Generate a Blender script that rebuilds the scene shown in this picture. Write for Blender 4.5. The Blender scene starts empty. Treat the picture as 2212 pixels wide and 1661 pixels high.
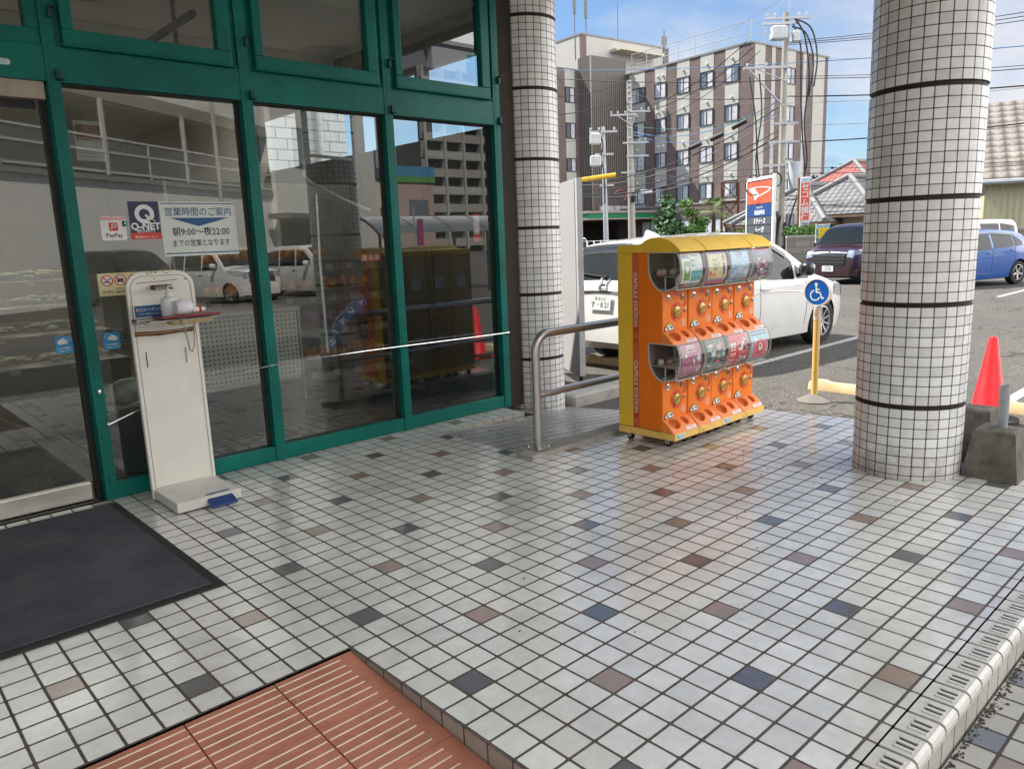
import bpy, bmesh, math, random
from math import radians as R, sin, cos, pi, sqrt, atan2
from mathutils import Vector as V, Matrix, Euler
random.seed(7)
SC = bpy.context.scene
COL = SC.collection

# ------------------------------------------------------------------ camera
F_PX = 756.183
CAM = V((-1.3749, -3.1934, 1.4446))
YAW, PIT, ROL = 0.8294, -0.1872, -0.0385
_fw = V((cos(PIT)*cos(YAW), cos(PIT)*sin(YAW), sin(PIT)))
_rt = V((sin(YAW), -cos(YAW), 0)); _up = _rt.cross(_fw)
RT = cos(ROL)*_rt + sin(ROL)*_up
UP = -sin(ROL)*_rt + cos(ROL)*_up
FW = _fw
cd = bpy.data.cameras.new("camera")
cam = bpy.data.objects.new("camera", cd); COL.objects.link(cam)
cd.sensor_fit = 'HORIZONTAL'; cd.sensor_width = 36.0
cd.lens = F_PX/1024*36.0; cd.clip_start = 0.05; cd.clip_end = 4000
m = Matrix((RT, UP, -FW)).transposed().to_4x4(); m.translation = CAM
cam.matrix_world = m
SC.camera = cam

# ------------------------------------------------------------------ sky, sun, exposure
SUN_EL, SUN_AZ = R(52), R(22)          # azimuth measured from +Y towards -X
SUNDIR = V((-sin(SUN_AZ)*cos(SUN_EL), cos(SUN_AZ)*cos(SUN_EL), sin(SUN_EL)))
W = bpy.data.worlds.new("World"); SC.world = W; W.use_nodes = True
nt = W.node_tree; nt.nodes.clear()
def nn(t, k, **kw):
    n = t.nodes.new(k)
    for a, b in kw.items(): setattr(n, a, b)
    return n
sky = nn(nt, 'ShaderNodeTexSky', sky_type='NISHITA', sun_disc=False, sun_elevation=SUN_EL, sun_rotation=-SUN_AZ,
         air_density=1.0, dust_density=.6, ozone_density=2.0)
tc = nn(nt, 'ShaderNodeTexCoord'); mp = nn(nt, 'ShaderNodeMapping'); mp.inputs['Scale'].default_value = (1, 1, 2.3)
mp.inputs['Location'].default_value = (0.35, 0.2, 0.1)
nz = nn(nt, 'ShaderNodeTexNoise'); nz.inputs['Scale'].default_value = 2.3; nz.inputs['Detail'].default_value = 9; nz.inputs['Roughness'].default_value = .56
cr = nn(nt, 'ShaderNodeValToRGB'); cr.color_ramp.elements[0].position = .56; cr.color_ramp.elements[1].position = .72
sx = nn(nt, 'ShaderNodeSeparateXYZ'); mr = nn(nt, 'ShaderNodeMapRange')
mr.inputs['From Min'].default_value = 0.40; mr.inputs['From Max'].default_value = 0.16
mul = nn(nt, 'ShaderNodeMath', operation='MULTIPLY'); mixc = nn(nt, 'ShaderNodeMix', data_type='RGBA')
tint = nn(nt, 'ShaderNodeMix', data_type='RGBA', blend_type='MULTIPLY'); tint.inputs['Factor'].default_value = 1
tint.inputs['B'].default_value = (.55, .63, .70, 1)
mixc.inputs['B'].default_value = (3.7, 3.65, 3.8, 1)
bg = nn(nt, 'ShaderNodeBackground'); bg.inputs['Strength'].default_value = 0.10
wo = nn(nt, 'ShaderNodeOutputWorld'); L = nt.links.new
L(tc.outputs['Generated'], mp.inputs['Vector']); L(mp.outputs['Vector'], nz.inputs['Vector'])
cb0 = nn(nt, 'ShaderNodeVectorMath', operation='DOT_PRODUCT'); cb0.inputs[1].default_value = (.916, .370, .156); L(tc.outputs['Generated'], cb0.inputs[0])
cb1 = nn(nt, 'ShaderNodeMapRange', interpolation_type='SMOOTHSTEP'); cb1.inputs['From Min'].default_value = .925; cb1.inputs['From Max'].default_value = .985; cb1.inputs['To Max'].default_value = .20; L(cb0.outputs['Value'], cb1.inputs['Value'])
cadd = nn(nt, 'ShaderNodeMath', operation='ADD'); L(nz.outputs['Fac'], cadd.inputs[0]); L(cb1.outputs['Result'], cadd.inputs[1])
L(cadd.outputs['Value'], cr.inputs['Fac']); L(tc.outputs['Generated'], sx.inputs['Vector']); L(sx.outputs['Z'], mr.inputs['Value'])
L(cr.outputs['Color'], mul.inputs[0]); L(mr.outputs['Result'], mul.inputs[1]); L(mul.outputs['Value'], mixc.inputs['Factor'])
L(sky.outputs['Color'], tint.inputs['A']); L(tint.outputs['Result'], mixc.inputs['A']); 
# a bank of bright cloud added unseen behind the camera to lighten the platform
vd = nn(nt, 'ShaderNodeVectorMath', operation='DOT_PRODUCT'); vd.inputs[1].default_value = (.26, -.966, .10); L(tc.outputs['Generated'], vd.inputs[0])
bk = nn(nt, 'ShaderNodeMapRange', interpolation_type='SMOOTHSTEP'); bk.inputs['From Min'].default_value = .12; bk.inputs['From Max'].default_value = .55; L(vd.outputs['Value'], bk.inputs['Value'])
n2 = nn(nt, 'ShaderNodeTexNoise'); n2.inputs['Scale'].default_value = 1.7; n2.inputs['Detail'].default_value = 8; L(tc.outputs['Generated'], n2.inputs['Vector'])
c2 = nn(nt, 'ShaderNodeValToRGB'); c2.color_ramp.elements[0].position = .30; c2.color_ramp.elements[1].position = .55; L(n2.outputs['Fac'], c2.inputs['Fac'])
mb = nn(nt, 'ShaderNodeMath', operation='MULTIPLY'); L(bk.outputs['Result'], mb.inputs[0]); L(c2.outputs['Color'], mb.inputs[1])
fill = nn(nt, 'ShaderNodeMix', data_type='RGBA'); fill.inputs['B'].default_value = (16.5, 16.2, 16.0, 1); L(mb.outputs['Value'], fill.inputs['Factor']); L(mixc.outputs['Result'], fill.inputs['A'])
L(fill.outputs['Result'], bg.inputs['Color']); L(bg.outputs['Background'], wo.inputs['Surface'])
sl = bpy.data.lights.new("sun", 'SUN'); sl.energy = 4.2; sl.angle = R(.5); sl.color = (1.0, .94, .84)
so = bpy.data.objects.new("sun", sl); COL.objects.link(so)
so.rotation_euler = SUNDIR.to_track_quat('Z', 'Y').to_euler()
SC.view_settings.view_transform = 'Standard'; SC.view_settings.look = 'None'
SC.view_settings.gamma = 1; SC.view_settings.use_curve_mapping = False
SC.view_settings.exposure = 1.25
SC.render.engine = 'CYCLES'
SC.cycles.max_bounces = 10; SC.cycles.diffuse_bounces = 5; SC.cycles.glossy_bounces = 5
SC.cycles.transmission_bounces = 6; SC.cycles.transparent_max_bounces = 16
SC.cycles.sample_clamp_indirect = 6; SC.cycles.caustics_reflective = False; SC.cycles.caustics_refractive = False
SC.cycles.use_denoising = True

# ------------------------------------------------------------------ where a spot of the photo lies in the place (photo read at 2212 px width)
def ray(x, y):
    x, y = x*1024/2212, y*1024/2212
    return RT*((x-512)/F_PX) + UP*(-(y-384.4)/F_PX) + FW
def gp(x, y, z=0.0):
    d = ray(x, y); return CAM + d*((z-CAM.z)/d.z)
def wp(x, y, Y):
    d = ray(x, y); return CAM + d*((Y-CAM.y)/d.y)
def xp(x, y, X):
    d = ray(x, y); return CAM + d*((X-CAM.x)/d.x)
def dp(x, y, dep):
    return CAM + ray(x, y)*dep
def pp(x, y, K, n):
    d = ray(x, y); return CAM + d*((K-CAM).dot(n)/d.dot(n))

# ------------------------------------------------------------------ objects and meshes
def tag(o, label=None, cat=None, group=None, kind=None):
    if label: o['label'] = label
    if cat: o['category'] = cat
    if group: o['group'] = group
    if kind: o['kind'] = kind
    return o
def thing(name, label, cat, loc=(0, 0, 0), rz=0, group=None):
    o = bpy.data.objects.new(name, None); COL.objects.link(o)
    o.location = loc; o.rotation_euler = (0, 0, rz); o.empty_display_size = .1
    return tag(o, label, cat, group)
def copy_tree(o, parent=None):
    c = o.copy(); COL.objects.link(c)
    if parent: c.parent = parent
    for ch in list(o.children): copy_tree(ch, c)
    return c

class MB:
    def __init__(s): s.v = []; s.f = []; s.mi = []; s.cur = 0
    def m(s, i): s.cur = i; return s
    def add(s, vs, fs):
        b = len(s.v); s.v += [V(p) for p in vs]
        for f in fs: s.f.append([b+i for i in f]); s.mi.append(s.cur)
        return s
    def quad(s, a, b, c, d): return s.add([a, b, c, d], [(0, 1, 2, 3)])
    def box(s, lo, hi, M=None):
        x0, y0, z0 = lo; x1, y1, z1 = hi
        vs = [V(p) for p in ((x0,y0,z0),(x1,y0,z0),(x1,y1,z0),(x0,y1,z0),(x0,y0,z1),(x1,y0,z1),(x1,y1,z1),(x0,y1,z1))]
        if M: vs = [M @ p for p in vs]
        return s.add(vs, [(3,2,1,0),(4,5,6,7),(0,1,5,4),(1,2,6,5),(2,3,7,6),(3,0,4,7)])
    def rbox(s, lo, hi, r=.01, M=None):
        # box with chamfered edges (vertical and top)
        x0, y0, z0 = lo; x1, y1, z1 = hi
        def ring(i, z): return [(x0+r-i,y0+0-i+i,z)] 
        def oct_(d, z):
            a, b, c, e = x0+d, x1-d, y0+d, y1-d
            return [(a+r,c,z),(b-r,c,z),(b,c+r,z),(b,e-r,z),(b-r,e,z),(a+r,e,z),(a,e-r,z),(a,c+r,z)]
        rs = [oct_(r, z0), oct_(0, z0+r), oct_(0, z1-r), oct_(r, z1)]
        return s.loft([[V(p) if not M else M @ V(p) for p in q] for q in rs], closed=True, cap=True)
    def loft(s, rings, closed=True, cap=False):
        n = len(rings[0]); vs = [p for r in rings for p in r]; fs = []
        for k in range(len(rings)-1):
            for i in range(n if closed else n-1):
                j = (i+1) % n
                fs.append((k*n+i, k*n+j, (k+1)*n+j, (k+1)*n+i))
        if cap:
            fs.append(tuple(reversed(range(n)))); fs.append(tuple((len(rings)-1)*n+i for i in range(n)))
        return s.add(vs, fs)
    def prism(s, poly, d, M=None):
        # poly: list of 3-D points (planar), d: extrusion vector
        poly = [V(p) for p in poly]; d = V(d)
        r = [poly, [p+d for p in poly]]
        if M: r = [[M @ p for p in q] for q in r]
        return s.loft(r, True, True)
    def tube(s, pts, r, n=8, cap=True):
        pts = [V(p) for p in pts]; rs = r if isinstance(r, (list, tuple)) else [r]*len(pts)
        rings = []; prev = None
        for i, p in enumerate(pts):
            t = (pts[min(i+1, len(pts)-1)]-pts[max(i-1, 0)]).normalized()
            a = prev if prev is not None else (V((0,0,1)) if abs(t.z) < .9 else V((1,0,0)))
            b = t.cross(a).normalized(); a = b.cross(t).normalized(); prev = a
            rings.append([p + (a*cos(2*pi*k/n)+b*sin(2*pi*k/n))*rs[i] for k in range(n)])
        return s.loft(rings, True, cap)
    def cyl(s, p0, p1, r, n=16, r1=None): return s.tube([p0, p1], [r, r if r1 is None else r1], n)
    def lathe(s, prof, c=(0,0,0), n=24, M=None, cap=True):
        c = V(c); rings = [[c+V((r*cos(2*pi*k/n), r*sin(2*pi*k/n), z)) for k in range(n)] for r, z in prof]
        if M: rings = [[M @ p for p in q] for q in rings]
        return s.loft(rings, True, cap)
    def ball(s, c, r, n=8, sc=(1,1,1)):
        c = V(c); rings = []
        for i in range(1, n):
            a = pi*i/n
            rings.append([c+V((sc[0]*r*sin(a)*cos(2*pi*k/n), sc[1]*r*sin(a)*sin(2*pi*k/n), -sc[2]*r*cos(a))) for k in range(n)])
        return s.loft(rings, True, True)
    def grid(s, P):
        n = len(P[0]); vs = [p for r in P for p in r]
        return s.add(vs, [(i*n+j, i*n+j+1, (i+1)*n+j+1, (i+1)*n+j) for i in range(len(P)-1) for j in range(n-1)])
    def text(s, body, O, X, Y, size, align='CENTER', bold=0, d=.0008, squash=1.0, shear=0):
        # lettering laid on the plane O + x*X + y*Y (y is up), centred on O
        vs, fs = text_mesh(body, align, bold, shear)
        if not vs: return s
        X = V(X).normalized(); Y = V(Y).normalized(); N = X.cross(Y); O = V(O)+N*d
        ys = [p[1] for p in vs]; ym = (max(ys)+min(ys))/2
        return s.add([O+X*(p[0]*size*squash)+Y*((p[1]-ym)*size) for p in vs], fs)
    def build(s, name, mats, parent=None, smooth=False, bevel=0, recalc=True, mirror=False, loc=None, angle=40):
        me = bpy.data.meshes.new(name)
        vs = s.v
        if parent is not None and loc == 'world':
            mi_ = (Matrix.Translation(parent.location) @ parent.rotation_euler.to_matrix().to_4x4()).inverted(); vs = [mi_ @ p for p in vs]
        if mirror: vs = [V((p.x, 3.44-p.y, p.z)) for p in vs]
        me.from_pydata([tuple(p) for p in vs], [], s.f)
        if not isinstance(mats, (list, tuple)): mats = [mats]
        for q in mats: me.materials.append(q)
        for p, i in zip(me.polygons, s.mi): p.material_index = min(i, len(mats)-1)
        if recalc or mirror:
            bm = bmesh.new(); bm.from_mesh(me); bmesh.ops.recalc_face_normals(bm, faces=bm.faces); bm.to_mesh(me); bm.free()
        if smooth:
            me.polygons.foreach_set('use_smooth', [True]*len(me.polygons))
            try: me.set_sharp_from_angle(angle=R(angle))
            except Exception: pass
        me.update()
        o = bpy.data.objects.new(name, me); COL.objects.link(o)
        if parent is not None: o.parent = parent
        if bevel:
            b = o.modifiers.new('bevel', 'BEVEL'); b.width = bevel; b.segments = 2; b.limit_method = 'ANGLE'; b.angle_limit = R(50)
        return o
_TXT = {}
def text_mesh(body, align='CENTER', bold=0, shear=0):
    k = (body, align, bold, shear)
    if k not in _TXT:
        c = bpy.data.curves.new('t', 'FONT'); c.body = body; c.align_x = align; c.resolution_u = 2
        c.offset = bold; c.shear = shear
        o = bpy.data.objects.new('t', c); me = bpy.data.meshes.new_from_object(o)
        _TXT[k] = ([tuple(v.co) for v in me.vertices], [tuple(p.vertices) for p in me.polygons])
        bpy.data.meshes.remove(me); bpy.data.objects.remove(o); bpy.data.curves.remove(c)
    return _TXT[k]

# ------------------------------------------------------------------ materials
_MAT = {}
def newmat(name):
    mt = bpy.data.materials.new(name); mt.use_nodes = True; t = mt.node_tree
    return mt, t, t.nodes['Principled BSDF'], t.links.new
def ramp(t, fac, stops):
    r = t.nodes.new('ShaderNodeValToRGB'); e = r.color_ramp.elements
    while len(e) < len(stops): e.new(.5)
    for q, (p, c) in zip(e, stops): q.position = p; q.color = (*c, 1) if len(c) == 3 else c
    t.links.new(fac, r.inputs['Fac']); return r.outputs['Color']
def noise(t, scale, detail=4, rough=.55, vec=None, dim='3D'):
    n = t.nodes.new('ShaderNodeTexNoise'); n.inputs['Scale'].default_value = scale; n.inputs['Detail'].default_value = detail
    n.inputs['Roughness'].default_value = rough
    if vec is None:
        g = t.nodes.new('ShaderNodeTexCoord'); vec = g.outputs['Object']
    t.links.new(vec, n.inputs['Vector']); return n.outputs['Fac']
def math_(t, op, a, b=None, c=None):
    n = t.nodes.new('ShaderNodeMath'); n.operation = op
    for i, q in enumerate((a, b, c)):
        if q is None: continue
        if isinstance(q, (int, float)): n.inputs[i].default_value = q
        else: t.links.new(q, n.inputs[i])
    return n.outputs[0]
def mixcol(t, fac, a, b, mode='MIX'):
    n = t.nodes.new('ShaderNodeMix'); n.data_type = 'RGBA'; n.blend_type = mode
    for s_, q in (('Factor', fac), ('A', a), ('B', b)):
        i = n.inputs[s_] if s_ == 'Factor' else [x for x in n.inputs if x.name == s_ and x.type == 'RGBA'][0]
        if isinstance(q, (int, float)): i.default_value = q
        elif isinstance(q, (tuple, list)): i.default_value = (*q, 1) if len(q) == 3 else q
        else: t.links.new(q, i)
    return [x for x in n.outputs if x.type == 'RGBA'][0]
def bump(t, h, strength=.3, dist=.01):
    b = t.nodes.new('ShaderNodeBump'); b.inputs['Strength'].default_value = strength; b.inputs['Distance'].default_value = dist
    t.links.new(h, b.inputs['Height']); return b.outputs['Normal']
def M(name, col, rough=.5, metal=0, var=.12, scale=6, bmp=0, bscale=60, coat=0, dirt=0, dirtcol=(.06,.05,.04), dscale=3, spec=.5, trans=0):
    """Painted or plain surface with gentle uneven colour, gloss and wear."""
    if name in _MAT: return _MAT[name]
    mt, t, p, L = newmat(name)
    f = noise(t, scale, 5)
    lo = tuple(max(0, c*(1-var)) for c in col); hi = tuple(min(1, c*(1+var)) for c in col)
    c = ramp(t, f, [(.3, lo), (.7, hi)])
    if dirt:
        d = noise(t, dscale, 8, .7); dm = ramp(t, d, [(.62-dirt*.25, (0,0,0)), (.80-dirt*.2, (1,1,1))])
        c = mixcol(t, math_(t, 'MULTIPLY', dm, .75), c, dirtcol)
    L(c, p.inputs['Base Color'])
    g = noise(t, scale*3, 3); rr = t.nodes.new('ShaderNodeMapRange'); L(g, rr.inputs['Value'])
    rr.inputs['To Min'].default_value = max(.0, rough-.08); rr.inputs['To Max'].default_value = min(1, rough+.1); L(rr.outputs['Result'], p.inputs['Roughness'])
    p.inputs['Metallic'].default_value = metal; p.inputs['Coat Weight'].default_value = coat; p.inputs['Coat Roughness'].default_value = .05
    p.inputs['Specular IOR Level'].default_value = spec
    if trans: p.inputs['Transmission Weight'].default_value = trans
    if bmp: L(bump(t, noise(t, bscale, 4), bmp, .01), p.inputs['Normal'])
    _MAT[name] = mt; return mt
def glassmat(name, tint=(.82,.88,.86), ior=1.7, rough=0.0, dirt=.04):
    if name in _MAT: return _MAT[name]
    mt = bpy.data.materials.new(name); mt.use_nodes = True; t = mt.node_tree; t.nodes.clear(); L = t.links.new
    o = nn(t, 'ShaderNodeOutputMaterial'); tr = nn(t, 'ShaderNodeBsdfTransparent'); gl = nn(t, 'ShaderNodeBsdfGlossy'); df = nn(t, 'ShaderNodeBsdfDiffuse')
    tr.inputs['Color'].default_value = (*tint, 1); gl.inputs['Roughness'].default_value = rough; gl.inputs['Color'].default_value = (.95, .97, .96, 1)
    df.inputs['Color'].default_value = (.55, .53, .48, 1)
    fr = nn(t, 'ShaderNodeFresnel'); fr.inputs['IOR'].default_value = ior
    geo = nn(t, 'ShaderNodeNewGeometry')
    m1 = nn(t, 'ShaderNodeMixShader'); m2 = nn(t, 'ShaderNodeMixShader')
    # the same reflectance from either side of the thin pane
    fr2 = nn(t, 'ShaderNodeLayerWeight'); fr2.inputs['Blend'].default_value = .5
    a = math_(t, 'POWER', math_(t, 'SUBTRACT', 1.0, math_(t, 'ABSOLUTE', dotn(t))), 5.0)
    r0 = ((ior-1)/(ior+1))**2
    fac = math_(t, 'ADD', math_(t, 'MULTIPLY', a, 1-r0), r0)
    L(fac, m1.inputs['Fac']); L(tr.outputs[0], m1.inputs[1]); L(gl.outputs[0], m1.inputs[2])
    d = noise(t, 2.2, 8, .7); d2 = ramp(t, d, [(.45, (0,0,0)), (.9, (1,1,1))])
    L(math_(t, 'MULTIPLY', d2, dirt), m2.inputs['Fac']); L(m1.outputs[0], m2.inputs[1]); L(df.outputs[0], m2.inputs[2]); L(m2.outputs[0], o.inputs['Surface'])
    t.nodes.remove(fr); t.nodes.remove(fr2)
    _MAT[name] = mt; return mt
def dotn(t):
    g = nn(t, 'ShaderNodeNewGeometry'); d = nn(t, 'ShaderNodeVectorMath', operation='DOT_PRODUCT')
    t.links.new(g.outputs['Normal'], d.inputs[0]); t.links.new(g.outputs['Incoming'], d.inputs[1]); return d.outputs['Value']
def carpaint(name, col, metal=.0, rough=.28):
    if name in _MAT: return _MAT[name]
    mt, t, p, L = newmat(name); f = noise(t, 2.5, 3)
    L(ramp(t, f, [(.3, tuple(c*.93 for c in col)), (.7, tuple(min(1, c*1.05) for c in col))]), p.inputs['Base Color'])
    p.inputs['Metallic'].default_value = metal; p.inputs['Roughness'].default_value = rough
    p.inputs['Coat Weight'].default_value = 1; p.inputs['Coat Roughness'].default_value = .03
    _MAT[name] = mt; return mt
BLACK = M('black_rubber', (.018,.018,.018), .7)
PLASTIC_B = M('black_plastic', (.02,.02,.022), .42)
STEEL = M('brushed_steel', (.50,.48,.46), .34, 1, var=.08, scale=14)
CHROME = M('chrome', (.8,.8,.8), .12, 1, var=.03)
WHITE = M('white_paint', (.78,.78,.76), .4, dirt=.15)
# ================================================================== SETTING
LOT = -0.13
def struct(o): o['kind'] = 'structure'; return o
T = 0.11
def tilemat(name, su, sv, gw, base, grout, axis='XY', accents=None, rough=.3, spk=.06, splash=None, coat=0, vary=.10, off=(0, 0), wear=.35, stagger=0, ribs=0, blue=0):
    """Ceramic tiles: grid of su x sv metres, grout gw (fraction of a tile), accents = [(colour, i0, j0, period)]."""
    mt, t, p, L = newmat(name)
    g = nn(t, 'ShaderNodeTexCoord'); s = nn(t, 'ShaderNodeSeparateXYZ'); L(g.outputs['Object'], s.inputs['Vector'])
    if axis == 'CYL':
        ang = math_(t, 'ARCTAN2', s.outputs['Y'], s.outputs['X']); U = math_(t, 'MULTIPLY', ang, 1/(2*pi)*su); Vv = math_(t, 'DIVIDE', math_(t, 'FLOORED_MODULO', math_(t, 'SUBTRACT', s.outputs['Z'], off[1]), .58), sv)
    else:
        U = math_(t, 'DIVIDE', math_(t, 'SUBTRACT', s.outputs[axis[0]], off[0]), su); Vv = math_(t, 'DIVIDE', math_(t, 'SUBTRACT', s.outputs[axis[1]], off[1]), -sv if axis[1] == 'Y' else sv)
    j = math_(t, 'FLOOR', Vv)
    if stagger: U = math_(t, 'ADD', U, math_(t, 'MULTIPLY', j, stagger))
    i = math_(t, 'FLOOR', U)
    fu = math_(t, 'SUBTRACT', U, i); fv = math_(t, 'SUBTRACT', Vv, j)
    def edge(f): return math_(t, 'MINIMUM', f, math_(t, 'SUBTRACT', 1.0, f))
    eu, ev = edge(fu), edge(fv)
    # rounded tile corners
    r_ = .05
    a = math_(t, 'MAXIMUM', math_(t, 'SUBTRACT', r_+gw, eu), 0); b = math_(t, 'MAXIMUM', math_(t, 'SUBTRACT', r_+gw, ev), 0)
    dist = math_(t, 'SUBTRACT', r_, math_(t, 'SQRT', math_(t, 'ADD', math_(t, 'MULTIPLY', a, a), math_(t, 'MULTIPLY', b, b))))
    wob = math_(t, 'MULTIPLY', math_(t, 'SUBTRACT', noise(t, 40, 3), .5), .02)
    m_ = nn(t, 'ShaderNodeMapRange', interpolation_type='SMOOTHSTEP'); L(math_(t, 'ADD', dist, wob), m_.inputs['Value'])
    m_.inputs['From Min'].default_value = -.008; m_.inputs['From Max'].default_value = .012
    mask = m_.outputs['Result']
    cv = nn(t, 'ShaderNodeCombineXYZ'); L(i, cv.inputs[0]); L(j, cv.inputs[1])
    wn = nn(t, 'ShaderNodeTexWhiteNoise', noise_dimensions='2D'); L(cv.outputs[0], wn.inputs['Vector'])
    lo = tuple(c*(1-vary) for c in base); hi = tuple(min(1, c*1.05) for c in base)
    col = ramp(t, wn.outputs['Value'], [(0, lo), (.5, base), (1, hi)])
    if accents:
        for (ac, i0, j0, per) in accents:
            di = math_(t, 'FLOORED_MODULO', math_(t, 'SUBTRACT', i, i0), per); dj = math_(t, 'FLOORED_MODULO', math_(t, 'SUBTRACT', j, j0), per)
            k = math_(t, 'MULTIPLY', math_(t, 'LESS_THAN', di, .5), math_(t, 'LESS_THAN', dj, .5))
            gr = noise(t, 420, 2); ac2 = ramp(t, gr, [(.35, tuple(c*.72 for c in ac)), (.65, tuple(c*1.3 for c in ac))])
            col = mixcol(t, k, col, ac2)
    # clay specks and faint streaks
    sp = ramp(t, noise(t, 330, 2, .6), [(.30, (0,0,0)), (.38, (1,1,1))])
    col = mixcol(t, spk*3, col, mixcol(t, sp, (.12,.11,.10), col))
    st = ramp(t, noise(t, 14, 6, .65), [(.35, (.80,.79,.76)), (.65, (1.0,1.0,1.0))]); col = mixcol(t, .6, col, mixcol(t, 1.0, col, st, 'MULTIPLY'))
    # large worn and grimy patches of the trodden floor
    d1 = ramp(t, noise(t, 1.1, 7, .62), [(.50, (0,0,0)), (.74, (1,1,1))]); col = mixcol(t, math_(t, 'MULTIPLY', d1, wear), col, (.17,.155,.13))
    if splash is not None:      # mud splashed on the lowest rows, odd scuffs and hairline cracks higher up
        zz = nn(t, 'ShaderNodeMapRange'); L(s.outputs['Z'], zz.inputs['Value']); zz.inputs['From Min'].default_value = splash+.42; zz.inputs['From Max'].default_value = splash
        sm = ramp(t, math_(t, 'ADD', math_(t, 'MULTIPLY', noise(t, 6, 8, .7), .75), math_(t, 'MULTIPLY', zz.outputs['Result'], .36)), [(.58, (0,0,0)), (.80, (1,1,1))]); col = mixcol(t, math_(t, 'MULTIPLY', sm, .7), col, (.22,.18,.13))
        mp_ = nn(t, 'ShaderNodeMapping'); mp_.inputs['Scale'].default_value = (1, 1, 5); L(g.outputs['Object'], mp_.inputs['Vector'])
        sc = ramp(t, noise(t, 5.5, 9, .75, mp_.outputs['Vector']), [(.695, (0,0,0)), (.72, (1,1,1))]); col = mixcol(t, math_(t, 'MULTIPLY', sc, .55), col, (.13,.10,.08))
    gcol = ramp(t, noise(t, 5, 5), [(.3, tuple(c*.7 for c in grout)), (.7, tuple(c*1.35 for c in grout))])
    if ribs:
        rb = math_(t, 'SINE', math_(t, 'MULTIPLY', fu, 2*pi*ribs)); odd = math_(t, 'FLOORED_MODULO', math_(t, 'ADD', j, i), 2)
        rk = math_(t, 'MULTIPLY', math_(t, 'LESS_THAN', rb, -.1), odd); col = mixcol(t, math_(t, 'MULTIPLY', rk, .8), col, (.16,.16,.16))
    L(mixcol(t, mask, gcol, col), p.inputs['Base Color'])
    rn = nn(t, 'ShaderNodeMapRange'); L(noise(t, 3.2, 6, .65), rn.inputs['Value']); rn.inputs['From Min'].default_value = .3; rn.inputs['From Max'].default_value = .7
    rn.inputs['To Min'].default_value = rough-.06; rn.inputs['To Max'].default_value = rough+.13
    rr = nn(t, 'ShaderNodeMix'); L(mask, rr.inputs['Factor']); rr.inputs['A'].default_value = .9; L(rn.outputs['Result'], rr.inputs['B']); L(rr.outputs['Result'], p.inputs['Roughness'])
    p.inputs['Specular IOR Level'].default_value = .62
    if coat:
        L(math_(t, 'MULTIPLY', mask, coat), p.inputs['Coat Weight']); p.inputs['Coat Roughness'].default_value = .12; p.inputs['Coat IOR'].default_value = 1.6
    tilt = math_(t, 'MULTIPLY', math_(t, 'ADD', math_(t, 'MULTIPLY', fu, math_(t, 'SUBTRACT', wn.outputs['Value'], .5)), math_(t, 'MULTIPLY', fv, math_(t, 'SUBTRACT', .5, wn.outputs['Value']))), .25)
    h = math_(t, 'ADD', math_(t, 'ADD', mask, tilt), math_(t, 'MULTIPLY', noise(t, 18, 3), .12))
    L(bump(t, h, .38, .0020), p.inputs['Normal'])
    _MAT[name] = mt; return mt
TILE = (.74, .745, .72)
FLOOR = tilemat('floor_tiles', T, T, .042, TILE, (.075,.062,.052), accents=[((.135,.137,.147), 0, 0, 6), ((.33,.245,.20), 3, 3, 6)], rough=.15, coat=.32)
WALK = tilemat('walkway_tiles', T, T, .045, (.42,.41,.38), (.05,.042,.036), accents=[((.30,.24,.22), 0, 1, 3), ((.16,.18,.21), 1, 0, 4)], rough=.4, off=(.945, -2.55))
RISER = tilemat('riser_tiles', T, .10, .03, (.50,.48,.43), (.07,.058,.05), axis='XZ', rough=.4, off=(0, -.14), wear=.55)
RISERY = tilemat('ramp_riser_tiles', T, .10, .03, (.42,.38,.33), (.07,.06,.05), axis='YZ', rough=.5, off=(0, -.1), wear=.4)
RAMPT = tilemat('ribbed_ramp_tiles', .0367, T, .05, (.44,.45,.45), (.05,.047,.045), rough=.26, stagger=.5, ribs=2, off=(0, .005))
INFLOOR = tilemat('shop_floor_tiles', T*2, T*2, .02, (.10,.09,.075), (.06,.05,.045), rough=.22)

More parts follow.
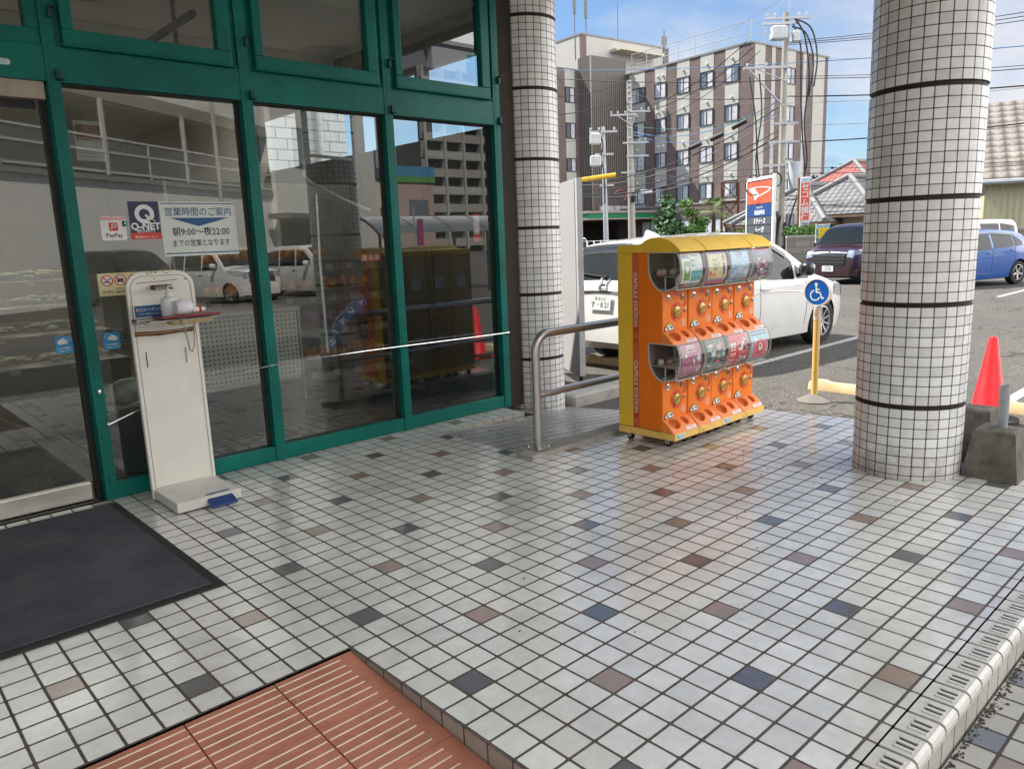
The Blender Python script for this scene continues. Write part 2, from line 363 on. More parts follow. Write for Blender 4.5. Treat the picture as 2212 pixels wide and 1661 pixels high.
def asphalt():
    mt, t, p, L = newmat('asphalt')
    vo = nn(t, 'ShaderNodeTexVoronoi'); g = nn(t, 'ShaderNodeTexCoord'); vo.inputs['Scale'].default_value = 62; L(g.outputs['Object'], vo.inputs['Vector'])
    big = noise(t, .35, 6, .6); sm = noise(t, 190, 3, .7)
    st = nn(t, 'ShaderNodeSeparateColor'); L(vo.outputs['Color'], st.inputs[0])
    c = ramp(t, st.outputs[0], [(.0, (.044,.042,.040)), (.6, (.088,.082,.074)), (1, (.20,.185,.155))])
    c = mixcol(t, 1.0, c, ramp(t, big, [(.3, (.72,.72,.74)), (.7, (1.25,1.2,1.1))]), 'MULTIPLY')
    c = mixcol(t, .4, c, ramp(t, sm, [(.4, (.02,.02,.02)), (.7, (.20,.19,.17))]))
    # oil spots, patched areas and a few fine cracks
    oil = ramp(t, noise(t, .9, 5, .6), [(.64, (0,0,0)), (.72, (1,1,1))]); c = mixcol(t, math_(t, 'MULTIPLY', oil, .45), c, (.025,.024,.024))
    cv_ = nn(t, 'ShaderNodeTexVoronoi', feature='DISTANCE_TO_EDGE'); cv_.inputs['Scale'].default_value = .32; wv = nn(t, 'ShaderNodeVectorMath', operation='ADD'); nv = nn(t, 'ShaderNodeTexNoise'); nv.inputs['Scale'].default_value = 2.2; L(g.outputs['Object'], nv.inputs['Vector']); L(g.outputs['Object'], wv.inputs[0]); L(nv.outputs['Color'], wv.inputs[1]); L(wv.outputs[0], cv_.inputs['Vector'])
    ck = math_(t, 'LESS_THAN', cv_.outputs['Distance'], .006); c = mixcol(t, math_(t, 'MULTIPLY', ck, .7), c, (.018,.017,.016))
    L(c, p.inputs['Base Color']); p.inputs['Roughness'].default_value = .9
    L(bump(t, math_(t, 'ADD', st.outputs[0], sm), .8, .006), p.inputs['Normal']); return mt
ASPH = asphalt()
# ground: one sheet to the horizon, denser near by
b = MB()
S_ = [-1500, -300, -60, -20, -8, 0, 8, 20, 60, 300, 1500]
b.grid([[V((x, y, LOT-.02)) for x in S_] for y in S_])
struct(b.build('parking_lot', ASPH))
# lower tiled walkway in front of the step
b = MB(); b.box((-4, -3.75, LOT-.10), (4.15, -2.562, LOT-.008)); struct(b.build('lower_walkway', WALK))
b = MB()
for k in range(1500):
    x = -.9+4.4*random.random(); r = .0015+.0045*random.random()**2; b.ball((x, -2.567-.022*abs(random.gauss(0, .6)), LOT-.006), r, 4, (1.3, 1, .7))
tag(b.build('grit', M('gutter_grit', (.07,.06,.05), .95, var=.5, scale=80)), 'line of dark grit gathered at the foot of the tiled step', 'grit', kind='stuff')

# platform: top sheet with the openings for the two ramps left out
def flat(b, pts, z): b.add([V((x, y, z)) for x, y in pts], [tuple(range(len(pts)))])
RX = 2.06
EDGE = [(4.24, .34), (4.30, -.25), (4.374, -.79), (4.34, -1.4), (4.22, -2.0), (4.10, -2.45)]
b = MB()
flat(b, [(-7, -.885), (-.115, -.885), (-.115, -2.452), *EDGE[::-1], (4.24, .34), (RX, .34), (RX, 1.43), (2.99, 1.43), (2.99, 1.695), (-7, 1.695)], 0)
# sides going down to the lot
ed = [(-.115, -2.425)]
for (x0, y0), (x1, y1) in zip(EDGE[:-1], EDGE[1:]): b.quad((x0, y0, 0), (x1, y1, 0), (x1, y1, LOT-.1), (x0, y0, LOT-.1))
struct(b.build('tiled_platform', FLOOR, recalc=False))
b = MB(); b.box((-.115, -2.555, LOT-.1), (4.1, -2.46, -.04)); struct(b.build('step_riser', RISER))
# nosing: one rounded, grooved tile per module along the edge of the step
NOSE = M('nosing_glaze', (.60,.585,.54), .3, var=.06, scale=30, dirt=.25)
GROOVE = M('nosing_groove', (.028,.025,.022), .9)
b = MB()
for k in range(-1, 39):
    x0, x1 = k*T+.002, k*T+T-.0095
    if x0 < -.114: x0 = -.112
    prof = [(-2.457, -.036), (-2.457, .0), (-2.527, .0015), (-2.549, .001), (-2.560, -.006), (-2.565, -.018), (-2.565, -.036)]
    b.m(0); b.loft([[V((x0, y, z)) for y, z in prof], [V((x1, y, z)) for y, z in prof]], True, True)
    yj = -2.46 + random.uniform(-.002, .002); chip = random.random()
    for q in range(3):
        xa = x0+.024+q*.026
        b.m(0); b.box((xa-.0065, -2.540, .0), (xa+.0065, -2.487, .0042))
        if q < 2: b.m(1); b.box((xa+.0065, -2.537, .0005), (xa+.0175, -2.489, .0024))
b.m(1); b.box((-.115, -2.560, -.042), (4.1, -2.456, -.0375)); b.box((-.1148, -2.552, -.0375), (4.1, -2.4535, -.012))
struct(b.build('step_nosing', [NOSE, GROOVE], bevel=.0012))
# red ramp going down from the door mat side
TERRA = M('terracotta', (.41,.165,.105), .62, var=.18, scale=9, dirt=.18, dirtcol=(.16,.07,.05), bmp=.25, bscale=45)
TGROUT = M('terracotta_joint', (.17,.11,.085), .9, var=.3)
RIB = M('terracotta_rib', (.55,.44,.36), .6, var=.12, scale=25)
def rz(y): return -.006 + (y+.885)*(.125/1.65)
b = MB()
SL = .30
for i in range(12):
    for j in range(6):
        x1 = -.118 - i*SL - .002; x0 = x1-SL+.004; y1 = -.888-j*SL-.002; y0 = y1-SL+.004
        b.m(0); b.loft([[V((x0, y, rz(y)-.03)), V((x1, y, rz(y)-.03)), V((x1, y, rz(y))), V((x0, y, rz(y)))] for y in (y0, y1)], True, True)
        xr = x1-.055 if i == 0 else x1-.001; xl = x0+.001
        for k in range(7):
            y = y1-.026-k*.0405
            if y < y0+.01: continue
            b.m(2); z = rz(y)
            P_ = [V((0, y-.0035, z-.001)), V((0, y-.0016, z+.0028)), V((0, y+.0016, z+.0028)), V((0, y+.0035, z-.001))]
            b.loft([[p+V((xl, 0, 0)) for p in P_], [p+V((xr-.004, 0, 0)) for p in P_], [V((xr, y, z-.001))]*4], True, True)
b.m(1); b.add([V((-3.8, -.885, rz(-.885)-.006)), V((-.115, -.885, rz(-.885)-.006)), V((-.115, -2.7, rz(-2.7)-.006)), V((-3.8, -2.7, rz(-2.7)-.006))], [(0, 1, 2, 3)])
struct(b.build('terracotta_ramp', [TERRA, TGROUT, RIB], recalc=True))
b = MB(); b.add([V((-.1155, -.885, -.001)), V((-.1155, -2.43, -.001)), V((-.1155, -2.43, -.2)), V((-.1155, -.885, -.2))], [(0, 1, 2, 3)])
struct(b.build('ramp_side', RISERY))
# ribbed wheelchair ramp, its kerb and the tapering upstand along the shop wall
b = MB(); z1 = LOT-.004
b.add([V((RX, .34, -.001)), V((RX, 1.43, -.001)), V((3.2, 1.5, -.075)), V((3.2, .34, -.075)), V((3.85, 1.52, z1)), V((4.36, .34, z1)), V((3.2, 1.95, -.075)), V((3.75, 1.95, z1))], [(0, 3, 2, 1), (3, 5, 4, 2), (2, 4, 7, 6)])
struct(b.build('ribbed_ramp', RAMPT))
b = MB(); b.add([V((RX-.02, 1.4295, 0)), V((2.99, 1.4295, 0)), V((2.99, 1.4295, -.16)), V((RX-.02, 1.4295, -.16))], [(0, 1, 2, 3)])
b.add([V((2.99, 1.4295, 0)), V((2.99, 1.695, 0)), V((2.99, 1.695, -.16)), V((2.99, 1.4295, -.16))], [(0, 1, 2, 3)])
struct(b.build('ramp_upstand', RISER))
CONC = M('concrete', (.36,.345,.31), .85, var=.16, scale=7, dirt=.3, bmp=.35, bscale=90)
b = MB(); b.rbox((2.005, .318, -.14), (4.30, .478, .03), .008); struct(b.build('ramp_kerb', CONC))
b = MB()
for k in range(110):
    x, y = random.gauss(2.75, .5), random.gauss(-1.05, .35)
    if k > 70: x, y = random.uniform(.2, 3.6), random.uniform(-2.2, 1.4)
    if (x-3.38)**2+(y+1.53)**2 < .11 or (x > 2.0 and y > .3): continue
    b.ball((x, y, .002), random.uniform(.0015, .0055), 4, (1.4, 1, .6))
tag(b.build('litter_specks', M('gutter_grit', (.07,.06,.05), .95)), 'tiny dark specks of grit scattered on the tiles before the column', 'grit', kind='stuff')
# ================================================================== SHOP FRONT
GREEN = M('green_enamel', (.002,.150,.122), .42, var=.22, scale=3, dirt=.22, dirtcol=(.012,.10,.075), dscale=5, spec=.28)
DARKF = M('dark_frame', (.015,.016,.016), .5)
GLASS = glassmat('window_glass', tint=(.72,.77,.75), ior=2.2, dirt=.07)
SEAL = M('sealant', (.035,.027,.022), .8)
INW = M('shop_plaster', (.55,.52,.46), .8, var=.05)
shop = thing('shop_front', 'glazed shop front with dark green metal frames and tall panes', 'shop front', (0, 1.72, 0))
def P(name, b, mats, **k): return b.build(name, mats, shop, loc='world', **k)
GY = 1.745
MX = [(-.245, -.18), (.845, .918), (1.93, 2.0), (3.0, 3.07)]
TOPZ = 3.46
for (a, c) in MX:
    b = MB(); b.box((a, 1.68, 0), (c, 1.83, TOPZ)); b.box((a-.004, 1.70, .11), (a, 1.80, 2.38)); 
    b.box((a+.022, 1.6785, .0), (a+.025, 1.681, TOPZ))
    P('mullion', b, [GREEN], bevel=.004)
b = MB(); b.box((-3.4, 1.68, 0), (-3.33, 1.83, TOPZ)); P('mullion', b, [GREEN], bevel=.004)
for (a, c) in ((-.18, .845), (.918, 1.93), (2.0, 3.0)):
    b = MB(); b.box((a, 1.686, .004), (c, 1.80, .104)); P('bottom_rail', b, [GREEN], bevel=.004)
    b = MB(); b.m(0).box((a, 1.683, 2.392), (c, 1.82, 2.577)).m(1).box((a, 1.70, 2.384), (c, 1.80, 2.392)); P('transom', b, [GREEN, DARKF], bevel=.003)
    # lower pane
    b = MB(); b.quad((a+.012, GY, .106), (c-.012, GY, .106), (c-.012, GY, 2.386), (a+.012, GY, 2.386)); pane = P('pane', b, [GLASS], recalc=False)
    b = MB(); b.box((a, 1.735, .104), (a+.013, 1.757, 2.388)); b.box((c-.03, 1.735, .104), (c, 1.757, 2.388)); b.box((a, 1.735, .104), (c, 1.757, .112)); P('gasket', b, [DARKF])
    b = MB(); b.box((a, 1.692, 2.577), (c, 1.79, 2.604)); P('upper_sill', b, [GREEN])
    # projecting sash of the upper light
    s0, s1 = a+.035, c-.045
    b = MB(); b.box((s0, 1.655, 2.588), (s1, 1.72, 2.672)); b.box((s0, 1.655, 3.33), (s1, 1.72, 3.40)); b.box((s0, 1.655, 2.672), (s0+.06, 1.72, 3.33)); b.box((s1-.085, 1.655, 2.672), (s1, 1.72, 3.33))
    b.box((s0-.012, 1.645, 2.58), (s1+.012, 1.70, 2.592))
    sash = P('window_sash', b, [GREEN], bevel=.006)
    b = MB(); b.quad((s0+.06, 1.70, 2.672), (s1-.085, 1.70, 2.672), (s1-.085, 1.70, 3.33), (s0+.06, 1.70, 3.33)); pn = b.build('pane', [GLASS], sash, recalc=False)
    pn.data.transform(Matrix.Translation((0, -1.72, 0)))
    b = MB(); b.box((a, 1.69, 3.40), (c, 1.80, TOPZ)); b.box((a, 1.70, 2.577), (s0, 1.79, 3.40)); b.box((s1, 1.70, 2.577), (c, 1.79, 3.40)); P('upper_frame', b, [GREEN], bevel=.003)
# left bay over the door
b = MB(); b.box((-3.33, 1.683, 2.392), (-.245, 1.82, 2.577)); P('transom', b, [GREEN], bevel=.003)
b = MB(); b.box((-3.33, 1.69, 2.577), (-.245, 1.78, 2.66)); b.box((-.31, 1.69, 2.66), (-.245, 1.78, TOPZ)); b.box((-3.33, 1.69, 3.40), (-.245, 1.78, TOPZ)); P('upper_frame', b, [GREEN], bevel=.004)
b = MB(); b.quad((-3.33, 1.73, 2.66), (-.31, 1.73, 2.66), (-.31, 1.73, 3.40), (-3.33, 1.73, 3.40)); P('pane', b, [GLASS], recalc=False)
b = MB(); b.box((-3.33, 1.70, 2.30), (-.26, 1.78, 2.39)); P('door_header', b, [M('door_header_board', (.42,.37,.30), .6, var=.2, scale=4)])
for a, c in MX:
    for z in (2.40, 2.72):
        b = MB(); b.box((c-.022, 1.655, z), (c-.002, 1.684, z+.055)); b.box((c-.022, 1.63, z+(.05 if z > 2.5 else 0)), (c+.012, 1.684, z+(.055 if z > 2.5 else .005))); P('bracket', b, [M('bracket_green', (.004,.05,.04), .5)])
b = MB(); b.box((3.07, 1.72, -.02), (3.26, 1.86, TOPZ)); P('sealant_strip', b, [SEAL])
b = MB(); b.box((-3.4, 1.70, TOPZ), (3.4, 1.84, 3.62)); P('head_beam', b, [GREEN])
# sliding door leaf
dl = thing('sliding_door', 'sliding glass door with a dark edge and brushed steel bottom rail', 'door', (-1.3, 1.80, 0))
b = MB(); b.quad((-2.3, 1.79, .112), (-.278, 1.79, .112), (-.278, 1.79, 2.30), (-2.3, 1.79, 2.30)); b.build('pane', [GLASS], dl, loc='world', recalc=False)
b = MB(); b.box((-.278, 1.765, .0), (-.250, 1.815, 2.30)); b.box((-2.34, 1.765, 0), (-2.30, 1.815, 2.30)); b.box((-2.30, 1.77, 2.26), (-.30, 1.81, 2.30)); b.build('door_stile', [DARKF], dl, loc='world')
b = MB(); b.box((-2.30, 1.76, .012), (-.30, 1.82, .115)); b.build('kick_rail', [M('kick_steel', (.74,.71,.65), .32, .7)], dl, loc='world', bevel=.003)
b = MB(); b.box((-3.33, 1.71, -.001), (-.25, 1.86, .006)); struct(b.build('door_track', [DARKF]))
b = MB(); b.lathe([(.001, 0), (.011, .0), (.011, .006), (.006, .008), (.001, .008)], (0, 0, 0), 14, Matrix.Translation((-.205, 1.68, .665)) @ Matrix.Rotation(pi/2, 4, 'X')); P('lock', b, [CHROME], smooth=True)

# ---- inside the shop: floor, walls, ceiling, lobby side screen
b = MB(); b.box((-6, 1.80, -.05), (3.25, 13.2, -.004)); struct(b.build('shop_floor', INFLOOR))
b = MB(); b.box((-6.2, 1.9, 0), (-6, 13.2, 3.5)); b.box((-6, 13.2, 0), (3.25, 13.4, 3.5)); b.box((3.15, 6.46, 0), (3.25, 13.2, 3.5)); tag(b.build('shop_wall', INW), 'pale inner walls of the shop seen through the glass', 'wall')
b = MB()
for lo, hi in (((-6,1.84,3.42),(3.25,4.5,3.55)),((-6,6.9,3.42),(3.25,13.3,3.55)),((-6,4.5,3.42),(-4,6.9,3.55)),((2.6,4.5,3.42),(3.25,6.9,3.55))): b.box(lo, hi)
tag(b.build('shop_ceiling', M('ceiling_board', (.85,.82,.77), .85, var=.04)), 'plain pale ceiling inside the shop', 'ceiling')
for (x, y) in ((.55, 3.6), (-.9, 5.4), (2.0, 6.0)):
    r = thing('downlight', 'unlit round downlight in the shop ceiling, '+{.55: 'just behind the glass', -.9: 'over the produce', 2.0: 'deep in the shop'}[x], 'downlight', (x, y, 3.42), 0, 'shop ceiling downlights')
    b = MB(); b.lathe([(.085, 0), (.12, -.004), (.12, -.012), (.09, -.016)], (0, 0, 0), 24, cap=False); b.build('rim', WHITE, r, smooth=True)
    b = MB(); b.lathe([(.085, -.003), (.001, -.002)], (0, 0, 0), 20); b.build('lamp_well', M('lamp_well', (.03,.03,.03), .4), r)
b = MB()
b.tube([(.25, 3.2, 3.42), (.25, 3.2, 2.96), (1.6, 3.2, 2.96)], .018, 8); b.tube([(1.05, 3.2, 3.42), (1.05, 3.2, 2.96)], .018, 8); b.tube([(.72, 3.2, 2.96), (.72, 2.0, 2.96)], .026, 8)
tag(b.build('hanging_pipe', M('dark_pipe', (.05,.045,.04), .5)), 'dark hanging pipe with drop rods under the shop ceiling', 'pipe')
b = MB(); b.box((-4.2, 4.3, 2.95), (3.1, 4.42, 3.62)); tag(b.build('shop_baffle', INW), 'pale bulkhead added under the shop ceiling to hide the bright panel', 'baffle')  # added board that hides the bright ceiling panel from the upper panes
lob = thing('lobby_screen', 'dark framed glass side screen of the entrance lobby', 'screen', (3.2, 4.0, 0))
for y in (2.9, 4.1, 5.3, 6.4):
    b = MB(); b.box((3.15, y-.05, 0), (3.25, y+.05, 3.42)); b.build('post', DARKF, lob, loc='world')
for z0, z1 in ((0, .1), (2.2, 2.42), (3.05, 3.42)):
    b = MB(); b.box((3.16, 1.9, z0), (3.24, 6.4, z1)); b.build('rail', DARKF, lob, loc='world')
b = MB(); b.box((3.17, 1.9, .1), (3.23, 6.4, 2.2)); b.build('solid_panel', M('lobby_panel', (.05,.045,.04), .5), lob, loc='world')

# ---- roof over the entrance: soffit boards, fascia and downlights
SOF = M('soffit_board', (.84,.82,.77), .85, var=.05)
def punched():
    mt, t, p, L = newmat('punched_soffit'); g = nn(t, 'ShaderNodeTexCoord'); s = nn(t, 'ShaderNodeSeparateXYZ'); L(g.outputs['Object'], s.inputs['Vector'])
    fx = math_(t, 'SUBTRACT', math_(t, 'FRACT', math_(t, 'DIVIDE', s.outputs['X'], .045)), .5); fy = math_(t, 'SUBTRACT', math_(t, 'FRACT', math_(t, 'DIVIDE', s.outputs['Y'], .045)), .5)
    r = math_(t, 'SQRT', math_(t, 'ADD', math_(t, 'MULTIPLY', fx, fx), math_(t, 'MULTIPLY', fy, fy)))
    L(mixcol(t, math_(t, 'LESS_THAN', r, .27), (.84,.82,.77), (.05,.05,.05)), p.inputs['Base Color']); p.inputs['Roughness'].default_value = .8; return mt
can = thing('entrance_canopy', 'deep pale canopy roof over the tiled entrance, seen mirrored in the upper glass', 'canopy', (0, -1, 3.6))
b = MB(); b.box((-9, -3.3, 3.64), (4.0, 1.68, 4.15)); b.build('roof', SOF, can, loc='world')
b = MB(); b.box((-9, -3.33, 3.56), (4.03, -3.3, 4.18)); b.box((4.0, -3.3, 3.56), (4.03, 1.68, 4.18)); b.build('fascia', M('fascia_metal', (.60,.58,.53), .5), can, loc='world')
for y0, y1 in ((-2.9, -1.7), (-1.2, .0), (.3, 1.3)):
    b = MB(); b.box((-8.8, y0, 3.628), (3.8, y1, 3.64)); b.build('soffit_panel', punched(), can, loc='world')
for x, y in ((2.9, .4), (.2, .4), (2.9, -2.2), (.2, -2.2)):
    b = MB(); b.lathe([(.10, -.0), (.155, -.004), (.16, -.02), (.11, -.024), (.10, -.004), (.001, -.002)], (x, y, 3.628), 24); b.build('recessed_lamp', M('lamp_ring', (.75,.72,.62), .4), can, loc='world', smooth=True)
mt_, t_, p_, L_ = newmat('diffuser_sheet'); tl_ = nn(t_, 'ShaderNodeBsdfTranslucent'); tl_.inputs['Color'].default_value = (.85,.84,.80,1); L_(tl_.outputs[0], t_.nodes['Material Output'].inputs['Surface'])
b = MB(); b.quad((-4,4.5,3.60),(2.6,4.5,3.60),(2.6,6.9,3.60),(-4,6.9,3.60)); tag(b.build('diffuser', mt_, recalc=False), 'milky rooflight added over the produce stands to light the shop', 'diffuser')  # added translucent sheet, lets sun in to brighten the produce
b = MB()
for lo, hi in (((-12,1.84,3.62),(3.35,2.1,4.9)),((-12,13.7,3.62),(3.35,14,4.9)),((3.1,2.1,3.62),(3.35,13.7,4.9)),((-12,2.1,3.62),(-11.7,13.7,4.9)),((-11.7,2.1,3.62),(3.1,4.5,3.75)),((-11.7,6.9,3.62),(3.1,13.7,3.75)),((-11.7,4.5,3.62),(-4,6.9,3.75)),((2.6,4.5,3.62),(3.1,6.9,3.75))): b.box(lo, hi)
tag(b.build('shop_upper_wall', M('shop_render', (.55,.52,.47), .8)), 'pale upper wall of the shop above its glazed front', 'wall')
b = MB(); b.box((-12, 1.72, 0), (-3.4, 1.84, 3.62)); tag(b.build('shop_side_wall', M('shop_render', (.55,.52,.47), .8)), 'pale shop wall left of the sliding door', 'wall')

# ---- tiled round columns
def column(c, R_, z0, z1, band0, label, name='tiled_column'):
    tm = tilemat('column_tiles' + str(band0), 28, .556/10, .044, (.86,.86,.86), (.075,.062,.058), axis='CYL', rough=.28, off=(0, band0+.012), wear=.06, spk=.02, splash=z0, vary=.17)
    prof = [(R_, z0)]; zs = [band0+.58*k for k in range(-1, 8) if z0+.03 < band0+.58*k < z1-.03]
    b = MB(); n = 72; last = z0
    for z in zs+[z1+.012]:
        b.m(0).lathe([(R_-.003, last), (R_, last+.002), (R_, z-.014), (R_-.003, z-.012)], (0, 0, 0), n, cap=False)
        if z < z1: b.m(1).lathe([(R_-.003, z-.012), (R_-.009, z-.011), (R_-.009, z+.011), (R_-.003, z+.012)], (0, 0, 0), n, cap=False)
        last = z+.012
    o = b.build(name, [tm, M('column_joint', (.022,.013,.011), .7)], smooth=True, angle=30); o.location = (c[0], c[1], 0)
    return tag(o, label, 'column', 'tiled round columns')
column((3.38, -1.53), .295, -.002, 3.63, .43, 'round white tiled column at the right beside the concrete block')
column((3.52, 1.84), .285, LOT-.02, 3.63, .39, 'round white tiled column at the end of the green shop front')
# ================================================================== THINGS BY THE DOOR
CARPET = M('carpet_pile', (.095,.100,.118), .98, var=.35, scale=260, bmp=.6, bscale=350, spec=.1)
def carpet():
    mt, t, p, L = newmat('door_carpet'); f = noise(t, 300, 3, .7); c = ramp(t, f, [(.32, (.050,.053,.064)), (.68, (.140,.147,.172))])
    w = ramp(t, noise(t, 2.0, 6, .65), [(.35, (.72,.72,.74)), (.68, (1.25,1.22,1.18))]); c = mixcol(t, 1.0, c, w, 'MULTIPLY'); l_ = ramp(t, noise(t, 95, 2, .6), [(.74, (0,0,0)), (.78, (1,1,1))]); c = mixcol(t, math_(t, 'MULTIPLY', l_, .5), c, (.34,.32,.29))
    L(c, p.inputs['Base Color']); p.inputs['Roughness'].default_value = 1; p.inputs['Specular IOR Level'].default_value = .1; L(bump(t, noise(t, 260, 4, .8), .9, .006), p.inputs['Normal']); return mt
t = thing('door_mat', 'large charcoal carpet mat with a black rubber border outside the sliding door', 'mat', (-1.2, .8, 0))
b = MB(); b.rbox((-2.6, -.012, .0005), (-.215, 1.60, .008), .004); b.build('rubber_border', [BLACK], t, loc='world')
b = MB(); b.rbox((-2.55, .035, .006), (-.262, 1.585, .014), .004); b.build('carpet', [carpet()], t, loc='world')
b = MB(); b.rbox((-3.0, 2.0, -.003), (-.62, 3.9, .008), .004); tag(b.build('lobby_mat', CARPET), 'black carpet mat inside the shop just behind the glass door', 'mat')

# ---- sanitiser stand
SW = M('stand_enamel', (.80,.785,.72), .42, var=.05, scale=5, dirt=.05, dirtcol=(.33,.22,.12), dscale=4)
RUST = M('rust', (.20,.085,.025), .9, var=.5, scale=40)
st = thing('sanitiser_stand', 'off white pedal stand with rounded top, rust streaks and a small shelf', 'stand', (.14, 1.48, 0))
def SP(name, b, mats, **k): return b.build(name, mats, st, loc='world', **k)
def rtop(x0, x1, z0, z1, r, y, n=8):
    return [V((x0, y, z0)), V((x1, y, z0))] + [V((x1-r+r*cos(a), y, z1-r+r*sin(a))) for a in [pi/2*i/n for i in range(n+1)]] + [V((x0+r-r*sin(a), y, z1-r+r*cos(a))) for a in [pi/2*i/n for i in range(n+1)]]
b = MB(); b.prism(rtop(-.047, .335, .004, 1.35, .095, 1.47), (0, .032, 0)); SP('panel', b, [SW], bevel=.004)
def frame_line(pts, r=.0014):
    b.tube(pts, r, 5)
b = MB()
q = rtop(-.026, .314, .07, 1.325, .075, 1.4695); frame_line(q+[q[0]]); frame_line([V((-.026, 1.4695, .985)), V((.314, 1.4695, .985))]); SP('panel_seam', b, [M('seam_dark', (.10,.085,.06), .8)])
b = MB(); b.rbox((-.04, 1.088, .008), (.332, 1.468, .066), .004); SP('base', b, [M('base_enamel', (.66,.65,.62), .35, var=.06, dirt=.2, dirtcol=(.22,.18,.13), dscale=12)], bevel=.002)
b = MB(); b.add([V(p) for p in ((.135,1.125,.072),(.275,1.125,.072),(.285,1.03,.018),(.125,1.03,.018),(.135,1.125,.058),(.275,1.125,.058),(.285,1.03,.006),(.125,1.03,.006))], [(0,1,2,3),(7,6,5,4),(0,3,7,4),(1,5,6,2),(3,2,6,7),(0,4,5,1)])
SP('pedal', b, [M('pedal_blue', (.022,.055,.19), .45, var=.2, scale=20)], bevel=.004)
for i, (x, c) in enumerate(((.015, (.05,.04,.03)), (.24, (.25,.2,.14)))):
    b = MB(); b.box((x-.003, 1.4685, .80), (x+.003, 1.472, .89)); SP('slot', b, [M('slot_dark%d' % i, c, .8)])
b = MB(); b.m(0).box((-.04, 1.38, 1.078), (.33, 1.47, 1.084)); b.box((-.04, 1.38, 1.06), (-.036, 1.47, 1.084)); b.box((.0, 1.27, 1.070), (.36, 1.47, 1.078)); SP('shelf', b, [M('shelf_steel', (.46,.46,.45), .4, .6)])
b = MB(); b.add([V((x, 1.4683, z)) for x, z in ((-.035,1.0),(.10,.995),(.30,1.001),(.31,1.012),(.24,1.006),(.1,1.004),(-.03,1.012))], [tuple(range(7))])
b.add([V((x, 1.4682, z)) for x, z in ((-.034,.985),(.1,.978),(.3,.988),(.3,.999),(.1,.992),(-.034,.998))], [tuple(range(6))])
b.add([V((x, 1.4684, z)) for x, z in ((.01,1.285),(.24,1.295),(.24,1.299),(.12,1.293),(.01,1.289))], [tuple(range(5))]); 
for k in range(26): 
    x = random.uniform(-.03, .31); z = 1.345-random.random()**3*.05 if abs(x-.14) < .09 else random.choice((1.0, 1.29))+random.gauss(0, .008); r = random.uniform(.001, .004)
    b.add([V((x+r*cos(a)*1.8, 1.4685, z+r*sin(a))) for a in (0, 1, 2, 3, 4, 5)], [tuple(range(6))])
SP('rust_streak', b, [RUST], recalc=False)
b = MB(); b.box((.085, 1.40, 1.268), (.185, 1.47, 1.272)); b.box((.085, 1.40, 1.245), (.089, 1.47, 1.27)); b.box((.181, 1.40, 1.245), (.185, 1.47, 1.27)); SP('pump_bracket', b, [M('rusty_bracket', (.10,.055,.03), .8, var=.4, scale=50)])
b = MB(); b.lathe([(.001, .0), (.010, .0), (.012, .004), (.008, .008), (.001, .009)], (0,0,0), 14, Matrix.Translation((.022, 1.47, 1.045)) @ Matrix.Rotation(pi/2, 4, 'X')); SP('screw_cap', b, [CHROME], smooth=True)
MAROON = M('maroon_tray', (.22,.045,.055), .45, var=.15, scale=20); FOAM = M('foam', (.48,.38,.20), .8, var=.25, scale=35, bmp=.4, bscale=60)
tr = thing('drip_tray', 'maroon drip tray over a crumpled yellow foam pad on the stand shelf', 'tray', (.22, 1.33, 1.078))
b = MB(); b.rbox((.055, 1.235, 1.086), (.385, 1.42, 1.096), .004); b.box((.055, 1.235, 1.094), (.385, 1.242, 1.102)); b.build('tray', [MAROON], tr, loc='world', bevel=.002)
b = MB(); b.rbox((.10, 1.25, 1.048), (.355, 1.33, 1.071), .01); b.build('foam_pad', [FOAM], tr, loc='world', bevel=.006)
PLW = M('milky_plastic', (.74,.76,.80), .35, var=.03)
pb = thing('pump_bottle', 'white pump bottle standing on the maroon tray under the rusty bracket', 'bottle', (.145, 1.36, 1.096))
b = MB(); b.lathe([(.001,0),(.046,.0),(.05,.006),(.05,.088),(.045,.10),(.03,.108),(.02,.112),(.001,.113)], (0,0,0), 24, Matrix.Diagonal((1,.8,1,1))); b.build('bottle_body', [PLW], pb, smooth=True)
b = MB(); b.lathe([(.001,.111),(.022,.111),(.022,.133),(.018,.136),(.001,.136)], (0,0,0), 18); b.build('cap', [WHITE], pb, smooth=True)
b = MB(); b.tube([(0,0,.134),(0,0,.166),(.004,0,.17),(.018,-.012,.168),(.03,-.022,.156),(.033,-.024,.145)], .006, 8); b.build('pump_nozzle', [WHITE], pb, smooth=True)
sb = thing('spray_bottle', 'white squeeze bottle lying on its side with a red ringed nozzle', 'bottle', (.15, 1.29, 1.096))
MX_ = Matrix.Translation((0, 0, .047)) @ Matrix.Rotation(R(3), 4, 'Z') @ Matrix.Rotation(pi/2, 4, 'Y')
b = MB(); b.lathe([(.001,-.005),(.038,-.004),(.044,.004),(.046,.03),(.045,.06),(.036,.085),(.02,.098),(.001,.10)], (0,0,0), 24, MX_); b.build('bottle_body', [PLW], sb, smooth=True)
b = MB(); b.m(0).lathe([(.001,.095),(.019,.095),(.017,.130)], (0,0,0), 18, Matrix.Translation((0,0,-.02)) @ MX_); b.m(1).lathe([(.0175,.130),(.018,.131),(.018,.143),(.0165,.144)], (0,0,0), 18, Matrix.Translation((0,0,-.02)) @ MX_); b.m(0).lathe([(.015,.144),(.012,.17),(.001,.171)], (0,0,0), 18, Matrix.Translation((0,0,-.02)) @ MX_)
b.build('nozzle', [WHITE, M('red_plastic', (.55,.02,.03), .4)], sb, smooth=True)
b = MB(); b.tube([(.008,1.25,1.098+.01),(.02+.14,1.243,1.085),(.175,1.25,1.03),(.20,1.30,.95),(.235,1.38,.885),(.262,1.42,.868),(.285,1.44,.90),(.30,1.455,1.0),(.305,1.46,1.06)][1:], .004, 8)
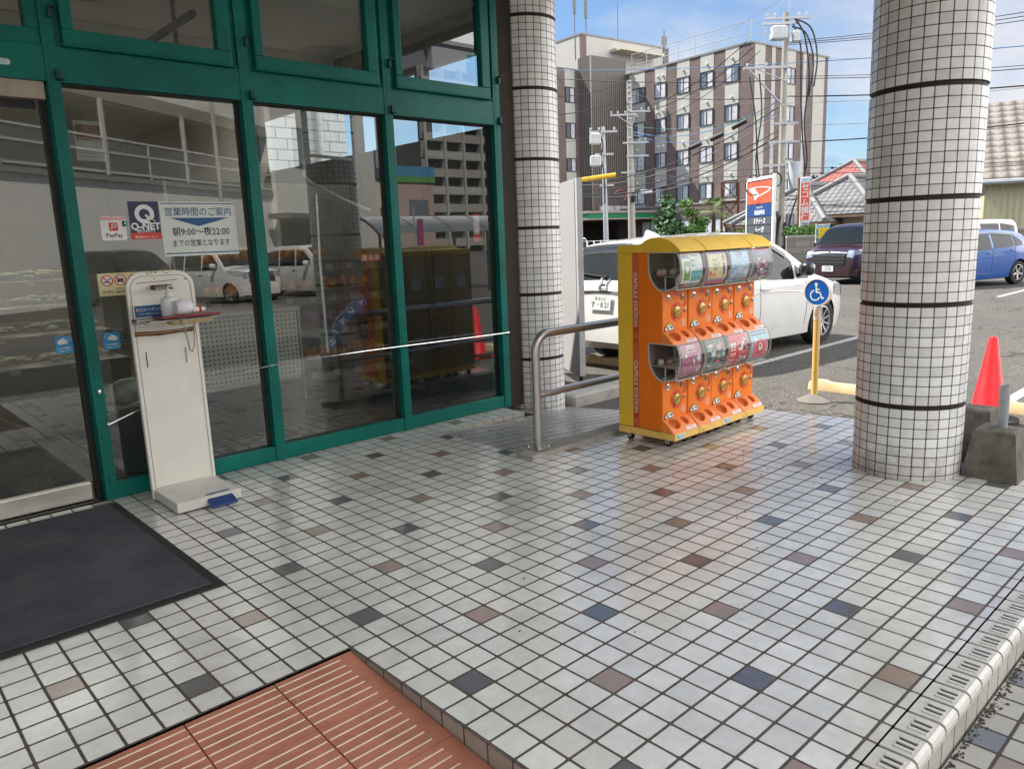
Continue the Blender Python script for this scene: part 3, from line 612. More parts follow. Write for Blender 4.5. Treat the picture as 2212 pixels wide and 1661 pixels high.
tag(b.build('cord', M('grey_cord', (.38,.34,.28), .8, var=.3, scale=60), smooth=True), 'thin grey cord looping down from the stand shelf', 'cord')
nc = thing('pedal_notice', 'small blue notice leaning on the stand panel beside the bottles', 'notice', (.04, 1.42, 1.084))
O_ = V((.055, 1.445, 1.128)); 
b = MB(); b.box((-.03, 1.446, 1.088), (.14, 1.450, 1.165)); b.build('card', [WHITE], nc, loc='world')
b = MB(); b.box((-.024, 1.4448, 1.094), (.134, 1.446, 1.160)); b.build('blue_field', [M('print_blue', (.01,.09,.25), .4)], nc, loc='world')
b = MB(); b.text('足元のペダルを', V((.055, 1.4446, 1.137)), (1,0,0), (0,0,1), .021); b.text('ペダルを踏むとアルコー', V((.06, 1.4446, 1.112)), (1,0,0), (0,0,1), .0125); b.build('lettering', [WHITE], nc, loc='world', recalc=False)

# ---- tension rod along the glass
rod = thing('guard_rod', 'thin steel guard rod strung along the outside of the panes', 'rod', (0, 1.66, .65))
b = MB(); b.tube([(-.18,1.66,.468),(-.01,1.655,.525),(.2,1.65,.588),(.41,1.65,.637),(.62,1.65,.662),(.86,1.66,.676),(1.2,1.66,.682),(1.6,1.66,.681),(1.94,1.66,.677),(2.5,1.66,.668),(3.06,1.66,.662)], .0045, 8); b.build('rod', [CHROME], rod, loc='world', smooth=True)
for x, z in ((-.185,.468),(.865,.676),(1.94,.677),(3.055,.662)):
    b = MB(); b.lathe([(.001,0),(.012,0),(.014,.006),(.010,.014),(.008,.022),(.001,.023)], (0,0,0), 14, Matrix.Translation((x, 1.682, z)) @ Matrix.Rotation(pi/2, 4, 'X')); b.build('rod_clamp', [CHROME], rod, loc='world', smooth=True)

# ---- handrail on the ramp kerb
hr = thing('handrail', 'brushed steel tube handrail along the ribbed ramp', 'handrail', (2.2, .43, .03))
b = MB()
pts = [(2.167,.43,.03),(2.167,.43,.70)] + [(2.167+.12*(1-cos(a)), .43, .70+.12*sin(a)) for a in [pi/2*i/8 for i in range(1, 9)]] + [(4.05,.43,.82)] + [(4.05+.12*sin(a), .43, .82-.12*(1-cos(a))) for a in [pi/2*i/8 for i in range(1, 9)]] + [(4.17,.43,.03)]
b.tube(pts, .030, 20); b.build('rail_tube', [STEEL], hr, loc='world', smooth=True)
b = MB(); b.tube([(2.19,.43,.40),(4.15,.43,.40)], .0215, 16); b.build('lower_rail', [STEEL], hr, loc='world', smooth=True)
for x in (2.167, 4.17):
    b = MB(); b.rbox((x-.065, .365, .03), (x+.065, .495, .038), .003); 
    for dx, dy in ((-.05,-.05),(.05,-.05),(-.05,.05),(.05,.05)): b.lathe([(.010,.038),(.010,.045),(.005,.052),(.001,.052)], (x+dx,.43+dy,0), 8)
    b.build('foot_plate', [STEEL], hr, loc='world')

# ---- stickers and notices on the glass
GL = 1.7405; GD = 1.7845
def sticker(name, label, x0, x1, z0, z1, mat, y=GL, cat='sticker', r=.0, group=None, d=.0012):
    o = thing(name, label, cat, ((x0+x1)/2, y, (z0+z1)/2), 0, group)
    b = MB()
    if r:
        n = 6; p = []
        for cx_, cz_, a0 in ((x1-r, z1-r, 0), (x0+r, z1-r, pi/2), (x0+r, z0+r, pi), (x1-r, z0+r, 1.5*pi)):
            p += [V((cx_+r*cos(a0+pi/2*i/n), y, cz_+r*sin(a0+pi/2*i/n))) for i in range(n+1)]
        b.prism(p, (0, d, 0))
    else: b.box((x0, y, z0), (x1, y+d, z1))
    b.build('sheet', [mat], o, loc='world'); return o
def deco(o, name, mat, fn, y=GL):
    b = MB(); fn(b); return b.build(name, [mat], o, loc='world', recalc=False)
XA, ZA = (1,0,0), (0,0,1)
def rect(b, x0, x1, z0, z1, y): b.quad((x0,y,z0),(x1,y,z0),(x1,y,z1),(x0,y,z1))
def disc(b, x, z, r, y, n=28, r0=0, a0=0, a1=2*pi, sx=1):
    if r0:
        for k in range(n):
            a, c = a0+(a1-a0)*k/n, a0+(a1-a0)*(k+1)/n
            b.quad((x+sx*r0*cos(a),y,z+r0*sin(a)),(x+sx*r*cos(a),y,z+r*sin(a)),(x+sx*r*cos(c),y,z+r*sin(c)),(x+sx*r0*cos(c),y,z+r0*sin(c)))
    else: b.add([V((x+sx*r*cos(a0+(a1-a0)*k/n),y,z+r*sin(a0+(a1-a0)*k/n))) for k in range(n)]+([V((x,y,z))] if a1-a0 < 6.2 else []), [tuple(range(n+(1 if a1-a0 < 6.2 else 0)))])
INK = M('ink_black', (.02,.02,.025), .6); INKB = M('ink_blue', (.025,.10,.28), .6); PAPER = M('paper', (.66,.72,.68), .6, var=.05, scale=8); NAVY = M('print_navy', (.028,.035,.09), .45)
PRED = M('print_red', (.62,.05,.04), .45); PWH = M('print_white', (.78,.79,.80), .5); PYEL = M('print_yellow', (.72,.66,.36), .5); PCY = M('print_cyan', (.02,.28,.55), .4); PPINK = M('print_pink', (.75,.36,.36), .5); PTEAL = M('print_teal', (.03,.42,.40), .5)
y1 = GL-.0006; y2 = GL-.0012; y3 = GL-.0018
o = sticker('security_sticker', 'navy and red security sticker with a big white letter Q on the glass', .101, .272, 1.54, 1.763, NAVY)
deco(o, 'red_band', PRED, lambda b: rect(b, .101, .272, 1.54, 1.577, y1))
def f(b):
    disc(b, .188, 1.688, .056, y1, r0=.031, n=36); b.quad((.188,y2,1.680),(.197,y2,1.688),(.246,y2,1.640),(.225,y2,1.630)); rect(b, .205, .245, 1.632, 1.652, y2)
    b.text('Q-NET', V((.187, y1, 1.613)), XA, ZA, .056, bold=.035); b.text('SECURITY', V((.187, y1, 1.588)), XA, ZA, .024, bold=.02); b.text('株式会社キューネット', V((.187, y2, 1.553)), XA, ZA, .0135, bold=.01)
deco(o, 'lettering', PWH, f)
o = sticker('opening_hours_notice', 'pale paper opening hours notice with blue and black Japanese lettering', .277, .751, 1.43, 1.762, PAPER, cat='notice')
def f(b):
    b.text('営業時間のご案内', V((.514, y1, 1.702)), XA, ZA, .0575, bold=.004, squash=.92); rect(b, .285, .745, 1.7475, 1.7535, y1); rect(b, .285, .745, 1.444, 1.451, y1); b.add([V((.335,y1,1.664)),V((.50,y1,1.613)),V((.51,y1,1.613)),V((.705,y1,1.664))], [(0,1,2,3)])
deco(o, 'blue_lettering', INKB, f)
deco(o, 'black_lettering', INK, lambda b: (b.text('朝9:00～夜22:00', V((.52, y1, 1.580)), XA, ZA, .058, bold=.006, squash=.90), b.text('までの営業となります', V((.514, y1, 1.510)), XA, ZA, .046, bold=.004, squash=.80)))
o = sticker('payment_sticker', 'white rounded payment sticker with a pink header and red square', -.064, .076, 1.537, 1.677, PWH, r=.015)
deco(o, 'pink_header', PPINK, lambda b: rect(b, -.060, .072, 1.653, 1.673, y1)); deco(o, 'header_lettering', PWH, lambda b: b.text('ペイペイ使えます', V((.006, y2, 1.663)), XA, ZA, .012))
deco(o, 'red_square', PRED, lambda b: rect(b, -.018, .030, 1.592, 1.640, y1))
def f(b): disc(b, .011, 1.622, .012, y2, r0=.007, n=14, a0=-pi/2, a1=pi/2); b.quad((-.006,y2,1.629),(.012,y2,1.634),(.012,y2,1.629),(-.006,y2,1.624)); b.quad((-.010,y2,1.600),(-.005,y2,1.600),(.006,y2,1.633),(.001,y2,1.633)); b.quad((-.006,y2,1.610),(.013,y2,1.610),(.013,y2,1.615),(-.006,y2,1.615))
deco(o, 'letter_p', PWH, f)
deco(o, 'lettering', INK, lambda b: b.text('PayPay', V((.006, y1, 1.563)), XA, ZA, .034, bold=.01))
o = sticker('teal_sticker', 'tiny teal sticker between the payment and security stickers', .056, .089, 1.616, 1.648, PTEAL); deco(o, 'mark', PWH, lambda b: (rect(b, .066, .078, 1.632, 1.640, y1), b.text('まもる', V((.0725, y1, 1.623)), XA, ZA, .008)))
o = sticker('prohibition_notice', 'pale yellow notice with no smoking and no camera signs behind the stand', -.118, .326, 1.215, 1.347, PYEL, cat='notice')
def f(b):
    for x in (-.068, .005, .08): disc(b, x, 1.304, .033, y2, r0=.027); b.quad((x-.024,y3,1.323),(x-.019,y3,1.328),(x+.024,y3,1.285),(x+.019,y3,1.280))
deco(o, 'red_ring', PRED, f)
deco(o, 'white_field', PWH, lambda b: [disc(b, x, 1.304, .028, y1) for x in (-.068, .005, .08)])
deco(o, 'pictogram', INK, lambda b: (rect(b, -.088, -.052, 1.292, 1.299, y2), b.quad((-.062,y2,1.315),(-.055,y2,1.320),(-.049,y2,1.308),(-.052,y2,1.304)), rect(b, -.012, .022, 1.293, 1.314, y2)))
deco(o, 'lettering', INK, lambda b: (b.text('店内禁止', V((-.068, y1, 1.240)), XA, ZA, .0165), b.text('許可なく', V((.005, y1, 1.254)), XA, ZA, .0145), b.text('撮影禁止', V((.005, y1, 1.235)), XA, ZA, .0165)))
def hand_sticker(x0, x1, z0, z1, y, flip, label):
    o = sticker('door_caution_sticker', label, x0, x1, z0, z1, PCY, y=y, r=.012, group='blue door caution stickers')
    w = x1-x0; cx_ = (x0+x1)/2; s = -1 if flip else 1; ya = y-.0006
    def f(b):
        H = [(-.034,.012),(-.030,.026),(-.012,.036),(.004,.044),(.008,.040),(-.004,.030),(.018,.028),(.020,.022),(.004,.021),(.022,.018),(.022,.012),(.004,.012),(.020,.007),(.019,.002),(.0,.004),(-.014,-.001),(-.030,.002)]
        b.add([V((cx_+s*px_*w/.094, ya, z0+.052+pz*.9)) for px_, pz in H], [tuple(range(len(H)))])
        K = [(.012,.044),(.020,.050),(.022,.042),(.030,.046),(.029,.037),(.037,.036),(.032,.029),(.038,.022),(.029,.024)]
        for (a, c), (d, e) in zip(K[:-1], K[1:]): b.quad((cx_+s*a, ya, z0+.05+c*.9), (cx_+s*d, ya, z0+.05+e*.9), (cx_+s*d*1.04, ya, z0+.05+e*.9+.0018), (cx_+s*a*1.04, ya, z0+.05+c*.9+.0018))
        b.text('ドアの開閉に', V((cx_, ya, z0+.030)), XA, ZA, .0128, bold=.01); b.text('ご注意ください', V((cx_, ya, z0+.014)), XA, ZA, .0115, bold=.01)
    deco(o, 'pictogram', PWH, f)
hand_sticker(-.376, -.283, .902, 1.001, GD, False, 'blue hand caution sticker on the sliding door with the hand pointing right')
hand_sticker(-.134, -.040, .899, 1.001, GL, True, 'blue hand caution sticker on the fixed pane beside the stand')
o = sticker('event_poster', 'washed out paper poster stuck inside the glass above the payment sticker', -.13, .02, 1.99, 2.21, M('faded_paper', (.5,.47,.42), .7), y=1.765, cat='poster')
deco(o, 'poster_picture', M('poster_red', (.25,.12,.11), .7, var=.6, scale=60), lambda b: rect(b, -.12, .01, 2.10, 2.19, 1.7645)); deco(o, 'poster_text', M('poster_grey', (.3,.28,.25), .7), lambda b: [rect(b, -.115, .0-.03*random.random(), 2.01+.018*i, 2.016+.018*i, 1.7645) for i in range(4)])
o = sticker('oval_seal', 'small oval green and white seal on the transom over the door', -.47, -.405, 2.455, 2.485, PWH, y=1.6815, r=.0148); deco(o, 'mark', PTEAL, lambda b: [rect(b, -.46+.005*abs(i-1), -.415-.005*abs(i-1), 2.460+.008*i, 2.463+.008*i, 1.681) for i in range(3)])
# ================================================================== CAPSULE TOY MACHINES
OR = M('orange_plastic', (.90,.20,.012), .45, spec=.25, var=.06, scale=6, dirt=.06, dirtcol=(.35,.09,.02)); ORD = M('orange_chute', (.60,.13,.015), .42, var=.08)
YEL = M('yellow_panel', (.92,.58,.055), .45, spec=.25, var=.06, scale=5, dirt=.10, dirtcol=(.35,.24,.05)); YELB = M('yellow_base', (.90,.58,.15), .5, var=.10, scale=10, dirt=.38, dirtcol=(.22,.15,.06), dscale=14)
STRIP = M('strip_orange', (.62,.07,.012), .45); PALEP = M('pale_print', (.72,.55,.50), .5); CLEAR = glassmat('clear_plastic', tint=(.93,.94,.94), ior=1.55, dirt=.05)
RIMW = M('rim_plastic', (.55,.53,.47), .4); CAVE = M('cabinet_inside', (.21,.165,.14), .6); GOLD = M('gold_dial', (.52,.36,.085), .34, .35, var=.06); DRED = M('dial_red', (.66,.022,.006), .45)
CREAM = M('cream_plastic', (.62,.60,.52), .45); LENS = M('green_lens', (.22,.34,.28), .15, var=.4, scale=120); LAB = M('label_white', (.72,.70,.66), .5)
PRN = {n: M('print_'+n, c, .4, var=.25, scale=70) for n, c in dict(green=(.16,.36,.05), teal=(.08,.38,.36), sky=(.36,.58,.78), lilac=(.42,.32,.55), navy2=(.05,.07,.20), mauve=(.40,.09,.17), rose=(.70,.13,.22), lemon=(.70,.66,.34), brown=(.16,.08,.06), dgreen=(.05,.12,.10), sand=(.55,.42,.28), aqua=(.25,.55,.60), orange=(.75,.28,.06), white=(.74,.75,.76), black=(.03,.03,.035), red=(.60,.05,.05)).items()}
UW = .2925; PITCH = .2985; MX0, MYB = 2.80, .232
ARC = [(-.268,.612),(-.287,.575),(-.298,.53),(-.302,.48),(-.296,.435),(-.278,.40),(-.245,.372),(-.20,.355),(-.150,.347)]     # dome front (y, z above the unit's bottom)
REAR = [(-.033,.612),(-.034,.52),(-.040,.472),(-.056,.428),(-.084,.388),(-.115,.362),(-.150,.347)]
def arc_at(s, inset=0.0):
    pts = ARC[:7]; ln = [0]
    for (a, b_), (c, d) in zip(pts[:-1], pts[1:]): ln.append(ln[-1]+sqrt((c-a)**2+(d-b_)**2))
    s = max(0, min(s, ln[-1]-1e-6))
    for k in range(len(ln)-1):
        if ln[k] <= s < ln[k+1]:
            u = (s-ln[k])/(ln[k+1]-ln[k]); (a, b_), (c, d) = pts[k], pts[k+1]
            return a+(c-a)*u+inset, b_+(d-b_)*u
    return pts[-1]
def on(x, s, ins, zb):
    y, z = arc_at(s, ins); return V((x, y, z+zb))
def prect(b, x0, x1, s0, s1, ins, zb, n=5):
    n = max(1, int((s1-s0)/.02)); P0 = [[on(x, s0+(s1-s0)*k/n, ins, zb) for x in (x0, x1)] for k in range(n+1)]; b.grid(P0)
def pdisc(b, x, s, r, ins, zb, n=16, r0=0):
    if r0:
        for k in range(n):
            a, c = 2*pi*k/n, 2*pi*(k+1)/n; b.quad(on(x+r0*cos(a), s+r0*sin(a), ins, zb), on(x+r*cos(a), s+r*sin(a), ins, zb), on(x+r*cos(c), s+r*sin(c), ins, zb), on(x+r0*cos(c), s+r0*sin(c), ins, zb))
    else: b.add([on(x+r*cos(2*pi*k/n), s+r*sin(2*pi*k/n), ins, zb) for k in range(n)], [tuple(range(n))])
def ptext(b, body, x, s, size, ins, zb, bold=.015, squash=1):
    vs, fs = text_mesh(body, 'CENTER', bold); ys = [p[1] for p in vs]; ym = (max(ys)+min(ys))/2
    b.add([on(x+p[0]*size*squash, s-(p[1]-ym)*size, ins, zb) for p in vs], fs)
def jumble(b, rng, x0, x1, s0, s1, n, ins, zb, mats):
    for k in range(n):
        w, h = rng.uniform(.01, .05), rng.uniform(.008, .04); x, s = rng.uniform(x0, x1-w*.5), rng.uniform(s0, s1-h*.5)
        b.m(rng.randrange(mats)); prect(b, max(x0, x), min(x1, x+w), s, min(s1, s+h), ins+rng.uniform(0, .0012), zb)
def poster(par, kind, zb, rng):
    X0, X1, S0, S1 = .028, .262, .012, .262; P_ = PRN
    def lay(name, mats, fn):
        b = MB(); fn(b); return b.build(name, mats if isinstance(mats, list) else [mats], par, recalc=False)
    base = {'pouch': P_['white'], 'lemon': P_['lilac'], 'sky': P_['sky'], 'market': P_['navy2'], 'japan': P_['mauve'], 'forest': P_['dgreen'], 'figure': P_['red'], 'spiral': P_['aqua']}[kind]
    card = lay('picture_card', base, lambda b: prect(b, X0, X1, S0, S1, .010, zb))
    def sub(name, mats, fn):
        b = MB(); fn(b); return b.build(name, mats if isinstance(mats, list) else [mats], card, recalc=False)
    i1, i2, i3 = .0092, .0084, .0076
    if kind == 'pouch':
        sub('print', P_['green'], lambda b: prect(b, .048, .118, .07, .195, i1, zb)); sub('print', P_['teal'], lambda b: (prect(b, .132, .172, .06, .11, i1, zb), prect(b, .132, .258, .135, .205, i1, zb)))
        sub('print', [P_['navy2'], P_['orange'], P_['teal'], P_['sand']], lambda b: [(b.m(k % 4), prect(b, .03+.057*k, .083+.057*k, .22, .258, i1, zb)) for k in range(4)])
        sub('print', P_['white'], lambda b: (pdisc(b, .083, .125, .022, i2, zb), pdisc(b, .152, .085, .012, i2, zb), prect(b, .186, .226, .06, .12, i2, zb))); sub('lettering', P_['navy2'], lambda b: (ptext(b, 'FANCL', .075, .035, .040, i2, zb, squash=.72), prect(b, .135, .22, .03, .036, i2, zb)))
        sub('print', P_['aqua'], lambda b: [prect(b, .14+.028*k, .16+.028*k, .148, .20, i2, zb) for k in range(4)])
    elif kind == 'lemon':
        sub('print', P_['lemon'], lambda b: prect(b, .034, .256, .036, .208, i1, zb)); sub('print', P_['rose'], lambda b: prect(b, .03, .26, .222, .258, i1, zb))
        sub('lettering', P_['black'], lambda b: (ptext(b, 'たまご', .12, .075, .026, i2, zb), ptext(b, 'ごはんに', .122, .105, .024, i2, zb), ptext(b, 'です', .108, .135, .026, i2, zb)))
        sub('print', P_['brown'], lambda b: (pdisc(b, .222, .058, .018, i2, zb), prect(b, .206, .238, .058, .085, i2, zb))); sub('print', P_['sand'], lambda b: pdisc(b, .222, .072, .013, i3, zb)); sub('print', P_['navy2'], lambda b: (prect(b, .208, .236, .098, .15, i2, zb), prect(b, .211, .233, .15, .195, i2, zb)))
        sub('print', P_['red'], lambda b: (prect(b, .046, .068, .15, .20, i2, zb), prect(b, .078, .12, .17, .195, i2, zb)))
    elif kind == 'sky':
        sub('lettering', P_['navy2'], lambda b: (pdisc(b, .13, .04, .016, i1, zb, r0=.011), pdisc(b, .165, .04, .016, i1, zb, r0=.011), prect(b, .10, .107, .024, .056, i1, zb), ptext(b, 'おもいで', .15, .072, .014, i1, zb)))
        sub('print', [P_['white'], P_['sand'], P_['aqua'], P_['sky'], P_['lilac'], P_['orange']], lambda b: jumble(b, rng, .04, .25, .10, .25, 46, i2, zb, 6))
    elif kind == 'market':
        sub('print', P_['rose'], lambda b: prect(b, .03, .26, .014, .03, i1, zb)); sub('lettering', P_['white'], lambda b: ptext(b, 'ミニチュア', .145, .05, .022, i1, zb))
        sub('print', [P_['brown'], P_['sand'], P_['black'], P_['rose'], P_['white'], P_['navy2']], lambda b: jumble(b, rng, .035, .25, .075, .235, 60, i2, zb, 6)); sub('print', P_['sand'], lambda b: prect(b, .03, .26, .24, .26, i1, zb))
    elif kind == 'japan':
        sub('lettering', P_['white'], lambda b: (ptext(b, 'JAPAN', .145, .040, .044, i1, zb, .03, .8), prect(b, .09, .20, .064, .068, i1, zb)))
        sub('print', P_['lilac'], lambda b: (pdisc(b, .085, .095, .036, i1, zb, 20, .032), pdisc(b, .17, .145, .04, i1, zb, 20, .036), pdisc(b, .075, .18, .018, i1, zb, 16, .013), pdisc(b, .125, .165, .014, i1, zb, 16, .010)))
        sub('print', P_['white'], lambda b: (b.quad(on(.225,.085,i2,zb),on(.25,.115,i2,zb),on(.225,.145,i2,zb),on(.20,.115,i2,zb)), b.quad(on(.225,.16,i2,zb),on(.25,.19,i2,zb),on(.225,.22,i2,zb),on(.20,.19,i2,zb)), [prect(b, .05+.018*k, .062+.018*k, .228, .242, i2, zb) for k in range(5)], pdisc(b, .08, .09, .014, i2, zb), pdisc(b, .165,.13,.012,i2,zb)))
        sub('print', P_['sand'], lambda b: pdisc(b, .17, .152, .012, i2, zb))
    elif kind == 'forest':
        sub('print', [P_['dgreen'], P_['teal'], P_['brown'], P_['sand'], P_['rose'], P_['white'], P_['black']], lambda b: jumble(b, rng, .03, .26, .015, .25, 85, i2, zb, 7)); sub('lettering', P_['aqua'], lambda b: ptext(b, 'ツアーズ', .11, .20, .030, i3-.001, zb))
    elif kind == 'figure':
        sub('print', P_['white'], lambda b: [prect(b, .036+.038*(k % 2), .068+.038*(k % 2), .07+.045*(k//2), .107+.045*(k//2), i1, zb) for k in range(8)])
        sub('print', [P_['navy2'], P_['red'], P_['sky'], P_['rose'], P_['white'], P_['black']], lambda b: jumble(b, rng, .13, .26, .02, .25, 50, i2, zb, 6))
    else:
        sub('print', P_['navy2'], lambda b: prect(b, .03, .26, .014, .05, i1, zb)); sub('print', P_['rose'], lambda b: prect(b, .045, .25, .09, .24, i1, zb)); sub('print', P_['red'], lambda b: pdisc(b, .15, .14, .058, i2, zb, 28, .036)); sub('print', P_['white'], lambda b: pdisc(b, .15, .14, .03, i2, zb)); sub('lettering', P_['red'], lambda b: ptext(b, '?', .15, .14, .06, i3, zb, .03)); sub('print', [P_['aqua'], P_['navy2'], P_['rose'], P_['white']], lambda b: jumble(b, rng, .03, .26, .05, .25, 20, i1-.0003, zb, 4))
def facing(b, x, z, y=-.151):
    return x, z, y
def unit(root, zb, kinds, rng, side):
    # cabinet
    b = MB(); b.m(0).prism([V((0, .100, zb)), V((0, .100, zb+.610))] + [V((0, y, z+zb)) for y, z in [( -.033,.610)]+REAR[1:]] + [V((0, -.150, zb+.080)), V((0, -.1495, zb+.0))], (UW, 0, 0))
    cab = b.build('cabinet', [OR], root, bevel=.003)
    b = MB(); b.m(0).box((0, .101, zb), (UW, MYB-.004, zb+.610)).m(1).box((.004, MYB-.004, zb+.004), (UW-.004, MYB, zb+.606)); bk = b.build('back_box', [YEL, M('back_tan', (.36,.27,.12), .6)], root, bevel=.003)
    b = MB(); b.m(0).box((UW/2-.06, MYB, zb+.26), (UW/2+.06, MYB+.004, zb+.38)); b.m(1)
    for dx in (-.05, .05):
        for dz in (.27, .37): b.cyl((UW/2+dx, MYB+.004, zb+dz), (UW/2+dx, MYB+.007, zb+dz), .006, 8)
    b.build('back_plate', [M('back_plate', (.42,.44,.46), .4, .5), STEEL], bk)
    if side:      # printed strip and lettering on the visible flank, faint circles on the yellow back
        b = MB(); b.box((-.0012, .046, zb+.004), (.001, .094, zb+.606)); sp = b.build('side_strip', [STRIP], cab)
        b = MB(); b.text('CAPSULE STATION', (-.0014, .070, zb+.292), (0, 0, -1), (0, -1, 0), .0445, bold=.045, squash=.98); b.build('lettering', [PALEP], cab, recalc=False)
        b = MB()
        for (za, rows) in ((.595, 14), (.060, 4)):
            for r in range(rows):
                for c in range(5):
                    y0, z0 = .086-.0082*c, zb+za-.0125*r; b.quad((-.0015, y0+.0024, z0-.0034), (-.0015, y0-.0024, z0-.0034), (-.0015, y0-.0024, z0+.0034), (-.0015, y0+.0024, z0+.0034))
        b.build('dot_pattern', [M('strip_dots', (.72,.30,.18), .5)], cab, recalc=False)
        b = MB(); n = 20
        for k in range(4):
            z = zb+.08+.15*k
            for i in range(n):
                a, c = -pi/2-pi*i/n, -pi/2-pi*(i+1)/n; r0, r1 = .066, .068; p = lambda r, t: (-.0008, MYB-.012+r*cos(t)*1.0 if False else MYB-.035+.055*cos(t)*r/.066, z+r*sin(t))
                b.quad(p(r0, a), p(r1, a), p(r1, c), p(r0, c))
        b.build('circle_print', [M('circle_print', (.68,.46,.05), .5)], bk, recalc=False)
    # inside of the dome, rim, shelf, capsules
    b = MB(); b.grid([[V((x, y-.0025, z+zb+(.0015 if k > 1 else 0))) for x in (.004, UW-.004)] for k, (y, z) in enumerate(REAR)]); b.build('dome_liner', [CAVE], root, recalc=False)
    for x0 in (-.0015, UW-.0045):
        b = MB(); q = REAR+ARC[::-1][1:]; inn = []
        cy, cz = -.17, .49
        for (y, z) in q: d = V((y-cy, z-cz)); d = d*(1-.009/d.length); inn.append((cy+d.x, cz+d.y))
        b.loft([[V((x0, y, z+zb)) for y, z in q], [V((x0+.006, y, z+zb)) for y, z in q], [V((x0+.006, y, z+zb)) for y, z in inn], [V((x0, y, z+zb)) for y, z in inn], [V((x0, y, z+zb)) for y, z in q]], True); b.build('dome_rim', [RIMW], root)
    b = MB(); b.grid([[V((x, y, z+zb)) for x in (0, UW*.25, UW*.5, UW*.75, UW)] for y, z in ARC]); 
    n = len(REAR+ARC[::-1][1:])
    for x in (0.001, UW-.001): b.add([V((x, y, z+zb)) for y, z in REAR+ARC[::-1][1:]], [tuple(range(n))])
    b.build('dome', [CLEAR], root, smooth=True, recalc=False, angle=30)
    b = MB(); b.add([V(p) for p in ((.01,-.045,zb+.452),(UW-.01,-.045,zb+.452),(UW-.01,-.27,zb+.445),(.01,-.27,zb+.445))], [(0,1,2,3)]); b.box((.008,-.274,zb+.425),(UW-.008,-.268,zb+.462)); b.box((.012,-.26,zb+.36),(.018,-.25,zb+.445)); b.box((.012,-.17,zb+.355),(.018,-.163,zb+.445)); b.box((.01,-.26,zb+.362),(UW-.01,-.08,zb+.366)); b.build('capsule_tray', [CREAM], root)
    caps = [M('capsule_%s' % n_, c, .2, var=.05) for n_, c in (('milk', (.6,.58,.56)), ('rose', (.5,.25,.25)), ('smoke', (.35,.33,.35)))]
    for k in range(5):
        b = MB(); x = .04+.05*k+rng.uniform(-.008, .008); y = -.10-.05*rng.random(); b.ball((x, y, zb+.452+.024), .024, 8); b.build('capsule', [rng.choice(caps)], root, smooth=True)
    b = MB(); b.tube([(.016,-.06,zb+.462),(.016,-.085,zb+.492)], .0035, 6); b.tube([(.016,-.08,zb+.462),(.016,-.105,zb+.492)], .0035, 6); b.build('tray_clip', [BLACK], root)
    poster(root, kinds, zb, rng)
    # front panel
    yf = -.1525
    b = MB(); b.box((.006, yf, zb+.086), (UW-.006, -.149, zb+.342)); fp = b.build('front_panel', [M('orange_panel', (.92,.235,.025), .45, spec=.25, var=.05, scale=6, dirt=.05, dirtcol=(.4,.1,.02))], root, bevel=.004)
    RX_ = Matrix.Rotation(pi/2, 4, 'X')
    def fl(prof, x, z, n=24, y=yf): return prof, (0, 0, 0), n, Matrix.Translation((x, y, zb+z)) @ RX_
    b = MB(); disc(b, .160, zb+.205, .066, yf-.0012, 36, r0=.030); b.build('dial_ring', [DRED], fp, recalc=False)
    b = MB()
    for a0 in (.5, 2.6, 4.7):
        for i in range(8):
            a, c = a0+.16*i, a0+.16*(i+1); w = .0018; r = .0545
            b.quad(*[(.160+rr_*cos(t), yf-.0026, zb+.205+rr_*sin(t)) for rr_, t in ((r-w, a), (r+w*.4, a), (r+w*.4, c), (r-w, c))])
        t = a0; b.add([V((.160+.047*cos(t), yf-.0028, zb+.205+.047*sin(t))), V((.160+.062*cos(t), yf-.0028, zb+.205+.062*sin(t))), V((.160+.054*cos(t-.25), yf-.0028, zb+.205+.054*sin(t-.25)))], [(0,1,2)])
    b.build('dial_arrows', [M('arrow_yellow', (.80,.55,.03), .5)], fp, recalc=False)
    b = MB(); b.lathe(*fl([(.001,.002),(.041,.002),(.040,.008),(.037,.010),(.001,.0105)], .160, .205, 32)); MM = Matrix.Translation((.160, yf, zb+.205)) @ Matrix.Rotation(rng.uniform(-.5, -.1), 4, 'Y'); b.rbox((-.036,-.020,-.006), (.036,-.009,.006), .003, MM); b.build('dial', [GOLD], fp, smooth=True, angle=35)
    b = MB(); b.lathe(*fl([(.020,.0),(.021,.003),(.018,.004)], .062, .305, 20)); b.build('lens_bezel', [CHROME], fp, smooth=True)
    b = MB(); b.lathe(*fl([(.019,.001),(.012,.006),(.001,.008)], .062, .305, 20)); b.build('price_lens', [LENS], fp, smooth=True)
    b = MB(); b.lathe([(.001,0),(.016,0),(.016,.005),(.012,.007),(.001,.007)], (0,0,0), 20, Matrix.Translation((.226, yf, zb+.305)) @ RX_ @ Matrix.Diagonal((1,1.5,1,1))); b.build('coin_slot', [M('slot_metal', (.35,.33,.30), .3, .9)], fp, smooth=True)
    b = MB(); b.box((.2245, yf-.0085, zb+.292), (.2275, yf-.007, zb+.320)); b.build('slot_gap', [BLACK], fp)
    b = MB(); b.lathe(*fl([(.001,0),(.014,0),(.014,.004),(.009,.006),(.001,.006)], .258, .210, 18)); b.build('lock', [M('lock_metal', (.30,.27,.25), .3, .9)], fp, smooth=True)
    b = MB(); b.box((.130, yf-.001, zb+.315), (.190, yf-.0002, zb+.336)); b.box((.252, yf-.001, zb+.245), (.274, yf-.0002, zb+.30)); b.build('red_label', [PRN['red']], fp)
    b = MB(); b.text('まわす', (.160, yf-.0012, zb+.3255), XA, ZA, .015); b.text('コ\nイ\nン', (.263, yf-.0012, zb+.2725), XA, ZA, .012); b.build('label_lettering', [M('label_letter', (.8,.5,.2), .5)], fp, recalc=False)
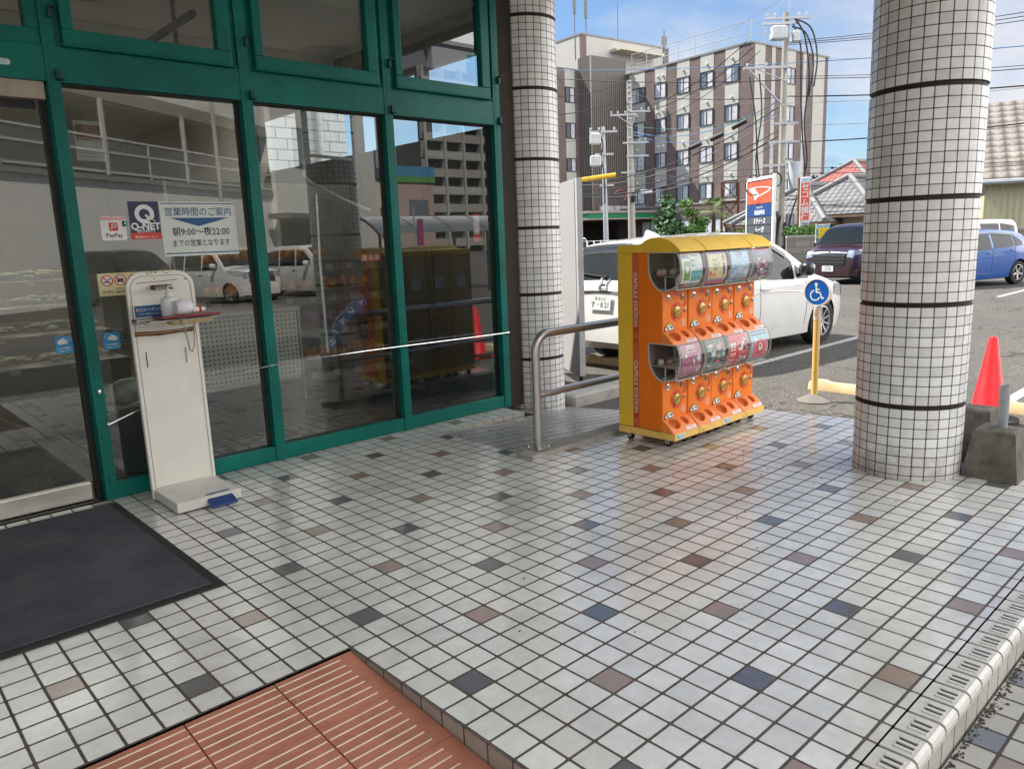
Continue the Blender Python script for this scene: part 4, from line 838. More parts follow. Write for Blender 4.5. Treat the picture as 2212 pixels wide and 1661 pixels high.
    b = MB(); b.cyl((.243, yf-.002, zb+.246), (.243, yf-.014, zb+.246), .004, 8); b.build('lever', [STEEL], fp)
    if rng.random() < .7:
        b = MB(); b.box((.222, yf-.001, zb+.100), (.270, yf-.0002, zb+.150)); b.build('pale_label', [M('pale_label', (.80,.36,.24), .5)], fp)
    # half-moon sign over the chute
    b = MB(); n = 18; cx_ = .072
    def moon(y, r, z0): return [V((cx_+r*cos(pi*i/n), y, zb+z0+r*1.0*sin(pi*i/n))) for i in range(n+1)]
    b.m(0).prism(moon(yf-.001, .053, .082), (0, -.004, 0)); b.m(1).add(moon(yf-.0056, .047, .085), [tuple(range(n+1))])
    b.m(2).add([V((cx_+.040*cos(pi*i/n), yf-.0060, zb+.100+.031*sin(pi*i/n))) for i in range(3, n-2)], [tuple(range(n-5))]) if False else None
    hm = b.build('half_moon_sign', [M('moon_rim', (.10,.06,.04), .5), PWH], root, recalc=False)
    b = MB(); b.quad((cx_-.030, yf-.0062, zb+.120), (cx_+.030, yf-.0062, zb+.120), (cx_+.020, yf-.0062, zb+.129), (cx_-.020, yf-.0062, zb+.129)); b.build('moon_banner', [M('arrow_yellow', (.80,.55,.03), .5)], hm, recalc=False)
    b = MB()
    for (x, z, r) in ((-.021,.106,.0075),(-.016,.095,.006),(.014,.110,.006),(.024,.104,.0065),(-.026,.112,.004),(.03,.113,.004)): disc(b, cx_+x, zb+z, r, yf-.0062, 10)
    b.build('moon_picture', [INK], hm, recalc=False)
    b = MB(); b.quad((cx_-.044, yf-.0063, zb+.0855), (cx_+.044, yf-.0063, zb+.0855), (cx_+.044, yf-.0063, zb+.091), (cx_-.044, yf-.0063, zb+.091)); b.build('moon_sill', [PRN['sand']], hm, recalc=False)
    # sloping lip with two hollowed chutes
    P0, P1, P2, P3 = V((-.150, .080)), V((-.190, .066)), V((-.225, .030)), V((-.245, -.006))
    def bez(t): return P0*(1-t)**3+P1*3*t*(1-t)**2+P2*3*t*t*(1-t)+P3*t**3
    nx, ns = 72, 36; G_ = []
    for j in range(ns+1):
        t = j/ns; p = bez(t); tg = (bez(min(1, t+.01))-bez(max(0, t-.01))).normalized(); nrm = V((tg.y, -tg.x)) ; 
        if nrm.y > 0: nrm = -nrm
        row = []
        for i in range(nx+1):
            x = UW*i/nx; d = 0
            e1 = ((x-.078)/.056)**2+((t-.40)/.36)**2; e2 = ((x-.205)/.030)**2+((t-.36)/.30)**2
            if e1 < 1: d = .030*min(1, (1-e1)*2.2)
            if e2 < 1: d = max(d, .024*min(1, (1-e2)*2.2))
            edge = min(x, UW-x); lift = -.004*max(0, 1-edge/.01)
            row.append(V((x, p.x+nrm.x*(d-lift), p.y+nrm.y*(d-lift)+zb)))
        G_.append(row)
    b = MB(); b.grid(G_); vi = len(b.v)
    for i in range(len(b.f)):
        j, k = divmod(i, nx); x = UW*(k+.5)/nx; t = (j+.5)/ns
        if ((x-.078)/.056)**2+((t-.40)/.36)**2 < .93 or ((x-.205)/.030)**2+((t-.36)/.30)**2 < .9: b.mi[i] = 1
    b.m(0)
    for x, ii in ((0, 0), (UW, nx)): b.add([G_[j][ii] for j in range(ns+1)] + [V((x, -.150, zb-.006))], [tuple(range(ns+2))])
    b.build('chute_lip', [M('orange_lip', (.88,.24,.055), .45, spec=.3, var=.06, scale=8), ORD], root, smooth=True, angle=50)
    b = MB(); t0, t1 = .78, .97; a, c = bez(t0), bez(t1); b.quad((.160, a.x-.0015, a.y+zb+.001), (.284, a.x-.0015, a.y+zb+.001), (.284, c.x-.0015, c.y+zb+.001), (.160, c.x-.0015, c.y+zb+.001)); lb = b.build('warning_label', [LAB], root, recalc=False)
    b = MB(); dv = V((0, (c-a).x, (c-a).y)); O2 = V((.222, a.x-.0028, a.y+zb+.001)); b.text('ご注意ください', O2+dv*.3, XA, -dv, .010, bold=.01); b.text('小さなお子様には', O2+dv*.62, XA, -dv, .0075); b.build('label_lettering', [PRN['rose']], lb, recalc=False)
KINDS = [('pouch', 'japan', 'green pouch card above and mauve card below'), ('lemon', 'forest', 'pale yellow card above and dark green card below'), ('sky', 'figure', 'light blue card above and red and white card below'), ('market', 'spiral', 'dark blue market card above and red spiral card below')]
for n in range(4):
    rng = random.Random(31+n)
    r = thing('capsule_machine', 'orange double capsule toy machine with '+KINDS[n][2], 'capsule machine', (MX0+PITCH*n, rng.uniform(-.004, .004) if n else 0, 0), 0, 'row of capsule toy machines')
    unit(r, .722, KINDS[n][0], rng, n == 0); unit(r, .112, KINDS[n][1], rng, n == 0)
    # curved yellow hood
    b = MB(); hp = [(.232,1.334),(.232,1.382),(.045,1.388),(.025,1.392),(-.005,1.410),(-.035,1.4225),(-.07,1.430),(-.11,1.431),(-.16,1.424),(-.21,1.407),(-.25,1.383),(-.28,1.355),(-.297,1.334),(-.285,1.332)]
    b.prism([V((0, y, z)) for y, z in hp], (UW, 0, 0)); b.build('hood', [YEL], r, bevel=.003)
    # yellow base with its turned-up lip, casters
    b = MB(); b.box((0, -.240, .058), (UW, MYB, .1075)); b.add([V((x, y, z)) for x in (0, UW) for y, z in ((-.240,.058),(-.256,.060),(-.256,.107),(-.240,.1075))], [(0,1,2,3),(7,6,5,4),(0,4,5,1),(1,5,6,2),(2,6,7,3)]); b.box((-.0006,-.22,.084),(UW+.0006,MYB-.002,.0865)); b.build('base', [YELB], r, bevel=.003)
    if n in (0, 2):
        b = MB(); b.box((.018, -.2572, .064), (.118, -.2562, .104)); s_ = b.build('owner_sticker', [LAB], r)
        b = MB(); disc(b, .036, .088, .010, -.2576, 12); b.text('カプセル', (.078, -.2576, .089), XA, ZA, .016, bold=.01); b.text('設置のお問合せ', (.07, -.2576, .074), XA, ZA, .0105); b.build('sticker_print', [PRN['teal']], s_, recalc=False)
    for x in (.055, .240):
        for y in (-.165, .165):
            b = MB(); b.m(0).cyl((x-.011, y, .028), (x+.011, y, .028), .028, 18); b.build('caster_wheel', [BLACK], r, smooth=True, angle=40)
            b = MB(); b.box((x-.020, y-.018, .020), (x-.0145, y+.018, .058)); b.box((x+.0145, y-.018, .020), (x+.020, y+.018, .058)); b.box((x-.020, y-.02, .052), (x+.020, y+.02, .0585)); b.build('caster_fork', [STEEL], r)
# ================================================================== CARS
def pchip(pts):
    xs = [p[0] for p in pts]; ys = [p[1] for p in pts]; n = len(xs)
    d = [(ys[i+1]-ys[i])/(xs[i+1]-xs[i]) for i in range(n-1)]
    m = [d[0]] + [0 if d[i-1]*d[i] <= 0 else 2*d[i-1]*d[i]/(d[i-1]+d[i]) for i in range(1, n-1)] + [d[-1]]
    def f(x):
        if x <= xs[0]: return ys[0]
        if x >= xs[-1]: return ys[-1]
        k = max(i for i in range(n-1) if xs[i] <= x); h = xs[k+1]-xs[k]; t = (x-xs[k])/h
        return ys[k]*(2*t**3-3*t*t+1)+m[k]*h*(t**3-2*t*t+t)+ys[k+1]*(-2*t**3+3*t*t)+m[k+1]*h*(t**3-t*t)
    return f
CGL = None
def carglass():
    global CGL
    if CGL: return CGL
    mt, t, p, L = newmat('car_glass'); p.inputs['Base Color'].default_value = (.012,.016,.018,1); p.inputs['Roughness'].default_value = .03; p.inputs['Specular IOR Level'].default_value = .32
    CGL = mt; return mt
REDL = M('tail_lamp', (.42,.008,.012), .12, var=.3, scale=60, coat=1); LAMP = M('head_lamp', (.55,.57,.58), .08, .6, var=.5, scale=45, coat=1); TYRE = M('tyre', (.020,.020,.021), .85); ALLOY = M('alloy', (.52,.52,.53), .28, .9); PLATE = M('number_plate', (.76,.77,.75), .4)
class Car:
    def __init__(s, name, label, loc, heading, spec, paint, scale=1.0, group=None, cat='car'):
        s.__dict__.update(spec); s.root = thing(name, label, cat, loc, R(heading), group); s.root.scale = (scale,)*3; s.paint = paint
        s.T = pchip(s.top); s.B = pchip(s.bot); s.BE = pchip(s.belt); s.WD = pchip(s.wid); s.body()
    def sy(s, x, z):
        zb = s.BE(x); w = s.WD(x)*s.W/2; zo = s.B(x)
        if z <= zb: u = (zb-z)/max(.05, zb-zo); return w*(1-.012*u-.045*u**4) + .012*sin(pi*min(1, max(0, (z-zo)/(zb-zo+.001))))**2
        return w*(1-s.tum*((z-zb)/(s.H-zb))**1.1)
    def edge(s, x):
        zt = s.T(x)-s.crown; r = min(s.r, max(.01, (zt-s.B(x))*.35)); ys = s.sy(x, zt-r); return zt, r, ys
    def tz(s, x, y):
        zt, r, ys = s.edge(x); ye = ys-r; q = abs(y)
        if q <= ye: return zt+s.crown*(1-(q/ye)**2)
        u = min(1, (q-ye)/r); return zt-r+r*sqrt(max(0, 1-u*u))
    def half(s, x):
        zt, r, ys = s.edge(x); zo = s.B(x); P_ = [V((x, 0, zo)), V((x, s.sy(x, zo)*.55, zo)), V((x, s.sy(x, zo)-.03, zo))]
        for k in range(13): z = zo+.02+(zt-r-zo-.02)*k/12; P_.append(V((x, s.sy(x, z), z)))
        for k in range(1, 6): a = pi/2*k/5; P_.append(V((x, ys-r+r*cos(a), zt-r+r*sin(a))))
        for k in range(1, 5): y = (ys-r)*(1-k/4); P_.append(V((x, y, zt+s.crown*(1-(y/(ys-r))**2))))
        return P_
    def body(s):
        xs = []
        for (a, za), (c, zc) in zip(s.top[:-1], s.top[1:]):
            n = max(2, int(sqrt((c-a)**2+(zc-za)**2)/.055)); xs += [a+(c-a)*k/n for k in range(n)]
        xs.append(s.top[-1][0]); rings = []
        for x in xs:
            h = s.half(x); rings.append(h+[V((p.x, -p.y, p.z)) for p in h[-2:0:-1]])
        b = MB(); b.loft(rings, True, True); o = b.build('body', [s.paint, M('wheel_well', (.012,.012,.012), .9)])
        c = MB()
        for wx in s.wx:
            for sd in (-1, 1): c.m(1).cyl((wx, sd*(s.W/2-.30), s.wr+.0), (wx, sd*(s.W/2+.2), s.wr+.0), s.wr+.045, 40)
        ct = c.build('cut', [s.paint, M('wheel_well', (0,0,0))])
        md = o.modifiers.new('b', 'BOOLEAN'); md.operation = 'DIFFERENCE'; md.solver = 'EXACT'; md.object = ct
        bpy.context.view_layer.update(); dg = bpy.context.evaluated_depsgraph_get()
        me = bpy.data.meshes.new_from_object(o.evaluated_get(dg)); o.modifiers.clear(); o.data = me; me.name = 'body'
        bpy.data.objects.remove(ct)
        me.polygons.foreach_set('use_smooth', [True]*len(me.polygons))
        try: me.set_sharp_from_angle(angle=R(32))
        except Exception: pass
        o.parent = s.root; s.bodyo = o
    def part(s, name, b, mats, par=None, smooth=True, **k): return b.build(name, mats, par or s.root, smooth=smooth, **k)
    def sidep(s, st, sd, off=.005, nx=6, nz=4, b=None):
        b = b or MB(); xs = [p[0] for p in st]; lo = lambda x: lin(xs, [p[1] for p in st], x); hi = lambda x: lin(xs, [p[2] for p in st], x); X = []
        for a, c in zip(xs[:-1], xs[1:]): X += [a+(c-a)*k/nx for k in range(nx)]
        X.append(xs[-1]); b.grid([[V((x, sd*(s.sy(x, lo(x)+(hi(x)-lo(x))*k/nz)+off), lo(x)+(hi(x)-lo(x))*k/nz)) for k in range(nz+1)] for x in X]); return b
    def topp(s, x0, x1, y0, y1, off=.005, nx=14, ny=10, b=None):
        b = b or MB(); G_ = []
        for i in range(nx+1):
            x = x0+(x1-x0)*i/nx; a = y0(x) if callable(y0) else y0; c = y1(x) if callable(y1) else y1; row = []
            sl = (s.T(x+.01)-s.T(x-.01))/.02; n = V((-sl, 0, 1)).normalized()
            for k in range(ny+1): y = a+(c-a)*k/ny; row.append(V((x, y, s.tz(x, y)))+n*off)
            G_.append(row)
        b.grid(G_); return b
    def ye(s, x, m=0.0): zt, r, ys = s.edge(x); return ys-r*m
    def xat(s, z, front=True):
        xs = [p[0] for p in s.top]; a, c = (xs[-1], 0) if front else (xs[0], 0)
        for _ in range(50):
            mid = (a+c)/2
            if s.T(mid) < z: a = mid
            else: c = mid
        return (a+c)/2
    def wheels(s, spokes=5, rim=None, rr=.66):
        for wx in s.wx:
            for sd in (-1, 1):
                y0 = sd*(s.W/2-.018); M_ = Matrix.Translation((wx, y0, s.wr)) @ Matrix.Rotation(-sd*pi/2, 4, 'X'); w = s.wr
                whl = bpy.data.objects.new('wheel', None); COL.objects.link(whl); whl.parent = s.root
                b = MB(); b.lathe([(w*rr, -.19), (w*.9, -.20), (w, -.17), (w, -.03), (w*.95, -.004), (w*rr, -.001), (w*(rr-.02), -.03), (w*(rr-.02), -.17)], (0,0,0), 36, M_, cap=False); b.build('tyre', [TYRE], whl, smooth=True)
                b = MB(); R_ = w*rr; b.m(0).lathe([(R_, -.003), (R_-.012, -.001), (R_-.018, -.012), (R_-.02, -.05)], (0,0,0), 36, M_, cap=False); b.m(1).lathe([(R_-.018, -.06), (.001, -.06)], (0,0,0), 24, M_); b.m(0).lathe([(.001, -.010), (.035, -.010), (.04, -.03)], (0,0,0), 16, M_)
                for k in range(spokes):
                    A = Matrix.Rotation(2*pi*k/spokes+.3, 4, 'Z'); q = .030 if spokes < 8 else .016
                    b.m(0).add([M_ @ A @ V(p) for p in ((.03,-q,-.02),(.03,q,-.02),(R_-.012,q*.75,-.006),(R_-.012,-q*.75,-.006),(.03,-q,-.045),(.03,q,-.045),(R_-.012,q*.75,-.04),(R_-.012,-q*.75,-.04))], [(0,1,2,3),(7,6,5,4),(0,4,5,1),(2,6,7,3),(1,5,6,2),(0,3,7,4)])
                b.build('rim', [rim or ALLOY, M('brake_dark', (.03,.03,.03), .6)], whl, smooth=True, angle=30)
    def mirrors(s, x, z, col=None):
        for sd in (-1, 1):
            y = s.sy(x, z); b = MB(); b.rbox((x-.05, sd*(y+.12)-.095, z), (x+.07, sd*(y+.12)+.095, z+.165), .03); b.tube([(x+.02, sd*(y-.03), z+.0), (x+.01, sd*(y+.08), z+.02)], .022, 8); s.part('mirror', b, [col or s.paint], angle=60)
    def handles(s, pts, mat=None):
        for x, z in pts:
            for sd in (-1, 1):
                b = MB(); y = s.sy(x, z); b.tube([(x-.09, sd*(y+.0), z), (x-.07, sd*(y+.022), z+.004), (x+.07, sd*(y+.022), z+.006), (x+.09, sd*(y), z+.004)], .014, 8); s.part('door_handle', b, [mat or s.paint])
    def seams(s, xs_, mat=None):
        for x, z0, z1 in xs_:
            for sd in (-1, 1):
                b = MB(); n = 10; pts = [V((x+ (.02*sin(3*k/n)), sd*(s.sy(x, z0+(z1-z0)*k/n)+.0008), z0+(z1-z0)*k/n)) for k in range(n+1)]; b.tube(pts, .0035, 4); s.part('door_seam', b, [M('seam_black', (.02,.02,.02), .8)])
    def plate(s, x, z, rear, l1, l2, pmat=None, tilt=0):
        sg = -1 if rear else 1; X = V((0, sg, 0)); Y = V((sg*-sin(tilt)*1, 0, cos(tilt))); 
        N = X.cross(Y); O = V((x, 0, z)); b = MB(); p = [O+X*a+Y*c for a, c in ((-.165,-.0825),(.165,-.0825),(.165,.0825),(-.165,.0825))]; b.prism(p, N*.008); pl = s.part('number_plate', b, [pmat or PLATE], smooth=False)
        b = MB(); b.text(l1, O+Y*.045+N*.008, X, Y, .052); b.text(l2, O-Y*.022+N*.008, X, Y, .088, bold=.02, squash=.9); b.build('plate_lettering', [M('plate_green', (.01,.09,.05), .5)], pl, recalc=False); return pl
def lin(xs, ys, x):
    for k in range(len(xs)-1):
        if xs[k] <= x <= xs[k+1] or xs[k] >= x >= xs[k+1]: return ys[k]+(ys[k+1]-ys[k])*(x-xs[k])/(xs[k+1]-xs[k])
    return ys[-1]
WAGON = dict(L=4.4, W=1.695, H=1.545, wx=(-1.27, 1.26), wr=.31, tum=.21, crown=.035, r=.075,
    top=[(-2.2,.45),(-2.19,.62),(-2.165,.80),(-2.14,.97),(-2.10,1.03),(-1.98,1.20),(-1.84,1.385),(-1.80,1.455),(-1.62,1.50),(-1.1,1.535),(-.5,1.54),(-.08,1.51),(.25,1.425),(.70,1.195),(1.04,1.005),(1.35,.93),(1.75,.82),(1.97,.70),(2.05,.55),(2.09,.40)],
    bot=[(-2.2,.34),(-1.95,.22),(-1.6,.19),(1.6,.17),(1.9,.19),(2.09,.24)], belt=[(-2.2,.93),(-1.3,.95),(.3,.90),(1.3,.84),(2.09,.68)], wid=[(-2.2,.80),(-2.12,.90),(-1.9,.96),(-1.2,1.0),(1.0,1.0),(1.6,.95),(1.9,.86),(2.09,.64)])
KEI = dict(L=3.5, W=1.48, H=1.66, wx=(-1.2, 1.25), wr=.29, tum=.12, crown=.03, r=.07,
    top=[(-1.75,.45),(-1.74,.70),(-1.73,.95),(-1.68,1.30),(-1.62,1.56),(-1.5,1.63),(-.5,1.66),(.2,1.65),(.55,1.57),(.95,1.22),(1.1,1.05),(1.4,.98),(1.62,.90),(1.70,.75),(1.735,.55),(1.75,.42)],
    bot=[(-1.75,.30),(-1.4,.19),(1.4,.18),(1.75,.24)], belt=[(-1.75,.98),(1.0,.96),(1.75,.85)], wid=[(-1.75,.86),(-1.65,.95),(-1.3,1.0),(1.2,1.0),(1.55,.94),(1.75,.80)])
MINI = dict(L=3.72, W=1.67, H=1.735, wx=(-1.22, 1.27), wr=.30, tum=.18, crown=.035, r=.08,
    top=[(-1.86,.45),(-1.85,.70),(-1.84,.98),(-1.78,1.35),(-1.71,1.62),(-1.55,1.70),(-.5,1.735),(.15,1.725),(.5,1.64),(.95,1.27),(1.12,1.10),(1.45,1.04),(1.70,.97),(1.78,.86),(1.82,.66),(1.85,.45)],
    bot=[(-1.86,.32),(-1.5,.2),(1.5,.18),(1.86,.24)], belt=[(-1.86,1.02),(1.0,1.0),(1.86,.88)], wid=[(-1.86,.86),(-1.75,.95),(-1.4,1.0),(1.3,1.0),(1.62,.94),(1.78,.86),(1.86,.74)])
HATCH = dict(L=4.0, W=1.695, H=1.455, wx=(-1.33, 1.22), wr=.305, tum=.24, crown=.035, r=.09,
    top=[(-2.0,.45),(-1.98,.66),(-1.95,.86),(-1.88,.98),(-1.66,1.18),(-1.46,1.335),(-1.2,1.39),(-.5,1.45),(.1,1.445),(.5,1.35),(1.05,1.03),(1.3,.93),(1.65,.82),(1.85,.68),(1.95,.52),(2.0,.42)],
    bot=[(-2.0,.32),(-1.7,.2),(1.7,.17),(2.0,.22)], belt=[(-2.0,.95),(-1.0,.95),(.4,.88),(1.2,.82),(2.0,.66)], wid=[(-2.0,.78),(-1.9,.88),(-1.6,.97),(-1.1,1.0),(1.0,1.0),(1.6,.93),(1.9,.80),(2.0,.66)])
PWHITE = carpaint('pearl_white', (.74,.745,.73)); PMAR = carpaint('maroon_paint', (.055,.020,.028), .35, .3); PBLUE = carpaint('blue_paint', (.006,.085,.36), .10, .3); PDARK = carpaint('black_paint', (.018,.016,.020), .2); PSILV = carpaint('silver_paint', (.42,.43,.45), .6)
VISOR = M('rain_visor', (.025,.025,.028), .25, coat=.5)
def greenhouse(c, wins, ws, rw=None):
    for sd in (-1, 1):
        for st in wins: c.part('side_window', c.sidep(st, sd), [carglass()])
    x0, x1 = ws; c.part('windshield', c.topp(x0, x1, lambda x: -c.ye(x, .75), lambda x: c.ye(x, .75)), [carglass()])
    if rw: x0, x1 = rw; c.part('rear_window', c.topp(x0, x1, lambda x: -c.ye(x, 1.1), lambda x: c.ye(x, 1.1), off=.006), [carglass()])
# ---- white estate car beyond the machines
w = Car('white_estate_car', 'white estate car parked behind the capsule machines with its tailgate towards us', (7.84, 2.62, LOT-.018), -4, WAGON, PWHITE, 1.035)
greenhouse(w, [[(-1.78,1.02,1.10),(-1.62,1.0,1.32),(-1.18,.985,1.40)], [(-1.12,.985,1.405),(-.30,.955,1.43)], [(-.22,.955,1.43),(.02,.94,1.40),(.38,.925,1.235),(.50,.92,1.14)], [(.56,.925,1.10),(.84,.915,.955)]], (.29, 1.0), (-2.085, -1.86))
w.wheels(10); w.mirrors(.60, .96, M('mirror_black', (.02,.02,.02), .2, coat=1)); w.handles([(-.15,.83),(-.98,.86)]); w.seams([(-.27,.32,.95),(-1.14,.45,.98),(.78,.32,.90)])
for sd in (-1, 1):
    b = MB(); w.sidep([(-2.13,.86,.99),(-1.98,.88,1.04),(-1.82,.93,1.02)], sd, .008, b=b); y0 = .50*sd
    w.topp(-2.16, -2.115, (lambda x: .40*sd), (lambda x: sd*w.ye(x, .3)), .008, 6, 6, b=b); w.part('tail_lamp', b, [REDL])
    b = MB(); w.sidep([(-1.13,1.37,1.415),(-.3,1.40,1.442),(.02,1.36,1.41),(.38,1.19,1.25)], sd, .020, nz=2, b=b); w.part('rain_visor', b, [VISOR])
    b = MB(); w.sidep([(-.9,.20,.27),(.85,.19,.25)], sd, .015, b=b); w.part('side_sill', b, [PWHITE])
    b = MB(); w.sidep([(1.55,.66,.83),(1.8,.62,.78),(1.94,.60,.70)], sd, .006, b=b); w.part('headlight', b, [LAMP])
    b = MB(); b.tube([V((-.95+2.0*k/8, sd*(w.sy(-.95+2.0*k/8, .78+.05*k/8-.14*(k/8)**3)+.001), .78+.05*k/8-.14*(k/8)**3)) for k in range(9)], .008, 6); w.part('crease', b, [PWHITE])
b = MB(); w.topp(-1.862, -1.80, lambda x: -w.ye(x, 1.0), lambda x: w.ye(x, 1.0), .010, 5, 8, b=b); w.part('spoiler', b, [M('gloss_black', (.012,.012,.013), .12, coat=1)])
b = MB(); w.topp(w.xat(.905, False), w.xat(.93, False), lambda x: -w.ye(x, .6), lambda x: w.ye(x, .6), .010, 3, 8, b=b); w.part('chrome_strip', b, [CHROME])
xm = -2.118; b = MB()
def rear_pt(y, z, off=.012): return V((w.xat(z, False)-off, y, z))
for q in ([(-.058,1.055),(-.048,.965)], [(.058,1.055),(.048,.965)]): b.tube([rear_pt(*q[0]), rear_pt(q[0][0]*.72, 1.01), rear_pt(*q[1])], .010, 6)
b.tube([rear_pt(-.045,1.005), rear_pt(.045,1.005)], .008, 6); fr = [(-.075,1.068),(.075,1.068),(.062,.952),(-.062,.952),(-.075,1.068)]; b.tube([rear_pt(*q) for q in fr], .007, 6); w.part('emblem', b, [CHROME])
w.plate(-2.185, .795, True, '熊本533', 'す・8 21', tilt=.12)
b = MB(); b.tube([rear_pt(-.02,1.085,.02), rear_pt(.20,1.10,.03), rear_pt(.48,1.13,.03)], .010, 6); b.ball(rear_pt(0, 1.08, .02), .03, 6); w.part('rear_wiper', b, [PLASTIC_B])
b = MB(); b.text('HYBRID', rear_pt(.56, .86, .006), (0,-1,0), (0,0,1), .035, shear=.3); w.part('badge', b, [CHROME], smooth=False, recalc=False)
b = MB(); b.loft([[V((x, y*h, w.tz(x, 0)+z)) for y, z in ((-.035,0),(0,hh),(.035,0))] for x, h, hh in ((-1.42,1,.01),(-1.40,.9,.075),(-1.36,.7,.085),(-1.15,.3,.012))], True, True); w.part('antenna_fin', b, [PWHITE])
# ---- parked cars across the lot
def front_face(c, grille_z, lamp_z, grmat, bars=6, plate=('・・・', '12-34'), lampw=.30, pmat=None, chrome=True):
    g0, g1 = grille_z; l0, l1 = lamp_z
    x0, x1 = c.xat(g0), c.xat(g1); hw = c.W*.29
    b = MB(); c.topp(x1, x0, -hw, hw, .008, 6, 8, b=b); g = c.part('grille', b, [grmat])
    b = MB()
    for k in range(bars):
        z = g0+(g1-g0)*(k+.5)/bars; x = c.xat(z); b.tube([V((c_x, y, z)) for y in [-hw*.98+2*hw*.98*i/8 for i in range(9)] for c_x in [x+.016-.03*(y/hw)**2*0]], .008, 5)
    if bars: b.build('grille_bar', [CHROME], g, smooth=True)
    if chrome:
        b = MB(); z = g1+.03; x = c.xat(z); c.topp(c.xat(g1+.045), c.xat(g1+.010), -hw*1.05, hw*1.05, .014, 3, 8, b=b); c.part('chrome_bar', b, [CHROME]); b = MB(); b.lathe([(.001,0),(.055,0),(.05,.012),(.001,.016)], (0,0,0), 16, Matrix.Translation((c.xat(z)+.005, 0, z)) @ Matrix.Rotation(pi/2, 4, 'Y')); c.part('emblem', b, [CHROME])
    for sd in (-1, 1):
        b = MB(); xa, xb = c.xat(l1), c.xat(l0); c.topp(xa, xb, (lambda x: sd*hw*1.08), (lambda x: sd*c.ye(x, .25)), .010, 6, 8, b=b); c.sidep([(xb-.02,l0+.03,l1-.02),(xa-.10,l0+.06,l1+.0),(xa-.34,l1-.03,l1+.02)], sd, .010, b=b); c.part('headlight', b, [LAMP])
        b = MB(); z0 = c.B(1.6)+.12; xb = c.xat(z0); c.topp(c.xat(z0+.14), xb, (lambda x: sd*hw*1.15), (lambda x: sd*c.ye(x, .9)), .008, 4, 4, b=b); c.part('fog_lamp_recess', b, [PLASTIC_B])
    b = MB(); z0 = c.B(1.6)+.06; c.topp(c.xat(z0+.16), c.xat(z0+.01), -hw*.9, hw*.9, .006, 4, 6, b=b); c.part('lower_grille', b, [PLASTIC_B])
    c.plate(c.xat(g0-.10)+.015, g0-.10, False, plate[0], plate[1], pmat)
    b = MB(); xw = c.xat(lin([0, 1], [l1+.1, l1+.2], .5)); 
def wipers(c, x0):
    for y0, y1 in ((-.10, .55), (-.62, .02)):
        b = MB(); b.tube([V((x0+.03, y0, c.tz(x0+.03, y0)+.02)), V((x0-.02, (y0+y1)/2, c.tz(x0-.02, (y0+y1)/2)+.024)), V((x0-.06, y1, c.tz(x0-.06, y1)+.02))], .009, 6); c.part('wiper', b, [PLASTIC_B])
def boxy(c, zlo=1.02, zhi=1.56, k=1.0, tail=-1.0):
    S = c.L/3.72
    greenhouse(c, [[(-1.60*S,zlo,zhi-.08),(-1.0*S,zlo,zhi),(-.92*S,zlo,zhi)], [(-.85*S,zlo,zhi),(-.02*S,zlo,zhi+.01)], [(.05*S,zlo,zhi+.01),(.42*S,zlo,zhi-.02),(.78*S,zlo,zlo+.20)]], (.52*S, 1.06*S), (c.xat(zlo+.06, False), c.xat(zhi, False)))
    c.seams([(-.88*S,.3,zlo-.02),(.02*S,.3,zlo-.02),(.95*S,.3,zlo-.04)]); c.handles([(-.05*S,zlo-.12),(-.95*S,zlo-.10)])
    for sd in (-1, 1):
        b = MB(); c.sidep([(c.xat(.9, False)+.01,.72,zlo+.25),(c.xat(.9, False)+.12,.74,zlo+.22)], sd, .008, b=b); c.part('tail_lamp', b, [REDL])
mv = Car('maroon_minivan', 'dark maroon minivan facing us with a wide chrome grille by the block wall', (22.25, 6.78, LOT-.018), 178, MINI, PMAR, 1.0)
boxy(mv); mv.wheels(6); mv.mirrors(.72, 1.06); front_face(mv, (.56, .88), (.80, .99), M('grille_black', (.010,.010,.011), .8, spec=.15), 8, ('熊本501', '12-18')); wipers(mv, 1.10)
bl = Car('blue_hatchback', 'bright blue hatchback parked side on to the right of the tiled column', (20.65, 3.61, LOT-.018), 161, HATCH, PBLUE, 1.0)
greenhouse(bl, [[(-1.42,1.0,1.10),(-1.22,.985,1.22),(-1.10,.98,1.27)], [(-1.06,.98,1.275),(-.30,.94,1.335)], [(-.22,.94,1.34),(.3,.90,1.32),(.70,.87,1.10)]], (.55, 1.02), (-1.82, -1.50)); bl.wheels(5); bl.mirrors(.70, .93); bl.handles([(-.12,.84),(-1.02,.88)]); bl.seams([(-.26,.3,.93),(-1.12,.5,.96),(.86,.3,.85)])
for sd in (-1, 1):
    b = MB(); bl.sidep([(-1.92,.70,.90),(-1.72,.80,.97),(-1.60,.93,.97)], sd, .008, b=b); bl.part('tail_lamp', b, [REDL]); b = MB(); bl.sidep([(-1.1,1.25,1.29),(-.3,1.315,1.35),(.3,1.30,1.335)], sd, .02, nz=2, b=b); bl.part('rain_visor', b, [VISOR])
    b = MB(); b.tube([V((-1.6+2.6*k/8, sd*(bl.sy(-1.6+2.6*k/8, .80-.10*k/8)+.001), .80-.10*k/8)) for k in range(9)], .010, 6); bl.part('crease', b, [PBLUE])
b = MB(); b.rbox((-1.5,-.55,1.335),(-1.32,.55,1.375),.015); bl.part('spoiler', b, [PBLUE])
wm = Car('white_minivan', 'white roofed minivan mostly hidden behind the blue hatchback', (25.2, 5.0, LOT-.018), 161, MINI, PSILV, 1.0); boxy(wm); wm.wheels(6); wm.mirrors(.72, 1.06)
fm = Car('white_kei_van', 'white high roofed car whose roof shows above the white estate car', (13.2, 6.6, LOT-.018), 178, MINI, PWHITE, .93); boxy(fm); fm.wheels(6); fm.mirrors(.72, 1.06); front_face(fm, (.66, .88), (.80, .98), PLASTIC_B, 4, ('熊本580', '25-61'))
